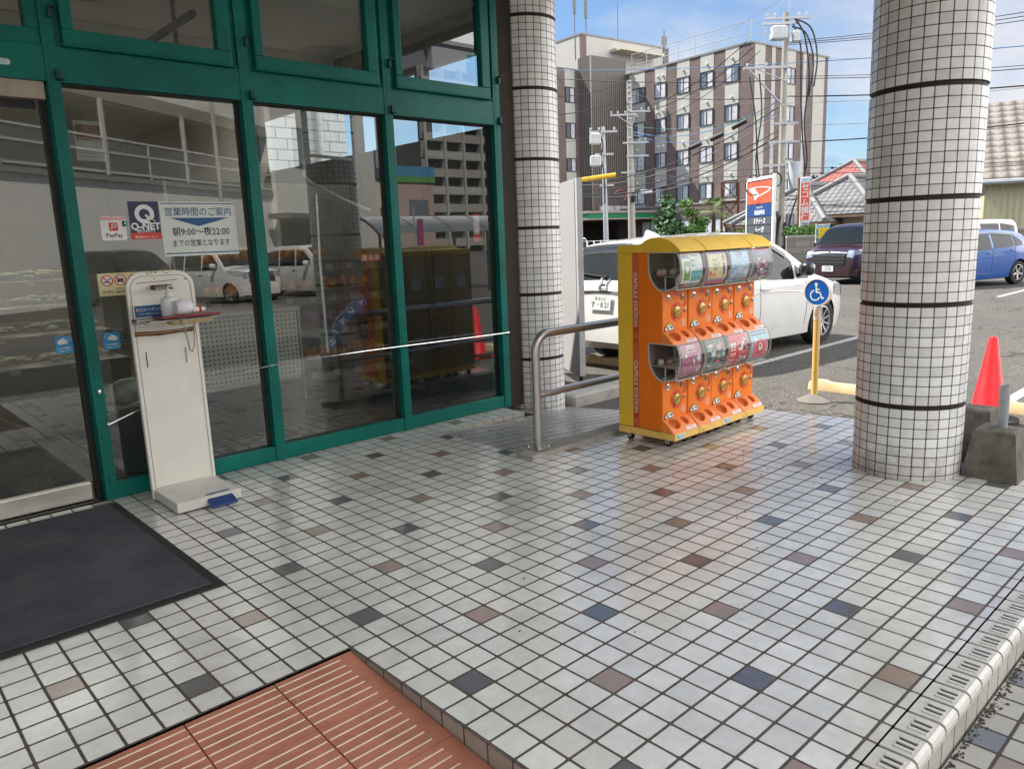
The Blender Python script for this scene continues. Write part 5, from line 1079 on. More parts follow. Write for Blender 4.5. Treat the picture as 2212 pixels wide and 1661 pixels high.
dk = Car('dark_sedan', 'dark grey car in the distance between the white board and the estate car', (24.0, 21.5, LOT-.018), 230, HATCH, PDARK, 1.0); greenhouse(dk, [[(-1.06,.98,1.275),(-.30,.94,1.335)], [(-.22,.94,1.34),(.3,.90,1.32),(.70,.87,1.10)]], (.55, 1.02), (-1.82, -1.50)); dk.wheels(5); dk.mirrors(.70, .93)
sv = Car('distant_white_car', 'small white car in the distance at the edge of the white board', (23.0, 19.4, LOT-.018), 228, KEI, PWHITE, 1.0); boxy(sv, 1.0, 1.5); sv.wheels(6); sv.mirrors(.68, 1.0); front_face(sv, (.62, .80), (.74, .90), PLASTIC_B, 3, ('熊本580', '70-33'), chrome=False)
# ---- cars behind the camera, seen only as reflections in the panes
rm = Car('reflected_white_minivan', 'white minivan with a dark red grille mirrored in the second pane', (8.7, -18.0, LOT-.018), 76, MINI, PWHITE, 1.02); boxy(rm); rm.wheels(5); rm.mirrors(.72, 1.06); front_face(rm, (.64, .90), (.80, 1.0), M('red_grille', (.12,.012,.016), .2, coat=1), 3, ('熊本580', '59-36'), pmat=M('plate_yellow', (.70,.50,.08), .4)); wipers(rm, 1.1)
rk = Car('reflected_white_kei_car', 'white small car with a chrome grille mirrored between the second and third panes', (11.6, -17.4, LOT-.018), 80, KEI, PWHITE, 1.05); boxy(rk, 1.0, 1.5); rk.wheels(5); rk.mirrors(.68, 1.0); front_face(rk, (.60, .84), (.74, .90), M('red_grille', (.12,.012,.016), .2), 2, ('熊本501', '16-52')); wipers(rk, 1.05)
rd = Car('reflected_dark_minivan', 'black minivan mirrored behind the sanitiser stand', (6.4, -20.5, LOT-.018), 66, MINI, PDARK, 1.05); boxy(rd); rd.wheels(5); rd.mirrors(.72, 1.06); front_face(rd, (.64, .90), (.80, 1.0), PLASTIC_B, 4, ('熊本300', '82-16')); wipers(rd, 1.1)
# ================================================================== NEAR THE PLATFORM EDGE
BEIGE = M('beige_plastic', (.62,.47,.27), .6, var=.10, scale=12, dirt=.25, dirtcol=(.25,.19,.12))
for i, (y0, y1, lab) in enumerate(((.34, -.34, 'beige moulded wheel stop beside the wheelchair sign post'), (-1.28, -1.95, 'beige moulded wheel stop behind the concrete block with the pipe'), (3.42, 2.80, 'beige moulded wheel stop under the tail of the white estate car'))):
    b = MB(); prof = lambda s: [(-.075*s,0),(.075*s,0),(.07*s,.045*s),(.045*s,.10*s),(-.045*s,.10*s),(-.07*s,.045*s)]
    ys = [(0,.72),(.05,.96),(.22,1),(.30,.82),(.70,.82),(.78,1),(.95,.96),(1,.72)]
    b.loft([[V((6.0+px_, y0+(y1-y0)*t, LOT-.02+pz)) for px_, pz in prof(s)] for t, s in ys], True, True); tag(b.build('wheel_stop', BEIGE, smooth=True, angle=50), lab, 'wheel stop', 'wheel stops of the parking bays')
ws = thing('wheelchair_sign', 'round blue wheelchair sign on a yellow post with a grey cone foot', 'sign', (5.44, .03, LOT-.02), R(178))
b = MB(); b.lathe([(.001,0),(.155,0),(.155,.012),(.06,.062),(.035,.07),(.001,.07)], n=28); b.build('foot', [M('grey_rubber', (.16,.15,.14), .85)], ws, smooth=True)
b = MB(); b.cyl((0,0,.06),(0,0,.77),.030,20); b.build('post', [M('post_yellow', (.72,.48,.15), .42, var=.06)], ws, smooth=True, angle=40)
b = MB(); b.cyl((0,0,.77),(0,0,.90),.033,20); b.build('collar', [M('collar_white', (.62,.57,.52), .4)], ws, smooth=True, angle=40)
b = MB(); b.box((.0325,-.009,.81),(.036,.009,.86)); b.build('reflector', [PRN['orange']], ws)
RY = Matrix.Translation((0,0,1.025)) @ Matrix.Scale(.87, 4) @ Matrix.Rotation(pi/2, 4, 'Y')
b = MB(); b.lathe([(.001,-.028),(.140,-.028),(.151,-.02),(.151,.02),(.146,.028),(.134,.028),(.133,.022),(.001,.022)], n=40, M=RY); b.build('sign_body', [M('sign_rim', (.72,.68,.58), .4)], ws, smooth=True, angle=40)
b = MB(); b.lathe([(.001,.0235),(.1325,.0235)], n=40, M=RY, cap=False); disc_ = b.build('blue_face', [M('sign_blue', (.005,.10,.42), .35)], ws)
b = MB(); SN = [0.0]
def S_(y, z): return V((.0215+SN[0], y*.87, 1.025+z*.87))
def stroke(pts, w):
    for (a, c) in zip(pts[:-1], pts[1:]):
        SN[0] += .00015; d = V((c[0]-a[0], c[1]-a[1])).normalized(); n = V((-d.y, d.x))*w/2; a2 = (a[0]-d.x*w*.3, a[1]-d.y*w*.3); c2 = (c[0]+d.x*w*.3, c[1]+d.y*w*.3)
        b.quad(S_(a2[0]+n.x, a2[1]+n.y), S_(c2[0]+n.x, c2[1]+n.y), S_(c2[0]-n.x, c2[1]-n.y), S_(a2[0]-n.x, a2[1]-n.y))
b.add([S_(-.012+.017*cos(2*pi*k/16), .085+.017*sin(2*pi*k/16)) for k in range(16)], [tuple(range(16))])
stroke([(-.010,.070),(-.006,.005)], .017); stroke([(-.008,.030),(.026,.030)], .013); stroke([(-.006,.0),(.034,.0),(.058,-.062),(.075,-.056)], .014)
SN[0] = 0
for k in range(20):
    a, c = R(105)+R(235)*k/20, R(105)+R(235)*(k+1)/20; b.quad(*[S_(-.018+r_*cos(t), -.030+r_*sin(t)) for r_, t in ((.046,a),(.059,a),(.059,c),(.046,c))])
b.build('wheelchair_symbol', [PWH], ws, recalc=False)
tc_ = thing('traffic_cone', 'bright red traffic cone behind the tiled column beside the concrete block', 'cone', (5.40, -1.42, LOT-.02))
RCONE = M('cone_red', (.78,.012,.020), .42, var=.06)
b = MB(); b.lathe([(.150,.03),(.135,.05),(.030,.70),(.022,.715),(.001,.716)], n=28); b.build('cone_body', [RCONE], tc_, smooth=True, angle=50)
b = MB(); b.rbox((-.19,-.19,.005),(.19,.19,.032),.02); b.build('cone_base', [RCONE], tc_)
b = MB(); b.lathe([(.15,.032),(.215,.032),(.215,.065),(.155,.07)], n=28); tag(b.build('cone_weight', BLACK, smooth=True), 'black ring weight slipped over the red traffic cone', 'weight').location = (5.40, -1.42, LOT-.02)
OLDC = M('weathered_concrete', (.17,.155,.125), .95, var=.35, scale=9, dirt=.5, dirtcol=(.045,.042,.036), dscale=12, bmp=1.0, bscale=110)
def frustum(b, x0, x1, y0, y1, h, ins, z=0.0):
    b.loft([[V((x0,y0,z)),V((x1,y0,z)),V((x1,y1,z)),V((x0,y1,z))],[V((x0+.004,y0+.004,z+.05)),V((x1-.004,y0+.004,z+.05)),V((x1-.004,y1-.004,z+.05)),V((x0+.004,y1-.004,z+.05))],[V((x0+ins,y0+ins,z+h-.012)),V((x1-ins,y0+ins,z+h-.012)),V((x1-ins,y1-ins,z+h-.012)),V((x0+ins,y1-ins,z+h-.012))],[V((x0+ins+.014,y0+ins+.014,z+h)),V((x1-ins-.014,y0+ins+.014,z+h)),V((x1-ins-.014,y1-ins-.014,z+h)),V((x0+ins+.014,y1-ins-.014,z+h))]], True, True)
cb = thing('concrete_block', 'weathered tapered concrete block with a grey pipe at the column foot', 'block', (3.5, -2.05, 0))
b = MB(); frustum(b, 3.395, 3.665, -2.115, -1.835, .285, .035); b.build('block', [OLDC], cb, loc='world')
b = MB(); b.lathe([(.026,.27),(.026,.53),(.0215,.53),(.0215,.40),(.001,.40)], (3.545,-1.985,0), 20); b.build('pipe', [M('pvc_grey', (.34,.36,.38), .45)], cb, loc='world', smooth=True, angle=40)
b = MB(); frustum(b, 3.70, 3.93, -1.90, -1.66, .33, .03); tag(b.build('concrete_footing', OLDC), 'second weathered concrete block half hidden behind the column', 'block')
b = MB(); b.rbox((3.83, 1.62, LOT-.05), (5.15, 2.10, LOT+.10), .02); tag(b.build('concrete_footing', CONC), 'long low concrete footing under the white board', 'block')
bd = thing('white_board', 'tall plain white sign board seen edge on beside the far tiled column', 'board', (4.85, 2.72, 0))
d_ = V((.48, .77, 0)).normalized(); n_ = V((-.77, .48, 0)).normalized(); A0 = V((4.66, 2.23, 0)); A1 = A0+d_*1.0
b = MB(); b.prism([A0+V((0,0,-.02)), A1+V((0,0,-.02)), A1+V((0,0,2.05)), A0+V((0,0,2.05))], n_*.07); b.build('panel', [M('board_white', (.40,.395,.40), .5, var=.04, scale=2, dirt=.04)], bd, loc='world', bevel=.004)
b = MB(); b.prism([A0-d_*.075+n_*.005+V((0,0,-.01)), A0-d_*.012+n_*.005+V((0,0,-.01)), A0-d_*.012+n_*.005+V((0,0,2.056)), A0-d_*.075+n_*.005+V((0,0,2.056))], n_*.06); b.build('edge_frame', [M('board_edge', (.50,.50,.52), .45)], bd, loc='world')
for q in (.0, .95):
    b = MB(); p = A0+d_*q+n_*.035; b.cyl(p+V((0,0,LOT)), p+V((0,0,0)), .02, 10); b.build('leg', [DARKF], bd, loc='world')
# painted bay lines
LINE = M('road_paint', (.52,.51,.49), .8, var=.25, scale=20, dirt=.7, dirtcol=(.12,.115,.11), dscale=30)
for (x0, x1, y) in ((6.3,10.6,1.52),(6.3,10.6,4.35),(6.3,10.6,-1.30),(17.6,21.8,4.4),(17.6,21.8,1.75),(17.6,21.8,-.9),(17.6,21.8,8.2)):
    b = MB(); b.box((x0, y-.05, LOT-.02), (x1, y+.05, LOT-.016)); struct(b.build('bay_line', LINE))

# ================================================================== HOTEL
BRICK_ = None
def brickmat(name, c1, c2, mort, sc):
    mt, t, p, L = newmat(name); g = nn(t, 'ShaderNodeTexCoord'); s = nn(t, 'ShaderNodeSeparateXYZ'); L(g.outputs['Object'], s.inputs[0]); cb_ = nn(t, 'ShaderNodeCombineXYZ')
    L(math_(t, 'ADD', s.outputs['X'], s.outputs['Y']), cb_.inputs[0]); L(s.outputs['Z'], cb_.inputs[1])
    k = nn(t, 'ShaderNodeTexBrick'); k.inputs['Color1'].default_value = (*c1,1); k.inputs['Color2'].default_value = (*c2,1); k.inputs['Mortar'].default_value = (*mort,1); k.inputs['Scale'].default_value = sc; k.inputs['Mortar Size'].default_value = .012; k.inputs['Brick Width'].default_value = .5; k.inputs['Row Height'].default_value = .22
    L(cb_.outputs[0], k.inputs['Vector']); v = noise(t, .6, 5); L(mixcol(t, 1.0, k.outputs['Color'], ramp(t, v, [(.3,(.82,.82,.82)),(.7,(1.12,1.1,1.08))]), 'MULTIPLY'), p.inputs['Base Color']); p.inputs['Roughness'].default_value = .85; return mt
HB = brickmat('brown_brick', (.170,.124,.114), (.122,.092,.086), (.20,.16,.15), 1.6)
HC = M('cream_render', (.44,.43,.395), .85, var=.05, scale=1.2); HG = M('parapet_grey', (.20,.20,.20), .6); WINF = M('window_frame_dark', (.045,.04,.04), .5); CURT = M('curtain', (.52,.53,.56), .9, var=.25, scale=3)
def ribbed(name, c1, c2, per):
    mt, t, p, L = newmat(name); g = nn(t, 'ShaderNodeTexCoord'); s = nn(t, 'ShaderNodeSeparateXYZ'); L(g.outputs['Object'], s.inputs[0])
    v = math_(t, 'FRACT', math_(t, 'DIVIDE', math_(t, 'ADD', s.outputs['X'], s.outputs['Y']), per)); L(mixcol(t, math_(t, 'GREATER_THAN', v, .5), c1, c2), p.inputs['Base Color']); p.inputs['Roughness'].default_value = .6
    h = math_(t, 'ABSOLUTE', math_(t, 'SUBTRACT', v, .5)); L(bump(t, h, .8, per*.5), p.inputs['Normal']); return mt
LOUV = ribbed('louver_brown', (.075,.062,.055), (.16,.14,.125), .24)
HOT = thing('hotel', 'five storey hotel with brown brick and cream stripes across the road', 'hotel', (54.86, 29.41, LOT-.02), R(-5.5))
def HP(name, b, m, par=None, **k): return b.build(name, m, par or HOT, **k)
Z0 = -LOT+.02
ZR = 15.75
b = MB(); b.box((0, 0, 0), (10.85, 24, ZR+Z0)); b.box((-4.37, 13.4, 3.9+Z0), (0, 24, 14.6+Z0)); HP('wall', b, [HB])
b = MB(); b.box((-4.38, 13.38, 3.9+Z0), (0.02, 14.97, 17.1+Z0)); HP('louver_screen', b, [LOUV])
b = MB(); b.box((-4.42, 13.34, 3.9+Z0), (-4.30, 13.42, 17.12+Z0)); HP('corner_trim', b, [M('trim_taupe', (.28,.24,.21), .6)])
b = MB(); b.box((-7.6, 14.99, 0), (-4.37, 24, 16.2+Z0)); HP('wing_wall', b, [HB])
b = MB(); b.box((-3.9, 15.0, ZR+Z0), (7.6, 24, 19.2+Z0)); HP('penthouse', b, [HC])
b = MB(); b.box((-3.92, 14.98, 14+Z0), (-3.3, 15.2, 19.3+Z0)); b.box((6.9, 14.97, ZR+Z0), (7.62, 15.2, 19.22+Z0)); HP('penthouse_pier', b, [HB])
b = MB(); b.box((-3.95, 14.94, 19.2+Z0), (7.65, 24, 19.36+Z0)); HP('penthouse_coping', b, [HG])
b = MB(); b.box((-.4, 13.5, 18.05+Z0), (5.4, 15.0, 18.3+Z0)); HP('penthouse_canopy', b, [M('canopy_cream', (.50,.46,.36), .8, var=.2)])
b = MB(); b.box((-.08, -.08, ZR+Z0), (10.93, 13.36, ZR+.14+Z0)); HP('coping', b, [HG])
rows = [(13.15, 14.45), (10.2, 11.5), (7.25, 8.58), (4.28, 5.62)]
cols = [(1.09, 2.40), (3.53, 4.88), (6.0, 7.35), (8.55, 9.84), (11.03, 12.9)]
e = .03
def win(par, o, u, wdt, hgt, cur):
    # o: lower corner on the wall, u: unit vector along the wall; the window sits in a dark frame
    n = V((0,0,1)).cross(u); n = -n if True else n
    z = V((0,0,1)); b = MB()
    def bx(a0, a1, c0, c1, d0, d1): b.loft([[o+u*a+z*c+n*d for a, c in ((a0,c0),(a1,c0),(a1,c1),(a0,c1))] for d in (d0, d1)], True, True)
    t = .06; bx(0, wdt, 0, t, .0, .09); bx(0, wdt, hgt-t, hgt, .0, .09); bx(0, t, t, hgt-t, .0, .09); bx(wdt-t, wdt, t, hgt-t, .0, .09); bx(wdt/2-t/2, wdt/2+t/2, t, hgt-t, .0, .075)
    f = b.build('window', [WINF], par)
    b = MB(); b.quad(o+n*.03+u*t+z*t, o+n*.03+u*(wdt-t)+z*t, o+n*.03+u*(wdt-t)+z*(hgt-t), o+n*.03+u*t+z*(hgt-t)); b.build('pane', [HGL], f, recalc=False)
    if cur:
        b = MB(); a0, a1 = cur; k = 14; b.grid([[o+n*.036+u*(wdt*(a0+(a1-a0)*i/k))+z*c for c in (t, hgt-t)] for i in range(k+1)]); b.build('curtain', [CURT], f)
mt, t, p, L = newmat('hotel_glass'); p.inputs['Base Color'].default_value = (.13,.155,.19,1); p.inputs['Roughness'].default_value = .08; p.inputs['Specular IOR Level'].default_value = .8; HGL = mt
VENT = M('vent_hood', (.62,.60,.55), .5)
rg = random.Random(3); UY = V((0, -1, 0)); UXX = V((1, 0, 0))
def panel(b, y0, y1, z0, z1): b.box((-e, y0, z0+Z0), (.0, y1, z1+Z0))
for ci, (y0, y1) in enumerate(cols):
    bands = [(14.45, ZR)] + [(rows[k+1][1], rows[k][0]) for k in range(3)] + [(3.80, rows[3][0])]
    for z0, z1 in bands: b = MB(); panel(b, y0, y1, z0, z1); HP('cream_panel', b, [HC])
    for ri, (z0, z1) in enumerate(rows):
        win(HOT, V((0, y1, z0+Z0)), UY, y1-y0, z1-z0, rg.choice([(.40,.95), (.05,.6), (.5,.95), (.05,.95), (.35,.95), (.5,.95)]))
        for q in ((.5,) if ci != 3 else (.28, .72)):
            b = MB(); yc = y0+(y1-y0)*q; zz = z1+.55+Z0; b.loft([[V((-e, yc+.11*cos(a), zz+.13*sin(a))) for a in [2*pi*i/10 for i in range(10)]], [V((-.17, yc+.10*cos(a), zz+.09*sin(a)+.01)) for a in [2*pi*i/10 for i in range(10)]]], True, True); HP('vent_hood', b, [VENT], smooth=True)
# right-hand face
def HS(lo, hi): b = MB(); b.box(lo, hi); HP('cream_stripe', b, [HC])
for x0, x1 in ((.45,1.78),(8.62,10.3)): HS((x0, -e, 3.8+Z0), (x1, 0, ZR+Z0))
for x0, x1 in ((4.64,5.97),):
    for z0, z1 in [(14.45, ZR)] + [(rows[k+1][1], rows[k][0]) for k in range(3)] + [(3.8, rows[3][0])]: HS((x0, -e, z0+Z0), (x1, 0, z1+Z0))
for x0, x1, ph in ((2.67,3.16,0),(7.06,7.55,1)):
    for z0, z1 in [(14.45, ZR)] + [(rows[k+1][1]+.1, rows[k][0]) for k in range(3)] + [(3.8, rows[3][0])]: HS((x0, -e, z0+Z0), (x1, 0, z1+Z0))
for z0, z1 in rows:
    win(HOT, V((4.64, 0, z0+Z0)), UXX, 1.33, z1-z0, rg.choice([(.5,.95), (.05,.5)]))
    for x0 in (2.67, 7.06): 
        b = MB(); b.box((x0, -.02, z0+Z0), (x0+.49, .02, z1+.1+Z0)); HP('slit_window', b, [HGL])
# wing windows and panels
for z0, z1 in ((14.62,16.1),(11.6,13.3),(8.55,10.25),(5.6,7.38)): b = MB(); b.box((-6.0, 14.95, z0+Z0), (-4.85, 14.99, z1+Z0)); HP('cream_panel', b, [HC])
for z0, z1 in ((13.3,14.62),(10.25,11.6),(7.38,8.55)): win(HOT, V((-5.98, 14.99, z0+Z0)), UXX, 1.1, z1-z0, (.5,.95))
# roof fence
b = MB()
for q in [V((0, 1.8*i, 0)) for i in range(8)] + [V((1.8*i, 0, 0)) for i in range(1, 7)]: b.cyl(q+V((.3,.3,ZR+Z0)), q+V((.3,.3,ZR+1.75+Z0)), .035, 6)
for z in (.25,.55,.85,1.15,1.45,1.75):
    r_ = .03 if z in (.85, 1.75) else .010; b.tube([V((.3,13,ZR+z+Z0)), V((.3,.3,ZR+z+Z0))], r_, 5); b.tube([V((.3,.3,ZR+z+Z0)), V((10.7,.3,ZR+z+Z0))], r_, 5)
HP('roof_fence', b, [M('galvanised', (.42,.43,.45), .5, .3)])
# ground-floor annex, canopy, lower windows
b = MB(); b.box((-1.2, -.6, 0), (0, 13.38, 3.86+Z0)); b.box((-11, 17.5, 0), (-7.6, 23, 3.8+Z0)); b.box((-1.0, 13.38, 3.2+Z0), (0, 14.9, 3.86+Z0)); HP('annex_wall', b, [HB])
b = MB(); b.box((-1.26, -.66, 3.86+Z0), (.0, 13.4, 3.98+Z0)); HP('annex_coping', b, [M('trim_taupe', (.28,.24,.21), .6)])
b = MB(); b.m(0).box((-9.5, 8.6, 3.0+Z0), (-1.2, 14.6, 3.42+Z0)); b.m(1).box((-9.6, 8.5, 3.42+Z0), (-1.2, 14.7, 3.62+Z0)).box((-9.6, 8.5, 2.9+Z0), (-1.2, 14.7, 3.0+Z0)); HP('porch_roof', b, [M('porch_green', (.005,.17,.075), .5), M('trim_taupe', (.28,.24,.21), .6)])
b = MB(); b.box((-9.2, 14.4, 0), (-1.2, 14.6, 2.95+Z0)); HP('porch_back', b, [M('porch_dark', (.03,.024,.022), .8)])
for y in (10.4, 5.9, 3.4): win(HOT, V((-1.2, y, 1.0+Z0)), UY, 2.2, 1.7, (.05,.95))
b = MB()
for i in range(4): b.rbox((-3.6+.9*i, 13.1, 3.66+Z0), (-2.85+.9*i, 13.38, 4.25+Z0), .03)
HP('air_units', b, [M('aircon_white', (.55,.55,.53), .5)])
for x, y, h in ((-3.0, 15.3, 2.6), (-3.9, 15.8, 3.0)):
    b = MB(); b.cyl((x, y, 17.2+Z0), (x, y, 19.4+h+Z0), .045, 8); b.rbox((x-.13, y-.1, 19.6+h-1.5+Z0), (x+.13, y+.1, 19.6+h+Z0), .03); HP('antenna', b, [M('antenna_grey', (.14,.14,.14), .5)])
b = MB(); b.cyl((1.2, 15.5, 19.2+Z0), (1.2, 15.5, 22.6+Z0), .035, 6); b.cyl((6.9, 14.9, 17+Z0), (6.9, 14.9, 20.9+Z0), .05, 6); b.box((6.75, 14.8, 19.5+Z0), (7.2, 15.1, 20.3+Z0)); HP('lightning_rod', b, [M('antenna_grey', (.14,.14,.14), .5)])

# ================================================================== POLES, SIGNS, LINES
CPOLE = M('pole_concrete', (.36,.345,.30), .85, var=.12, scale=3, dirt=.2); GALV = M('galvanised', (.42,.43,.45), .5, .3); CAB = M('cable_black', (.022,.022,.024), .6); TGREY = M('transformer_grey', (.52,.54,.54), .5)
def foot(px_, dep): p = dp(px_, 512, dep); return V((p.x, p.y, LOT-.02))
def hz(px_, py_, base):          # height over the pole foot of a spot of the photo that lies on the pole
    n = V((FW.x, FW.y, 0)).normalized(); p = pp(px_, py_, base, n); return p.z-base.z
SIDE = V((RT.x, RT.y, 0)).normalized()
P1, P2, P3 = foot(1684, 33), foot(1366, 42), foot(1310.5, 36)
YAW_IM = atan2(SIDE.y, SIDE.x)
p1 = thing('utility_pole', 'tallest concrete utility pole with a transformer, crossarms and hanging cable loops', 'utility pole', P1, YAW_IM, 'utility poles')
h1 = hz(1695, 28, P1)
b = MB(); b.cyl((0,0,0), (0.02,0,h1), .175, 20, .11); b.build('pole', [CPOLE], p1, smooth=True, angle=40)
b = MB(); b.cyl((.10,-.1,h1-1.2), (.12,-.1,h1+3), .035, 8); b.build('mast', [GALV], p1)
def arm(par, x0, x1, z, t=.045, y=-.16, brace=True):
    b = MB(); b.box((x0, y-t, z-t), (x1, y+t, z+t)); 
    if brace: b.tube([(x0*.7, y, z-.03), (0, y, z-.55)], .025, 6); b.tube([(x1*.7, y, z-.03), (0, y, z-.55)], .025, 6)
    b.build('crossarm', [GALV], par)
def insul(par, pts, z0=0, m=None):
    for x, y, z in pts:
        b = MB(); b.lathe([(.02,0),(.02,.05),(.05,.06),(.05,.09),(.03,.10),(.045,.11),(.045,.14),(.02,.15),(.001,.155)], (x, y, z), 10); b.build('insulator', [m or M('porcelain', (.62,.60,.56), .25)], par, smooth=True)
arm(p1, -.9, .95, h1-.25, brace=False); arm(p1, -1.0, .5, h1-.45, brace=False)
b = MB(); b.rbox((-.72,-.62,h1-1.15),(-.10,-.17,h1-.62),.05); b.build('switch_box', [TGREY], p1); b = MB(); b.rbox((.16,-.5,h1-1.25),(.46,-.15,h1-.8),.05); b.build('switch_box', [TGREY], p1)
arm(p1, -1.75, .1, h1-2.15); arm(p1, -.55, .6, h1-4.4, brace=False); arm(p1, -.6, .75, h1-5.15, brace=False); arm(p1, -.9, .5, h1-6.1, brace=False)
b = MB(); b.tube([(-1.55,-.2,h1-2.2),(-.05,-.16,h1-3.7)], .04, 6); b.build('arm_strut', [GALV], p1)
insul(p1, [(-.8,-.16,h1-.2),(-.5,-.16,h1-.2),(.5,-.16,h1-.2),(.8,-.16,h1-.2),(-1.6,-.16,h1-2.1),(-1.2,-.16,h1-2.1),(-.8,-.16,h1-2.1)])
b = MB(); b.cyl((.48,-.3,h1-7.1),(.48,-.3,h1-6.0),.28,16); b.build('transformer', [TGREY], p1, smooth=True, angle=40)
def loop(par, pts, r=.032, name='cable_loop'):
    # smooth hanging cable through the given points
    P_ = [V(q) for q in pts]; out = []
    for i in range(len(P_)-1):
        a, c_, d, e_ = P_[max(0, i-1)], P_[i], P_[i+1], P_[min(len(P_)-1, i+2)]
        for k in range(6):
            u = k/6; out.append(.5*((2*c_)+(d-a)*u+(2*a-5*c_+4*d-e_)*u*u+(3*c_-a-3*d+e_)*u**3))
    out.append(P_[-1]); b = MB(); b.tube(out, r, 6); return b.build(name, [CAB], par, smooth=True)
loop(p1, [(.35,-.2,h1-.35),(.7,-.3,h1-1.0),(.95,-.3,h1-2.6),(.80,-.3,h1-4.4),(.95,-.3,h1-6.2),(.35,-.25,h1-8.4),(.16,-.2,h1-11)])
loop(p1, [(.25,-.2,h1-.5),(.55,-.3,h1-1.4),(.62,-.3,h1-3.2),(.75,-.3,h1-5.0),(.9,-.3,h1-6.4)])
loop(p1, [(.3,-.2,h1-.3),(.95,-.3,h1-.7),(1.25,-.3,h1-1.8),(1.15,-.3,h1-3.0)]); loop(p1, [(.2,-.2,h1-.6),(.75,-.3,h1-.9),(1.1,-.3,h1-2.0),(.95,-.3,h1-3.4)])
loop(p1, [(-1.5,-.2,h1-2.5),(-1.25,-.3,h1-4.2),(-1.15,-.3,h1-5.6),(-.95,-.3,h1-6.9),(-.35,-.25,h1-7.9),(-.1,-.2,h1-8.6)]); loop(p1, [(-1.1,-.2,h1-2.4),(-1.0,-.3,h1-4.0),(-1.2,-.3,h1-6.0),(-.85,-.3,h1-7.6),(-.2,-.22,h1-8.2)])
loop(p1, [(-1.2+.32*cos(a)-.1, -.3, h1-6.9+.42*sin(a)) for a in [2*pi*i/8 for i in range(9)]], .025); loop(p1, [(-.35+.26*cos(a), -.3, h1-6.7+.30*sin(a)) for a in [2*pi*i/8 for i in range(9)]], .035)
loop(p1, [(.15,-.2,h1-8.5),(.22,-.2,h1-10.5),(.12,-.2,h1-12),(.3,-.2,h1-13.2),(.55,-.2,h1-14.0)], .05); loop(p1, [(.1,-.2,h1-9.5),(.3,-.2,h1-11.5),(.2,-.2,h1-13.0),(.35,-.2,h1-14)], .05); loop(p1, [(-.05,-.2,h1-8.2),(-.3,-.25,h1-9.8),(-.25,-.2,h1-11.4),(.15,-.2,h1-13)], .04)
for i, z in enumerate((8.55, 9.0, 9.35)):
    b = MB(); b.tube([(-.35,-.3,h1-z),(-1.15+.05*i,-.3,h1-z-.35)], .085, 10); b.build('splice_sleeve', [CAB], p1, smooth=True, angle=40)
b = MB(); b.tube([(.1,-.1,h1-8.95),(.7,-.1,h1-9.0)], .02, 6); b.rbox((.62,-.22,h1-9.16),(1.45,.02,h1-8.96),.04); b.build('street_lamp', [M('lamp_grey', (.30,.29,.27), .5)], p1)
for x in (.28,.42,.56):
    b = MB(); b.cyl((x,-.12,0),(x,-.12,hz(1700,463,P1)),.085,12); b.build('conduit', [M('conduit_grey', (.30,.33,.36), .5)], p1, smooth=True, angle=40)
p2 = thing('utility_pole', 'middle concrete utility pole in front of the hotel louvres with a hanging lantern', 'utility pole', P2, YAW_IM, 'utility poles')
h2 = hz(1360, 175, P2)
b = MB(); b.cyl((0,0,0),(-.12,0,h2),.22,20,.13); b.build('pole', [CPOLE], p2, smooth=True, angle=40)
arm(p2, -1.15, .25, h2-1.75); arm(p2, -.1, 1.0, h2-1.6, brace=False); arm(p2, -.5, .9, h2-3.2, brace=False); arm(p2, -.3, .9, h2-3.9, brace=False); arm(p2, -.6, .15, h2-4.75, brace=False)
insul(p2, [(-1.1,-.16,h2-1.7),(-.75,-.16,h2-1.7),(-.35,-.16,h2-1.7),(.5,-.16,h2-1.55),(.9,-.16,h2-1.55),(.4,-.16,h2-3.15),(.75,-.16,h2-3.15)])
for z in (.0,.25,.5,.8,1.1,1.5,1.9,2.4,2.9): 
    b = MB(); b.rbox((-.20,-.20,h2-z-.1),(-.02,.0,h2-z),.02); b.build('pole_band', [GALV], p2)
b = MB(); b.tube([(-.65+.32*cos(a), -.2, h2-6.0+.32*sin(a)) for a in [R(150)-R(200)*i/12 for i in range(13)]], .05, 8); b.build('red_cable_coil', [M('coil_red', (.16,.03,.035), .6)], p2, smooth=True)
b = MB(); b.rbox((.40,-.3,h2-5.9),(1.05,-.1,h2-5.68),.04); b.build('lamp_head', [M('lamp_white', (.66,.68,.70), .4)], p2)
b = MB(); zl = hz(1364, 430, P2); b.lathe([(.001,.55),(.05,.50),(.04,.32),(.16,.28),(.13,.02),(.03,-.05),(.03,.0)], (.02,-.32,zl-.15), 8); b.build('lantern', [DARKF], p2)
p3 = thing('utility_pole', 'slim galvanised steel pole with two small transformers nearest the white board', 'utility pole', P3, YAW_IM, 'utility poles')
h3 = hz(1303, 274, P3)
b = MB(); b.cyl((0,0,0),(-.10,0,h3),.135,16,.085); b.build('pole', [GALV], p3, smooth=True, angle=40)
arm(p3, -.75, .55, h3-.25, brace=False); arm(p3, -.5, .35, h3-1.25, brace=False); arm(p3, -.3, .35, h3-2.65, brace=False); insul(p3, [(-.7,-.16,h3-.2),(-.3,-.16,h3-.2),(.4,-.16,h3-.2)])
for z in (.32, 1.3):
    b = MB(); b.rbox((-.75,-.45,h3-z-.5),(-.25,-.15,h3-z),.05); b.build('transformer', [TGREY], p3)
loop(p3, [(-.3,-.3,h3-.2),(-.15,-.3,h3-.9),(-.25,-.3,h3-1.4),(-.1,-.25,h3-2.2),(-.08,-.2,h3-3.5)], .03)
yc = thing('cable_guard', 'long yellow cable guard on the lines left of the slim pole', 'cable guard', dp(1270, 390, 34))
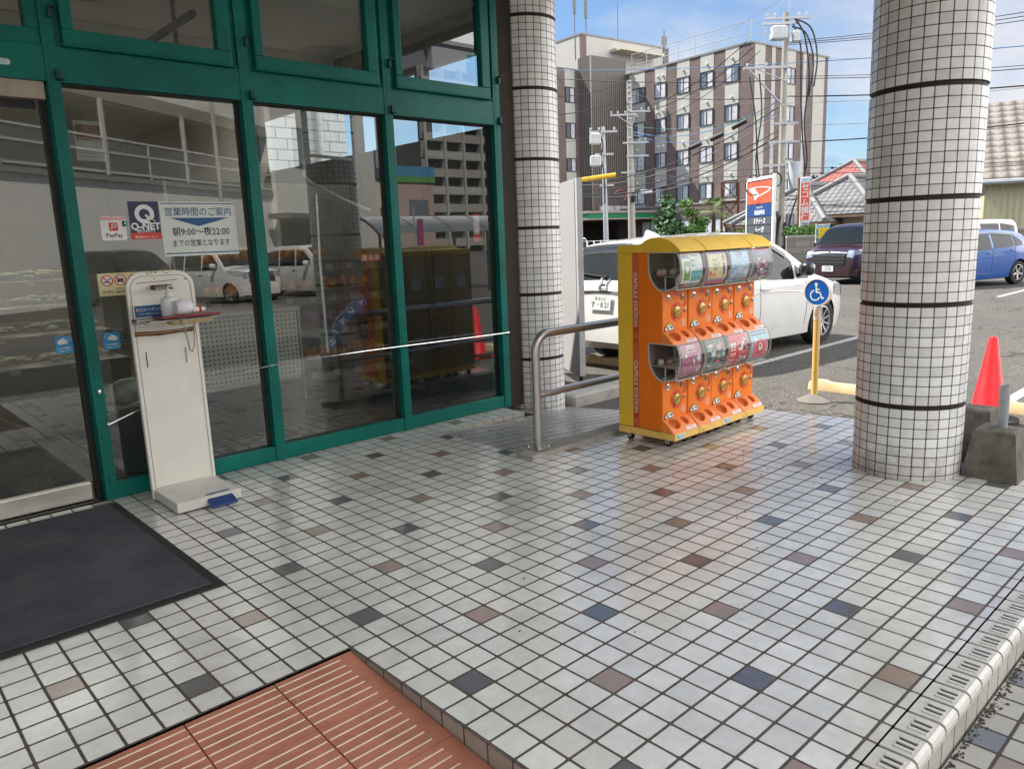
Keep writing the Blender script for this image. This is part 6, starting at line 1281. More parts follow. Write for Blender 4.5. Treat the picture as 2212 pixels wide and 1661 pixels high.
for a, c in (((1252,389.5),(1271,386.5)),((1272.5,386.3),(1330,378))):
    b = MB(); b.tube([dp(*a, 34), dp(*c, 34)], .10, 10); b.build('sleeve', [M('guard_yellow', (.72,.42,.02), .5)], yc, smooth=True, angle=40, loc='world')
# overhead lines: photo position and distance of both ends, sag, thickness
def r5(x, y): return 1180.8+x*.3121, y*.3121
def r6(x, y): return 1670.4+x*.3121, y*.3121
BLUEC = M('cable_blue', (.06,.16,.34), .6); GREENC = M('cable_green', (.06,.20,.12), .6); GREYC = M('cable_grey', (.16,.16,.17), .6)
def line(lab, a, da, c, dc, sag=.25, r=.018, m=None):
    A, C_ = dp(*a, da), dp(*c, dc); n = 14; b = MB(); b.tube([A+(C_-A)*(k/n)-V((0,0,sag*4*(k/n)*(1-k/n))) for k in range(n+1)], r*.92, 5)
    return tag(b.build('power_line', m or CAB, smooth=True), lab, 'power line', 'overhead lines')
def ext(a, c, x):      # carry a straight run on to photo column x
    return x, a[1]+(c[1]-a[1])*(x-a[0])/(c[0]-a[0])
T1 = 33
def right(lab, p, q, r=.016, m=None): line(lab, r6(*p), T1, ext(r6(*p), r6(*q), 2330), 24, .12, r, m)
right('topmost thin line from the tallest pole to the right column', (100,288), (710,208)); right('second thin line from the top right of the tallest pole', (110,300), (715,226)); right('third line from the top right of the tallest pole', (90,312), (715,243))
right('fine grey line low on the hotel roof edge towards the column', (380,410), (700,385), .008, GREYC); right('twin upper line meeting the column at its second band', (60,530), (700,496), .014); right('twin lower line meeting the column at its second band', (60,545), (700,514), .018)
right('thick dark bundle line leaving the tallest pole under its lower arms', (100,668), (690,637), .030); right('pale twisted line just under the thick bundle', (90,715), (690,672), .010, GREYC); right('faint level line half way up the hotel end wall', (90,868), (690,832), .009, GREYC)
right('thick line leaving the street lamp arm towards the column', (140,985), (670,937), .028); right('level line over the far house roof, upper', (60,1160), (655,1140), .014); right('level line over the far house roof, middle', (60,1200), (655,1175), .018); right('level line over the far house roof, lowest', (60,1255), (655,1240), .013)
line('pale blue line sweeping across the whole hotel front', r5(60,488), 45, ext(r5(60,470), r5(2030,370), 2330), 24, .25, .02, BLUEC)
line('upper dark level line across the hotel windows', r5(60,545), 44, r5(1640,556), T1, .15, .026); line('lower dark level line across the hotel windows', r5(575,660), 42, r5(1640,676), T1, .15, .024)
line('line rising from the left edge to the middle pole top', r5(60,670), 38, r5(575,558), 42, .2, .022); line('thick line rising from the left edge to the middle pole', r5(60,795), 38, r5(575,668), 42, .2, .028); line('thin line rising from the left edge past the slim pole', r5(60,985), 38, r5(330,935), 36, .1, .014); line('thin line from the slim pole to the middle pole', r5(430,905), 36, r5(570,860), 42, .1, .014)
line('uppermost slanting line from the middle pole to the tallest pole arm', r5(600,760), 42, r5(1385,290), T1, .5, .022); line('second slanting line from the middle pole to the tallest pole arm', r5(620,780), 42, r5(1430,330), T1, .55, .022); line('third slanting line from the middle pole to the tallest pole arm', r5(600,870), 42, r5(1480,350), T1, .6, .016)
line('upper blue slack line between the middle and tallest poles', r5(600,915), 42, r5(1620,690), T1, .75, .022, BLUEC); line('lower blue slack line between the middle and tallest poles', r5(600,935), 42, r5(1620,770), T1, .8, .018, BLUEC); line('thin green line between the middle and tallest poles', r5(600,870), 42, r5(1620,740), T1, .5, .014, GREENC)
line('upper bundle line passing the black sleeves', r5(100,1262), 38, r5(1600,745), T1, .9, .030); line('grey line just under the sleeve bundle', r5(100,1275), 38, r5(1600,800), T1, .95, .018, GREYC); line('middle bundle line from the left edge to the tallest pole', r5(100,1300), 38, r5(1600,905), T1, .9, .024); line('lower bundle line from the left edge to the tallest pole', r5(100,1330), 38, r5(1600,945), T1, .95, .034); line('lowest brown line from the left edge to the tallest pole', r5(100,1338), 38, r5(1600,990), T1, .95, .018, GREYC)
line('level line across the hotel at the first floor, upper', r5(600,1150), 42, r5(1640,1160), T1, .2, .016); line('level line across the hotel at the first floor, middle', r5(600,1200), 42, r5(1640,1198), T1, .2, .020); line('level line across the hotel at the first floor, lowest', r5(600,1222), 42, r5(1640,1245), T1, .2, .016)
line('thin stay wire running up to the top edge of the photo', r5(1300,200), 45, r5(1690,-40), 30, 0, .010, GREYC)
for k, (a, c, lab) in enumerate((((985,1030),(1072,992),'leftmost black sleeve on the slanting bundle'),((1135,968),(1225,925),'middle black sleeve on the slanting bundle'),((1285,888),(1385,835),'rightmost black sleeve on the slanting bundle'))):
    b = MB(); b.tube([dp(*r5(*a), 35.0-.6*k), dp(*r5(*c), 34.6-.6*k)], .105, 10); tag(b.build('cable_sleeve', CAB, smooth=True, angle=40), lab, 'cable sleeve', 'black cable sleeves')

# dealer's sign
a, c = foot(1614, 33.6), foot(1671, 31.2); dv = c-a; Wd = dv.length
sg = thing('dealer_sign', 'tall white framed sign with an orange emblem panel and grey name rows', 'sign', a, atan2(dv.y, dv.x))
ht = hz(1613, 388, a); 
b = MB(); b.box((-.06,-.06,0),(.03,.06,ht+.05)); b.build('post', [WHITE], sg); b = MB(); b.box((Wd-.09,-.06,0),(Wd+.03,.06,ht+.05)); b.build('post', [WHITE], sg)
b = MB(); b.box((.03,-.05,ht-.12),(Wd-.09,.05,ht)); b.build('top_bar', [WHITE], sg); b = MB(); b.box((.03,-.02,.4),(Wd-.09,.03,ht-.12)); b.build('backing', [M('sign_dark', (.05,.05,.055), .6)], sg)
xw0, xw1 = .07, Wd-.13; zt = ht-.17; xm_ = (xw0+xw1)/2; ww = xw1-xw0; hr_ = .92
b = MB(); b.box((xw0,-.035,zt-hr_),(xw1,-.02,zt)); s1 = b.build('emblem_panel', [M('sign_orange', (.80,.10,.04), .4)], sg)
yq = -.0365; b = MB()
def q2(pts): b.add([V((xw0+ww*u, yq, zt-hr_+hr_*v)) for u, v in pts], [tuple(range(len(pts)))])
# the looped arrow emblem
out = [(.05,.73),(.28,.78)]; 
q2([(.05,.70),(.28,.70),(.47,.40),(.37,.36)]); q2([(.05,.70),(.13,.70),(.37,.36),(.30,.22),(.22,.22)]) if False else None
def band(pts, w):
    for (x0_, y0_), (x1_, y1_), in zip(pts[:-1], pts[1:]):
        d = V((x1_-x0_, y1_-y0_)).normalized(); n = V((-d.y, d.x))*w/2; q2([(x0_+n.x,y0_+n.y),(x1_+n.x,y1_+n.y),(x1_-n.x,y1_-n.y),(x0_-n.x,y0_-n.y)])
band([(.05,.72),(.35,.75),(.62,.73),(.84,.68),(.95,.62)], .035); band([(.95,.63),(.80,.50),(.60,.40),(.44,.34),(.30,.20)], .05); band([(.06,.72),(.20,.50),(.30,.34)], .05); q2([(.30,.36),(.46,.38),(.40,.28),(.25,.19)])
b.build('emblem', [PWH], s1, recalc=False)
z = zt-hr_-.03; b = MB(); b.box((xw0,-.035,z-.50),(xw1,-.02,z)); s2 = b.build('name_panel', [M('sign_navy', (.008,.05,.20), .4)], sg); b = MB(); b.text('DAIHATSU', (xm_, -.036, z-.13), XA, ZA, .12); b.text('赤星自動車', (xm_, -.036, z-.34), XA, ZA, .20, bold=.03, squash=.95); b.build('lettering', [PWH], s2, recalc=False)
z -= .54
for k, tx in enumerate(('ミライース', 'ムーヴ', 'タント', 'トール', 'ロッキー')):
    b = MB(); b.box((xw0,-.035,z-.31),(xw1,-.02,z)); s3 = b.build('name_row', [M('sign_slate', (.075,.085,.095), .4)], sg); b = MB(); b.text(tx, (xm_, -.036, z-.155), XA, ZA, .26, bold=.03, shear=.15, squash=.85 if len(tx) > 4 else 1.1); b.build('lettering', [PWH], s3, recalc=False); z -= .36
# insurer's sign
a = foot(1722, 30); rz_ = YAW_IM-R(18); si = thing('insurer_sign', 'narrow upright orange and white sign box on a rusty post', 'sign', a, rz_)
z0, z1 = hz(1722, 493, a), hz(1722, 384, a); b = MB(); b.cyl((0,0,0),(0,0,z1),.05,10); b.build('post', [M('rusty_post', (.24,.12,.07), .85, var=.3)], si)
b = MB(); b.box((.06,-.12,z0),(.42,.30,z1)); b.build('box', [M('sign_box', (.62,.63,.65), .45)], si, bevel=.03)
zz0, zz1 = z0+.28, z1-.22; b = MB(); b.box((.08,-.128,zz0),(.40,-.118,zz1)); s4 = b.build('orange_field', [M('sign_orange', (.80,.10,.04), .4)], si)
b = MB(); 
for k, ch in enumerate('セコム損保'): b.text(ch, (.24,-.13,zz1-.15-k*(zz1-zz0-.26)/4), XA, ZA, .30, bold=.02)
b.build('lettering', [PWH], s4, recalc=False); b = MB(); b.text('代理店', (.24,-.123,z0+.17), XA, ZA, .085); b.box((.12,-.124,z0+.06),(.36,-.121,z0+.09)); b.build('footer_lettering', [INK], si, recalc=False); b = MB(); b.lathe([(.001,-.122),(.07,-.122)], n=12, M=Matrix.Translation((.22,0,z1-.11)) @ Matrix.Rotation(pi/2, 4, 'X') @ Matrix.Translation((0,0,.244)), cap=False); b.build('blue_mark', [PRN['sky']], si, recalc=False)
# stop sign
a = foot(1594.5, 46); st_ = thing('stop_sign', 'red upside down triangle stop sign behind the cars', 'sign', a, YAW_IM-R(15)); z1 = hz(1594, 463, a); z0 = hz(1594, 486, a)
b = MB(); b.cyl((0,0,0),(0,0,z1),.04,10); b.build('post', [WHITE], st_); hw = .34
b = MB(); b.m(0).prism([V((-hw,-.06,z1)), V((hw,-.06,z1)), V((0,-.06,z0))], (0,-.015,0)); b.m(1).prism([V((-hw*.88,-.076,z1-.045)), V((hw*.88,-.076,z1-.045)), V((0,-.076,z0+.08))], (0,-.003,0)); f_ = b.build('plate', [PWH, M('stop_red', (.52,.02,.03), .4)], st_); b = MB(); b.text('止まれ', (0,-.081,z1-.2), XA, ZA, .20, bold=.02); b.build('lettering', [PWH], f_, recalc=False)
# rusty lattice tower
a = foot(1576, 50); lt = thing('lattice_tower', 'rusty steel lattice tower standing before the hotel corner', 'tower', a, YAW_IM-R(20)); zt = hz(1576, 395, a); b = MB(); hw = .52
for x in (-hw, hw):
    for y in (-hw, hw): b.cyl((x,y,0),(x,y,zt),.045,6)
n = 4
for k in range(n+1):
    z = zt*k/n; q = [(-hw,-hw),(hw,-hw),(hw,hw),(-hw,hw)]
    for (x0_, y0_), (x1_, y1_) in zip(q, q[1:]+q[:1]):
        b.cyl((x0_,y0_,z),(x1_,y1_,z),.03,5)
        if k < n: b.cyl((x0_,y0_,z),(x1_,y1_,z+zt/n),.022,5); b.cyl((x1_,y1_,z),(x0_,y0_,z+zt/n),.022,5)
b.build('frame', [M('tower_rust', (.10,.035,.022), .9, var=.3)], lt)
# banner
a = foot(1762, 25.2); nb = thing('inspection_banner', 'blue banner with yellow Japanese lettering behind the block wall', 'banner', a, YAW_IM-R(8)); z1 = hz(1762, 487, a)
b = MB(); b.cyl((0,0,0),(0,0,z1+.05),.014,8); b.cyl((0,0,z1),(.46,0,z1+.02),.010,6); b.build('pole', [WHITE], nb)
b = MB(); b.grid([[V((.02+.42*i/6, .02*sin(i*1.1+z_*3), z_)) for z_ in (z1-1.2, z1-.8, z1-.4, z1)] for i in range(7)]); b.build('cloth', [M('banner_blue', (.01,.28,.55), .7)], nb); 
b = MB(); 
for k, ch in enumerate('車検'): b.text(ch, (.235,-.035,z1-.27-.40*k), XA, ZA, .44, bold=.03)
b.build('lettering', [M('banner_yellow', (.80,.58,.01), .6)], nb, recalc=False); b = MB()
for i in range(8): b.quad((.03+.05*i,-.03,z1-.10+.05*(i%2)),(.07+.05*i,-.03,z1-.10+.05*(i%2)),(.07+.05*i,-.03,z1-.06+.05*(i%2)),(.03+.05*i,-.03,z1-.06+.05*(i%2)))
b.build('check_band', [PWH], nb, recalc=False)

# ================================================================== HOUSES, WALL, WAREHOUSE, PLANTS, HILL
def rooftile(name, c1, c2, per):
    mt, t, p, L = newmat(name); g = nn(t, 'ShaderNodeTexCoord'); s = nn(t, 'ShaderNodeSeparateXYZ'); L(g.outputs['Object'], s.inputs[0])
    gn = nn(t, 'ShaderNodeTexCoord'); sn = nn(t, 'ShaderNodeSeparateXYZ'); L(gn.outputs['Normal'], sn.inputs[0]); k_ = math_(t, 'GREATER_THAN', math_(t, 'ABSOLUTE', sn.outputs['X']), math_(t, 'ABSOLUTE', sn.outputs['Y']))
    al = math_(t, 'ADD', math_(t, 'MULTIPLY', s.outputs['Y'], k_), math_(t, 'MULTIPLY', s.outputs['X'], math_(t, 'SUBTRACT', 1.0, k_)))
    u = math_(t, 'ABSOLUTE', math_(t, 'SUBTRACT', math_(t, 'FRACT', math_(t, 'DIVIDE', al, per)), .5)); v = math_(t, 'FRACT', math_(t, 'DIVIDE', s.outputs['Z'], per*.55))
    c = mixcol(t, ramp(t, math_(t, 'MULTIPLY', math_(t, 'ADD', u, .15), math_(t, 'ADD', v, .35)), [(.12,(0,0,0)),(.45,(1,1,1))]), c1, c2); L(mixcol(t, 1.0, c, ramp(t, noise(t, 1.5, 5), [(.3,(.75,.75,.75)),(.7,(1.2,1.2,1.2))]), 'MULTIPLY'), p.inputs['Base Color']); p.inputs['Roughness'].default_value = .65
    L(bump(t, math_(t, 'ADD', u, math_(t, 'MULTIPLY', v, .5)), .9, .06), p.inputs['Normal']); return mt
GTILE = rooftile('grey_roof_tile', (.05,.05,.055), (.17,.17,.178), .30); RTILE = rooftile('red_roof_tile', (.13,.022,.016), (.34,.075,.055), .34)
HWALL = M('house_render', (.47,.41,.29), .9, var=.08, scale=2); EAVE = M('eave_brown', (.14,.085,.06), .7)
def house(name, label, K, rz, wx, wy, zw, rise, ov, tile, hip=True):
    o = thing(name, label, 'house', K, rz); b = MB(); b.box((0,0,0),(wx,wy,zw)); b.build('wall', [HWALL], o)
    x0, x1, y0, y1 = -ov, wx+ov, -ov, wy+ov; i = (y1-y0)/2 if hip else 0; ym_ = (y0+y1)/2
    E_ = [V((x0,y0,zw)), V((x1,y0,zw)), V((x1,y1,zw)), V((x0,y1,zw))]; Ra, Rb = V((x0+i*.8, ym_, zw+rise)), V((x1-i*.8, ym_, zw+rise))
    b = MB(); b.add(E_+[Ra, Rb], [(0,1,5,4),(1,2,5),(2,3,4,5),(3,0,4),(3,2,1,0)]); r = b.build('roof', [tile], o)
    b = MB()
    for p_, q_ in ((Ra, Rb), (E_[0], Ra), (E_[1], Rb), (E_[3], Ra), (E_[2], Rb)): b.tube([p_+V((0,0,.05)), q_+V((0,0,.05))], .13, 6)
    b.build('ridge', [M('ridge_tile', (.20,.20,.205), .5)], r, smooth=True)
    b = MB(); b.box((x0+.02,y0+.02,zw-.16),(x1-.02,y1-.02,zw-.004)); b.build('eaves', [EAVE], o)
    b = MB()
    for k in range(int(wx//2.6)): b.box((.8+2.6*k,-.05,.9),(2.2+2.6*k,.0,2.1))
    if len(b.v): b.build('window_row', [HGL], o)
    return o
def loc_on(px_, py_, dep): return dp(px_, py_, dep)
K = foot(1772, 34); house('tiled_house', 'low house with a grey tiled hip roof and ochre walls behind the block wall', K, R(-8), 5.5, 4.0, hz(1772, 476, K)-.05, 1.75, .55, GTILE)
K = foot(1880, 33); house('tiled_house', 'grey tiled house wing half hidden behind the right tiled column', K, R(-8), 6, 4.0, hz(1880, 464, K)+.1, 1.7, .6, GTILE)
K = foot(1660, 44); house('tiled_house', 'small grey tiled roof between the lattice tower and the sign', K, R(-8), 2.5, 2.6, 2.1, 1.0, .4, GTILE)
K = foot(1875, 46); house('red_roofed_house', 'two storey cream house with a red tiled roof behind the grey roofs', K, R(-8), 7, 4.2, hz(1875, 402, K), 1.7, .5, RTILE)
BLK = brickmat('block_wall', (.27,.25,.21), (.22,.20,.17), (.15,.14,.12), .9)
a, c = foot(1700, 27.5), foot(2420, 26.5); dv = c-a; w_ = thing('block_wall', 'grey concrete block boundary wall behind the parked cars', 'wall', a, atan2(dv.y, dv.x)); b = MB(); b.box((0,0,0),(dv.length,.15,1.32)); b.build('blocks', [BLK], w_); b = MB(); b.box((-.01,-.02,1.32),(dv.length,.17,1.40)); b.build('capping', [CONC], w_)
def corr(name, c1, c2, per):
    return ribbed(name, c1, c2, per)
a, c = foot(2120, 31), foot(2420, 29); dv = c-a; wh = thing('warehouse', 'warehouse with pale yellow corrugated walls and a weathered slate roof', 'warehouse', a, atan2(dv.y, dv.x)); Lw = dv.length
zw = hz(2150, 391, a); b = MB(); b.box((0,0,.9),(Lw+3,9,zw)); b.build('wall', [corr('corrugated_yellow', (.50,.46,.27), (.60,.56,.36), .22)], wh); b = MB(); b.box((-.02,-.03,0),(Lw+3,9.02,.9)); b.build('plinth', [CONC], wh)
b = MB(); b.prism([V((-.4,-.5,zw-.05)), V((-.4,4.6,zw+3.6)), V((-.4,9.5,zw-.05))], (Lw+4,0,0)); b.build('roof', [rooftile('slate_roof', (.07,.062,.055), (.26,.23,.20), .5)], wh); b = MB(); b.tube([(-.4,-.55,zw-.08),(Lw+3,-.55,zw-.08)], .11, 8); b.build('gutter', [M('gutter_grey', (.30,.32,.34), .5)], wh, smooth=True)
# hill
b = MB(); n = 30; G_ = []; Hc = dp(1790, 512, 1500); 
for i in range(n+1):
    row = []
    for j in range(n+1):
        u, v = (i/n-.5)*2, (j/n-.5)*2; h = 118*max(0, 1-(u*u+v*v))**1.2*(1+.25*sin(5*u+2)*cos(4*v))+4*random.random(); row.append(V((Hc.x+u*250+v*60, Hc.y+v*250-u*60, LOT-3+h)))
    G_.append(row)
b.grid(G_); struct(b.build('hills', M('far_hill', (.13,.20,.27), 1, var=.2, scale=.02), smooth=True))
# plants made of many small leaf faces
def leafmat(name, c): 
    mt, t, p, L = newmat(name); v = noise(t, 1.6, 4); L(ramp(t, v, [(.3, tuple(q*.55 for q in c)), (.55, c), (.8, tuple(min(1, q*1.7) for q in c))]), p.inputs['Base Color']); p.inputs['Roughness'].default_value = .55; p.inputs['Subsurface Weight'].default_value = 0; return mt
def leaves(rng, blobs, n, size, squash=.7, droop=0):
    b = MB(); tot = sum(r**2 for _, r in blobs)
    for (c_, r) in blobs:
        for k in range(max(6, int(n*r**2/tot))):
            d = V((rng.gauss(0,1), rng.gauss(0,1), rng.gauss(0,1))).normalized(); q = V(c_)+V((d.x*r, d.y*r, d.z*r*squash))*(rng.random()**.35)
            s = size*rng.uniform(.6,1.4); a = V((rng.gauss(0,1), rng.gauss(0,1), rng.gauss(0,.6)-droop)).normalized(); c2 = a.cross(V((rng.gauss(0,1), rng.gauss(0,1), rng.gauss(0,1)))).normalized()
            b.quad(q, q+a*s*.5+c2*s*.28, q+a*s, q+a*s*.5-c2*s*.28)
    return b
BARK = M('bark', (.10,.075,.055), .9, var=.3, scale=20, bmp=.5)
def tree(name, label, K, h, blobs, n, size, col, trunk, cat='tree', group=None, **kw):
    o = thing(name, label, cat, K, 0, group); rng = random.Random(hash(label) % 1000 if False else len(label)*7+int(h*10))
    b = MB(); 
    for pts, r0, r1 in trunk: b.tube(pts, [r0+(r1-r0)*i/(len(pts)-1) for i in range(len(pts))], 8)
    b.build('trunk', [BARK], o, smooth=True); leaves(rng, blobs, n, size, **kw).build('crown', [leafmat(name+'_leaf_%d' % len(bpy.data.materials), col)], o, recalc=False); return o
rg2 = random.Random(5)
K = foot(1440, 47); H = hz(1441, 419, K)
tree('conifer', 'drooping conical conifer in front of the hotel, tallest of its row', K, H, [((rg2.uniform(-.25,.25)*(1.5-k/9), rg2.uniform(-.3,.3), H*(.22+.74*k/11)), (.95-.62*k/11)*rg2.uniform(.8,1.15)) for k in range(12)], 2600, .30, (.085,.170,.070), [([(0,0,0),(0,0,H*.95)], .10, .02)], droop=.7, squash=.9)
K = foot(1498, 47); H = hz(1498, 432, K)
tree('pruned_pine', 'pruned garden pine with cloud shaped pads right of the conifer', K, H, [((rg2.uniform(-.5,.5), rg2.uniform(-.4,.4), H*(.95-.16*k)), .45+.10*k) for k in range(5)]+[((.45,0,H*.66),.4),((-.5,0,H*.52),.5),((.5,.1,H*.45),.55)], 2400, .20, (.12,.24,.05), [([(0,0,0),(.08,0,H*.4),(-.05,0,H*.7),(.02,0,H*.92)], .10, .03),([(.05,0,H*.5),(.45,0,H*.62)], .04, .02),([(0,0,H*.42),(-.5,0,H*.5)], .04, .02)], squash=.5)
K = foot(1541, 48); H = hz(1541, 448, K); o = thing('palm_tree', 'short fan palm beside the rusty lattice tower', 'tree', K); b = MB(); b.tube([(0,0,0),(.02,0,H*.5),(0,0,H*.92)], [.16,.14,.12], 8); b.build('trunk', [BARK], o, smooth=True)
b = MB()
for k in range(34):
    az = 2*pi*k/34+rg2.random(); el = rg2.uniform(-.7,1.1); d = V((cos(az)*cos(el), sin(az)*cos(el), sin(el))); tip = V((0,0,H*.95))+d*.55
    for q in range(9):
        a_ = -1.1+2.2*q/8; s_ = d.cross(V((0,0,1))).normalized(); dd_ = (d*cos(a_)+s_*sin(a_)).normalized(); e2 = tip+dd_*.55+V((0,0,-.18)); b.quad(tip, tip+dd_*.3+s_*.03, e2, tip+dd_*.3-s_*.03)
    b.quad(V((0,0,H*.92)), V((.02,.02,H*.92)), tip+V((.01,.01,0)), tip)
b.build('crown', [leafmat('palm_leaf', (.13,.21,.05))], o, recalc=False)
for i, (px_, dep, h, w_, c, lab) in enumerate(((1570,43,1.9,1.0,(.10,.19,.03),'bright green shrub left of the stop sign'),(1607,42,2.0,.9,(.11,.17,.035),'bright green shrub between stop sign and dealer sign'),(1650,38,1.6,.9,(.05,.09,.025),'darker shrub behind the dealer sign foot'),(1281,21,1.45,.5,(.26,.15,.05),'reddish yellow shrub left of the estate car roof'),(1264,22,.75,.6,(.09,.16,.03),'low green bush under the reddish shrub'))):
    K = foot(px_, dep); tree('shrub', lab, K, h, [((rg2.uniform(-.6,.6)*w_, rg2.uniform(-.5,.5)*w_, h*rg2.uniform(.35,.85)), .42*w_) for k in range(8)], 1500, .13, c, [([(0,0,0),(.02,0,h*.6)], .05, .02)], cat='shrub')
K = foot(1738, 28.6); tree('hedge', 'dark green hedge over the block wall under the upright orange sign', K, 1.9, [((-.9+.16*k, rg2.uniform(-.2,.2), 1.45+rg2.uniform(-.05,.12)), .34) for k in range(13)], 2200, .10, (.08,.17,.03), [([(0,0,0),(0,0,1.3)], .05, .03)], cat='hedge')
K = foot(1800, 60); tree('broadleaf_tree', 'dark round tree beside the end of the hotel', K, 7, [((rg2.uniform(-1.2,1.2), rg2.uniform(-1,1), 3.8+rg2.uniform(-1.0,2.0)), 1.1) for k in range(8)], 1800, .35, (.022,.045,.016), [([(0,0,0),(0,0,4)], .2, .1)])
# chain-link fence on the left
a, c = foot(1200, 28), foot(1345, 25); dv = c-a; fe = thing('mesh_fence', 'thin wire mesh fence in front of the reddish shrub', 'fence', a, atan2(dv.y, dv.x)); b = MB(); n = 10
for k in range(n+1): b.cyl((dv.length*k/n,0,0),(dv.length*k/n,0,1.5),.03,6)
b.build('post', [WHITE], fe); b = MB()
for z in (.3,.7,1.1,1.48): b.cyl((0,0,z),(dv.length,0,z),.010,5)
b.build('wire', [GALV], fe)
# ================================================================== BEHIND THE CAMERA (mirrored in the panes); laid out in the mirror's coordinates, then turned over
OPW = M('opposite_render', (.86,.82,.74), .85, var=.05, scale=1); OPD = M('opposite_inner', (.55,.50,.42), .85, var=.08, scale=1)
op = thing('walkway_building', 'cream building with an open railed upper walkway, mirrored in the left panes', 'building', (10, -25, LOT))
ya_ = R(34.6); EX = V((cos(ya_), sin(ya_), 0)); EN = V((-sin(ya_), cos(ya_), 0)); KV = V((4.7, 24.6, 0))
MO = Matrix((EX, EN, V((0,0,1)))).transposed().to_4x4(); MO.translation = KV
def OP(name, b, mats, **k):
    b.v = [MO @ p for p in b.v]; b.v = [V((p.x-op.location.x, 3.44-p.y-op.location.y, p.z-op.location.z)) for p in b.v]; return b.build(name, mats, op, **k)
b = MB(); b.box((-30, 0, LOT), (13.5, 9, 4.02)); b.box((13.5, -.3, LOT), (30, 9, 10.4)); OP('lower_wall', b, [OPW])
for x_, z_ in ((15.5,5.6),(21,5.8),(26,5.6),(21,2.0),(26.5,2.0)):
    b = MB(); b.box((x_, -.36, z_), (x_+1.7, -.28, z_+1.9)); OP('window', b, [WINF])
    b = MB(); b.box((x_+.1, -.38, z_+.1), (x_+1.6, -.35, z_+1.8)); OP('window_pane', b, [HGL])
b = MB(); b.tube([(28.6,-.5,LOT),(28.6,-.5,10.4)], .12, 10); b.tube([(29.3,-.5,LOT),(29.3,-.5,10.4)], .06, 8); OP('downpipe', b, [M('pipe_grey', (.42,.40,.37), .5)])
b = MB(); b.box((-30, -.12, 4.02), (13.5, 2.4, 4.2)); OP('floor_slab', b, [M('slab_grey', (.30,.29,.27), .8)])
b = MB(); b.box((-30, 2.4, 4.2), (13.5, 9, 9.2)); OP('inner_wall', b, [OPD])
b = MB(); b.box((-30, -.05, 7.2), (13.5, 2.4, 9.4)); OP('parapet', b, [OPW])
b = MB(); b.box((-30, -.08, 6.72), (13.5, .12, 7.18)); OP('beam', b, [M('beam_taupe', (.30,.27,.23), .8)])
RAILW = M('rail_white', (.62,.60,.56), .5); MESH = M('rail_mesh', (.30,.28,.26), .7)
for k in range(-7, 3):
    b = MB(); b.box((2.6+4.4*k-.06, -.14, 4.2), (2.6+4.4*k+.06, -.02, 6.75)); OP('walkway_post', b, [RAILW])
    b = MB(); b.box((4.8+4.4*k-.04, -.10, 4.2), (4.8+4.4*k+.04, -.04, 5.45)); OP('rail_post', b, [RAILW])
for z in (5.42, 4.28, 4.95):
    b = MB(); b.box((-30, -.10, z), (13.5, -.04, z+.07)); OP('rail_bar', b, [RAILW])
b = MB()
for i in range(12): b.box((-30, -.075, 4.36+.085*i), (13.5, -.060, 4.40+.085*i))
OP('rail_mesh', b, [MESH])
for s_ in (3.0, -8.0, 11.0):
    b = MB(); b.box((s_, 2.34, 4.2), (s_+1.4, 2.40, 6.6)); b.box((s_-.1, 2.36, 4.2), (s_+1.5, 2.41, 6.75)); d1 = OP('door', b, [M('door_taupe', (.22,.20,.17), .6)])
b = MB(); b.tube([(8.9,-.25,LOT),(8.9,-.25,9)], .09, 10); OP('downpipe', b, [M('pipe_grey', (.42,.40,.37), .5)])
b = MB(); b.box((12.5,-1.5,2.9),(19,-.3,3.15)); b.box((13.6,-.36,1.0),(18,-.3,2.8)); OP('awning', b, [M('awning_grey', (.16,.15,.14), .7)])
def mvbox(name, label, cat, boxes, group=None):
    """boxes: (part, material, lo, hi) in the mirror's coordinates"""
    lo0 = boxes[0][2]; root = thing(name, label, cat, (lo0[0], 3.44-lo0[1], LOT), 0, group); by = {}
    for pn_, m_, lo, hi in boxes: by.setdefault((pn_, m_.name), (m_, MB()))[1].box((lo[0]-root.location.x, 3.44-hi[1]-root.location.y, lo[2]-LOT), (hi[0]-root.location.x, 3.44-lo[1]-root.location.y, hi[2]-LOT))
    for (pn_, _), (m_, bb) in by.items(): bb.build(pn_, [m_], root)
    return root
TWC = M('tower_concrete', (.36,.33,.29), .85, var=.06); TWD = M('tower_dark', (.09,.085,.08), .8); TWL = M('tower_parapet', (.44,.42,.39), .8)
bx = [('wall', TWD, (79.5, 106, LOT), (97, 118, 31))]
for f in range(10): bx += [('balcony', TWL if f % 2 else TWC, (79.5, 105.0, 1.2+3*f), (97, 105.3, 2.3+3*f)), ('floor_slab', TWC, (79.5, 105.0, .9+3*f), (97, 106.0, 1.2+3*f))]
for k in range(5): bx.append(('fin', TWL, (79.5+4.2*k, 104.6, LOT), (79.9+4.2*k, 106, 31)))
mvbox('apartment_tower', 'tall grey apartment block with banded balconies mirrored in the third pane', 'building', bx)
hosp = mvbox('clinic_building', 'white rooftop block with a green tree character mirrored in the upper right pane', 'building', [('wall', M('clinic_white', (.55,.55,.55), .7), (100, 128, LOT), (126, 146, 42)), ('wall_grey', M('clinic_grey', (.22,.22,.25), .7), (85, 130, LOT), (100, 146, 42.4)), ('coping', M('clinic_white', (.55,.55,.55), .7), (99, 127.5, 42), (126.5, 146, 42.8))])
b = MB(); b.text('森', (0,0,0), (-1,0,0), (0,0,1), 6.5, bold=.03); b.v = [p+V((112-hosp.location.x, 3.44-127.8-hosp.location.y, 38.5)) for p in b.v]; b.build('sign_character', [M('clinic_teal', (.03,.30,.30), .5)], hosp, recalc=False)
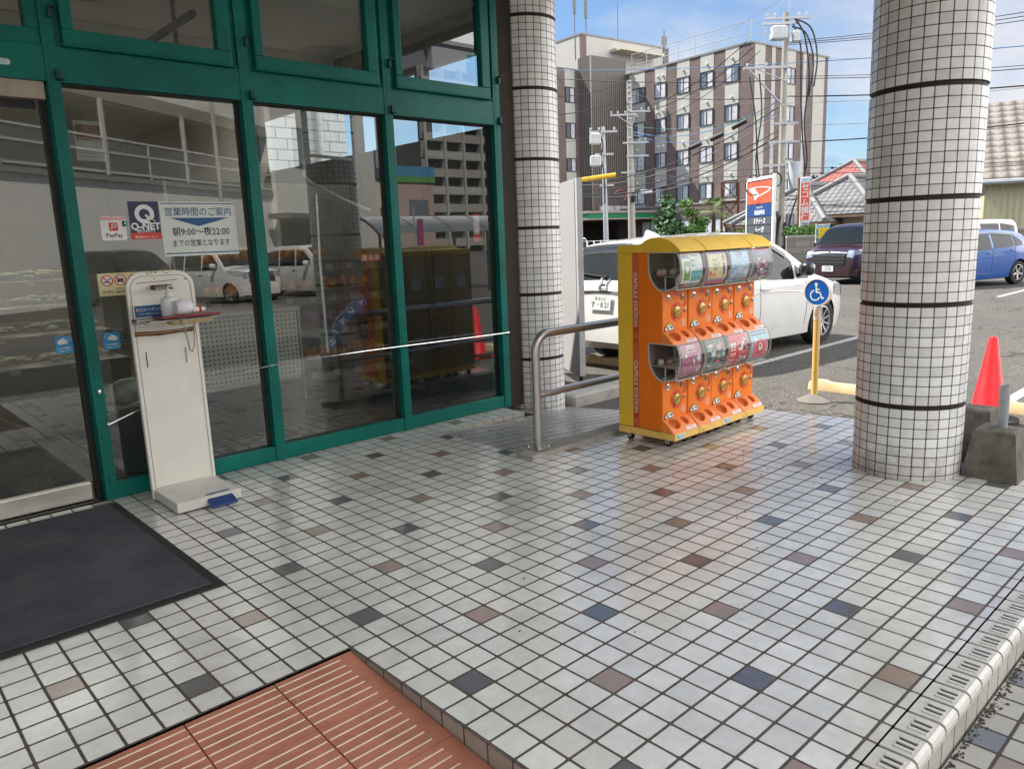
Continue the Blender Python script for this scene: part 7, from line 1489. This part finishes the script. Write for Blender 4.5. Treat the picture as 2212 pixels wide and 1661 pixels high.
pk = mvbox('pink_shop', 'low pinkish shop with a blue and green roof band mirrored in the third pane', 'building', [('wall', M('pink_render', (.46,.33,.28), .85), (27.0, 38, LOT), (30.0, 46, 5.4)), ('green_band', M('band_green', (.10,.30,.06), .6), (26.9, 37.9, 5.4), (30.1, 46.1, 5.75)), ('blue_band', M('band_blue', (.06,.25,.42), .6), (26.9, 37.9, 5.75), (30.1, 46.1, 6.4)), ('window', HGL, (28, 37.95, 2.6), (29.5, 38, 4.3))])
# bicycle shelter with bowed translucent roof
bs = thing('bicycle_shelter', 'bicycle shelter with a dark bowed translucent roof mirrored in the third pane', 'shelter', (11.2, 3.44-17, LOT-.3))
b = MB(); SMOKE = M('smoke_sheet', (.10,.11,.12), .2, coat=.5)
arc_ = [(-1.0+2.0*k/10, 2.05+.75*sin(pi*(.08+.60*k/10))) for k in range(11)]
b.grid([[V((x, -y, z)) for x in (0, 1.4, 2.8, 4.2, 5.6)] for y, z in arc_]); b.build('roof_sheet', [SMOKE], bs, smooth=True, recalc=False)
b = MB()
for x in (0, 1.4, 2.8, 4.2, 5.6): b.tube([(x, -y, z-.03) for y, z in arc_], .045, 6); b.tube([(x, 1.0, 0), (x, 1.0, 2.2)], .05, 6)
b.build('frame', [M('shelter_frame', (.05,.05,.05), .5)], bs, smooth=True)
for i, (x, y, h, lab) in enumerate(((7.9, 13.6, 2.2, 'pink upright flag mirrored in the middle of the second pane'), (9.95, 12.5, 2.2, 'purple pink upright flag mirrored in the third pane'))):
    fl_ = thing('upright_flag', lab, 'flag', (x, 3.44-y, LOT)); b = MB(); b.cyl((0,0,0),(0,0,h+.3),.018,8); b.build('pole', [GALV], fl_)
    b = MB(); b.grid([[V((.05+(.10+.28*(1-t)**1.2)*u/3+.08*t, .06*sin(3*u+5*t), h*(.25+.75*t))) for u in range(4)] for t in [k/10 for k in range(11)]]); b.build('cloth', [M('flag_pink%d' % i, ((.42,.10,.24), (.35,.05,.22))[i], .7)], fl_, smooth=True, recalc=False)
wb_ = thing('white_brick_building', 'white brick building seen through the dark lobby screen', 'building', (5, 9.6, LOT), 0); b = MB(); b.box((-1.5, 0, 0), (1.4, 9, 8)); b.build('wall', [brickmat('white_brick', (.60,.62,.64), (.54,.57,.60), (.20,.24,.28), 1.2)], wb_)
for x in (-.6,): 
    b = MB(); b.box((x, -.04, 4.2), (x+1.1, .02, 5.6)); b.build('window', [HGL], wb_)
b = MB(); b.tube([(.8,-.1,0),(.8,-.1,8)], .06, 8); b.build('downpipe', [M('pipe_white', (.55,.55,.55), .5)], wb_)
# ================================================================== GOODS INSIDE THE SHOP
rs = random.Random(11)
def heap(name, label, c, rx, ry, n, r, cols, sc=(1,1,1), cat='produce', group='produce on the shop stands'):
    ms = [M('produce_%s_%d' % (name, i), q, .45, var=.25, scale=30) for i, q in enumerate(cols)]; b = MB()
    for k in range(n):
        u, v = rs.uniform(-1,1), rs.uniform(-1,1); b.m(rs.randrange(len(ms))); s_ = rs.uniform(.8,1.2); b.ball((c[0]+u*rx, c[1]+v*ry, c[2]+rs.random()*r*2.2*(1-max(abs(u),abs(v))*.6)), r*s_, 6, (sc[0]*rs.uniform(.8,1.2), sc[1]*rs.uniform(.8,1.2), sc[2]))
    o = b.build(name, ms, smooth=True); o['kind'] = 'stuff'; return tag(o, label, cat, group)
WOODC = M('crate_dark', (.09,.07,.05), .8, var=.3); SHELF = M('shop_shelf', (.22,.20,.17), .7); CARD = M('price_card', (.42,.40,.36), .6)
ls = thing('produce_stand', 'long stepped produce stand behind the sliding door glass', 'stand', (-1.4, 4.4, 0))
for k in range(4):
    b = MB(); b.box((-3.4, 3.9+.42*k, 0 if k == 0 else .5+.2*k), (.6, 4.32+.42*k, .58+.22*k)); b.build('step', [SHELF], ls, loc='world')
for k in range(4):
    for i in range(6):
        x = -3.05+.66*i; y = 4.1+.42*k; z = .60+.22*k
        cols = rs.choice([[(.20,.13,.06),(.26,.17,.07)], [(.05,.13,.025),(.09,.19,.04)], [(.32,.05,.03),(.40,.08,.03)], [(.24,.19,.10),(.16,.20,.07)], [(.06,.12,.04),(.24,.18,.07)]])
        heap('produce_heap', 'heap of vegetables on tier %s of the long stand, %s from the left' % (('one','two','three','four')[k], ('first','second','third','fourth','fifth','sixth')[i]), (x, y, z+.02), .28, .16, 42, .030, cols, (1.5,.8,.7))
    b = MB()
    for i in range(9): b.box((-3.3+.43*i, 3.885+.42*k, .54+.22*k), (-3.23+.43*i, 3.89+.42*k, .585+.22*k))
    b.build('price_row', [CARD], ls, loc='world')
rk_ = thing('fruit_rack', 'tiered fruit and salad rack behind the second pane', 'rack', (2.4, 3.6, 0))
for k, (z, d) in enumerate(((.35,.8),(.72,.6),(1.02,.45),(1.32,.4))):
    b = MB(); b.box((1.15, 3.9-d, z-.03), (3.05, 4.1, z)); b.box((1.15, 3.9-d, z-.10), (3.05, 3.915-d, z)); b.build('shelf', [SHELF], rk_, loc='world')
    b = MB()
    for i in range(8): b.box((1.2+.23*i, 3.893-d, z-.08), (1.275+.23*i, 3.898-d, z-.025))
    b.build('price_row', [CARD], rk_, loc='world')
b = MB(); b.box((1.15, 4.1, 0), (3.05, 4.16, 2.1)); b.build('back', [M('rack_back', (.45,.43,.38), .7)], rk_, loc='world')
PC = dict(orange=[(.70,.25,.02),(.75,.33,.03)], green=[(.14,.30,.04),(.22,.38,.07)], purple=[(.30,.06,.22),(.45,.20,.38),(.36,.08,.28)], red=[(.50,.05,.05),(.42,.10,.08)], yellow=[(.70,.48,.06),(.60,.42,.10)])
for x, z, cn, lab in ((1.5,1.35,'orange','pile of oranges on the top shelf of the fruit rack'),(2.15,1.35,'yellow','pile of yellow fruit on the top shelf of the fruit rack'),(1.5,1.05,'orange','row of orange bags on the upper shelf of the fruit rack'),(2.0,1.05,'green','green bundle on the upper shelf of the fruit rack'),(2.6,1.05,'yellow','yellow packs on the upper shelf of the fruit rack'),(1.55,.38,'red','red packs on the bottom shelf of the fruit rack'),(2.2,.38,'green','green salad packs on the bottom shelf of the fruit rack'),(2.75,.38,'red','red fruit at the right end of the bottom shelf')):
    heap('fruit_pile', lab, (x, 3.6, z+.03), .25, .14, 30, .040, PC[cn], (1,1,.9))
for i in range(6):
    b = MB(); b.ball((1.75+.19*i, 3.5, .80), .085, 8, (.8,1.2,.75)); tag(b.build('onion_bag', M('net_purple', (.34,.08,.26), .5, var=.6, scale=60), smooth=True), 'bag of purple onions in the row on the middle shelf of the fruit rack', 'bag', 'row of purple onion bags')
# refrigerated case with a pierced steel skirt
def pierced():
    mt, t, p, L = newmat('pierced_steel'); g = nn(t, 'ShaderNodeTexCoord'); s = nn(t, 'ShaderNodeSeparateXYZ'); L(g.outputs['Object'], s.inputs[0])
    fx = math_(t, 'SUBTRACT', math_(t, 'FRACT', math_(t, 'DIVIDE', s.outputs['X'], .036)), .5); fz = math_(t, 'SUBTRACT', math_(t, 'FRACT', math_(t, 'DIVIDE', s.outputs['Z'], .036)), .5)
    r_ = math_(t, 'SQRT', math_(t, 'ADD', math_(t, 'MULTIPLY', fx, fx), math_(t, 'MULTIPLY', fz, fz))); L(mixcol(t, math_(t, 'LESS_THAN', r_, .24), (.55,.54,.50), (.04,.04,.04)), p.inputs['Base Color']); p.inputs['Roughness'].default_value = .4; return mt
fc = thing('chilled_case', 'low chilled case with a pierced steel skirt behind the first pane', 'case', (1.0, 2.9, 0))
b = MB(); b.box((.55, 2.6, .42), (1.55, 2.63, .95)); b.build('pierced_skirt', [pierced()], fc, loc='world'); b = MB(); b.box((.53, 2.63, .0), (1.57, 3.3, .98)); b.build('cabinet', [M('case_dark', (.04,.04,.045), .5)], fc, loc='world'); b = MB(); b.box((.52, 2.585, .955), (1.58, 3.3, .985)); b.box((.52,2.59,.39),(1.58,2.62,.42)); b.box((1.555,2.59,.2),(1.575,2.62,.95)); b.build('steel_trim', [STEEL], fc, loc='world')
# cut fruit sign, fire extinguisher signs
cs = thing('cut_fruit_sign', 'curved blue sign with white Japanese lettering behind the second pane', 'sign', (1.9, 2.35, 0)); c0 = wp(855, 760, 2.35); 
q = [wp(*p_, 2.35) for p_ in ((716,752),(720,728),(731,705),(748,682),(768,662),(790,646))]; b = MB()
def offs(i, w): 
    t_ = (q[min(i+1, 5)]-q[max(i-1, 0)]).normalized(); return V((-t_.z, 0, t_.x))*w
b.loft([[q[i]+offs(i, .045), q[i]-offs(i, .045), q[i]-offs(i, .045)+V((0,.012,0)), q[i]+offs(i, .045)+V((0,.012,0))] for i in range(6)], True, True); b.build('plate', [M('cut_blue', (.012,.05,.20), .4)], cs, loc='world')
b = MB()
for k, ch in enumerate('ツールフト'): 
    i = k; O = (q[i]+q[min(5,i+1)])/2+V((0,-.003,0)); t_ = (q[min(i+1,5)]-q[i]).normalized(); b.text(ch, O, (t_.z, 0, -t_.x), t_, .062, bold=.02)
b.build('lettering', [PWH], cs, loc='world', recalc=False)
o = sticker('extinguisher_sign', 'red fire extinguisher sign board low on the second pane', 1.70, 1.885, 1.335, 1.392, PRED, y=1.79, cat='sign'); deco(o, 'lettering', PWH, lambda b: b.text('消 火 器', V((1.79, 1.789, 1.363)), XA, ZA, .045, bold=.02), y=1.789)
x0, x1 = wp(1022, 490, 1.77).x, wp(1037, 490, 1.77).x; z0, z1 = wp(1030, 522, 1.77).z, wp(1030, 462, 1.77).z
o = sticker('extinguisher_sign', 'tall narrow red fire extinguisher sign on the third pane', x0, x1, z0, z1, PRED, y=1.77, cat='sign'); deco(o, 'lettering', PWH, lambda b: [b.text(ch, V(((x0+x1)/2, 1.769, z1-.05-(z1-z0-.12)/2.4*k)), XA, ZA, .062, bold=.02) for k, ch in enumerate('消火器')])
x0, x1 = wp(1056, 500, 1.77).x, wp(1066, 500, 1.77).x; o = sticker('white_notice', 'narrow white notice with blue lettering at the right edge of the third pane', x0, x1, wp(1060, 517, 1.77).z, wp(1060, 479, 1.77).z, PWH, y=1.77, cat='notice'); deco(o, 'lettering', INKB, lambda b: [b.text(ch, V(((x0+x1)/2, 1.769, wp(1060, 485, 1.77).z-.045*k)), XA, ZA, .04) for k, ch in enumerate('営業中')])
# shopping baskets, leftover bag, white tubes of the display arch
BG_ = M('basket_green', (.04,.20,.05), .5)
for x, y, z, lab in ((-1.55, 2.9, .55, 'green shopping basket behind the sliding door'), (-1.2, 3.0, .38, 'lower green basket beside the first one behind the door')):
    bk_ = thing('shopping_basket', lab, 'basket', (x, y, z)); b = MB(); b.loft([[V((s1*w, s2*d, h)) for s1, s2 in ((-1,-1),(1,-1),(1,1),(-1,1))] for w, d, h in ((.17,.12,0),(.21,.15,.24),(.205,.145,.24),(.165,.115,.01))], True, True); b.build('body', [BG_], bk_); b = MB(); b.tube([(-.2,0,.24),(-.15,-.02,.36),(.15,-.02,.36),(.2,0,.24)], .008, 6); b.build('handle', [BLACK], bk_, smooth=True)
b = MB(); b.box((-1.75, 2.7, 0), (-.95, 3.2, .37)); tag(b.build('basket_stand', M('basket_rack', (.05,.05,.05), .6)), 'dark low stand carrying the green baskets', 'stand')
yp = thing('yellow_post', 'narrow leaning yellow marker post inside the sliding door', 'post', (-.95, 2.35, 0)); b = MB(); b.tube([(0,0,0),(-.03,0,.62)], .02, 8); b.build('post', [M('marker_yellow', (.65,.38,.03), .5)], yp, smooth=True)
b = MB(); b.ball((.02, 1.93, .60), .12, 10, (1.1,.45,.75)); b.ball((.14, 1.93, .58), .10, 8, (1.0,.4,.7)); tag(b.build('plastic_bag', M('milky_bag', (.40,.39,.36), .25, var=.4, scale=14, bmp=.8, bscale=18), smooth=True), 'crumpled translucent plastic bag behind the stand', 'bag')
b = MB(); b.box((-.12, 1.86, 0), (.26, 2.1, .50)); tag(b.build('black_crates', M('crate_black', (.025,.025,.028), .6)), 'stack of black crates under the plastic bag', 'crates')
b = MB(); b.tube([wp(682,420,2.0), wp(690,560,2.0), wp(708,762,2.0)], .012, 8); tag(b.build('glass_edge_post', M('polished_edge', (.70,.70,.66), .2, .5), smooth=True), 'bright upright edge of a glass divider behind the second pane', 'post')
b = MB(); b.tube([wp(*p_, 2.1) for p_ in ((760,345),(672,336),(656,345),(657,380),(672,395),(740,430),(800,455))], .012, 8); tag(b.build('display_arch', M('arch_white', (.62,.60,.54), .4), smooth=True), 'bent white tube of a display arch behind the second pane', 'tube')
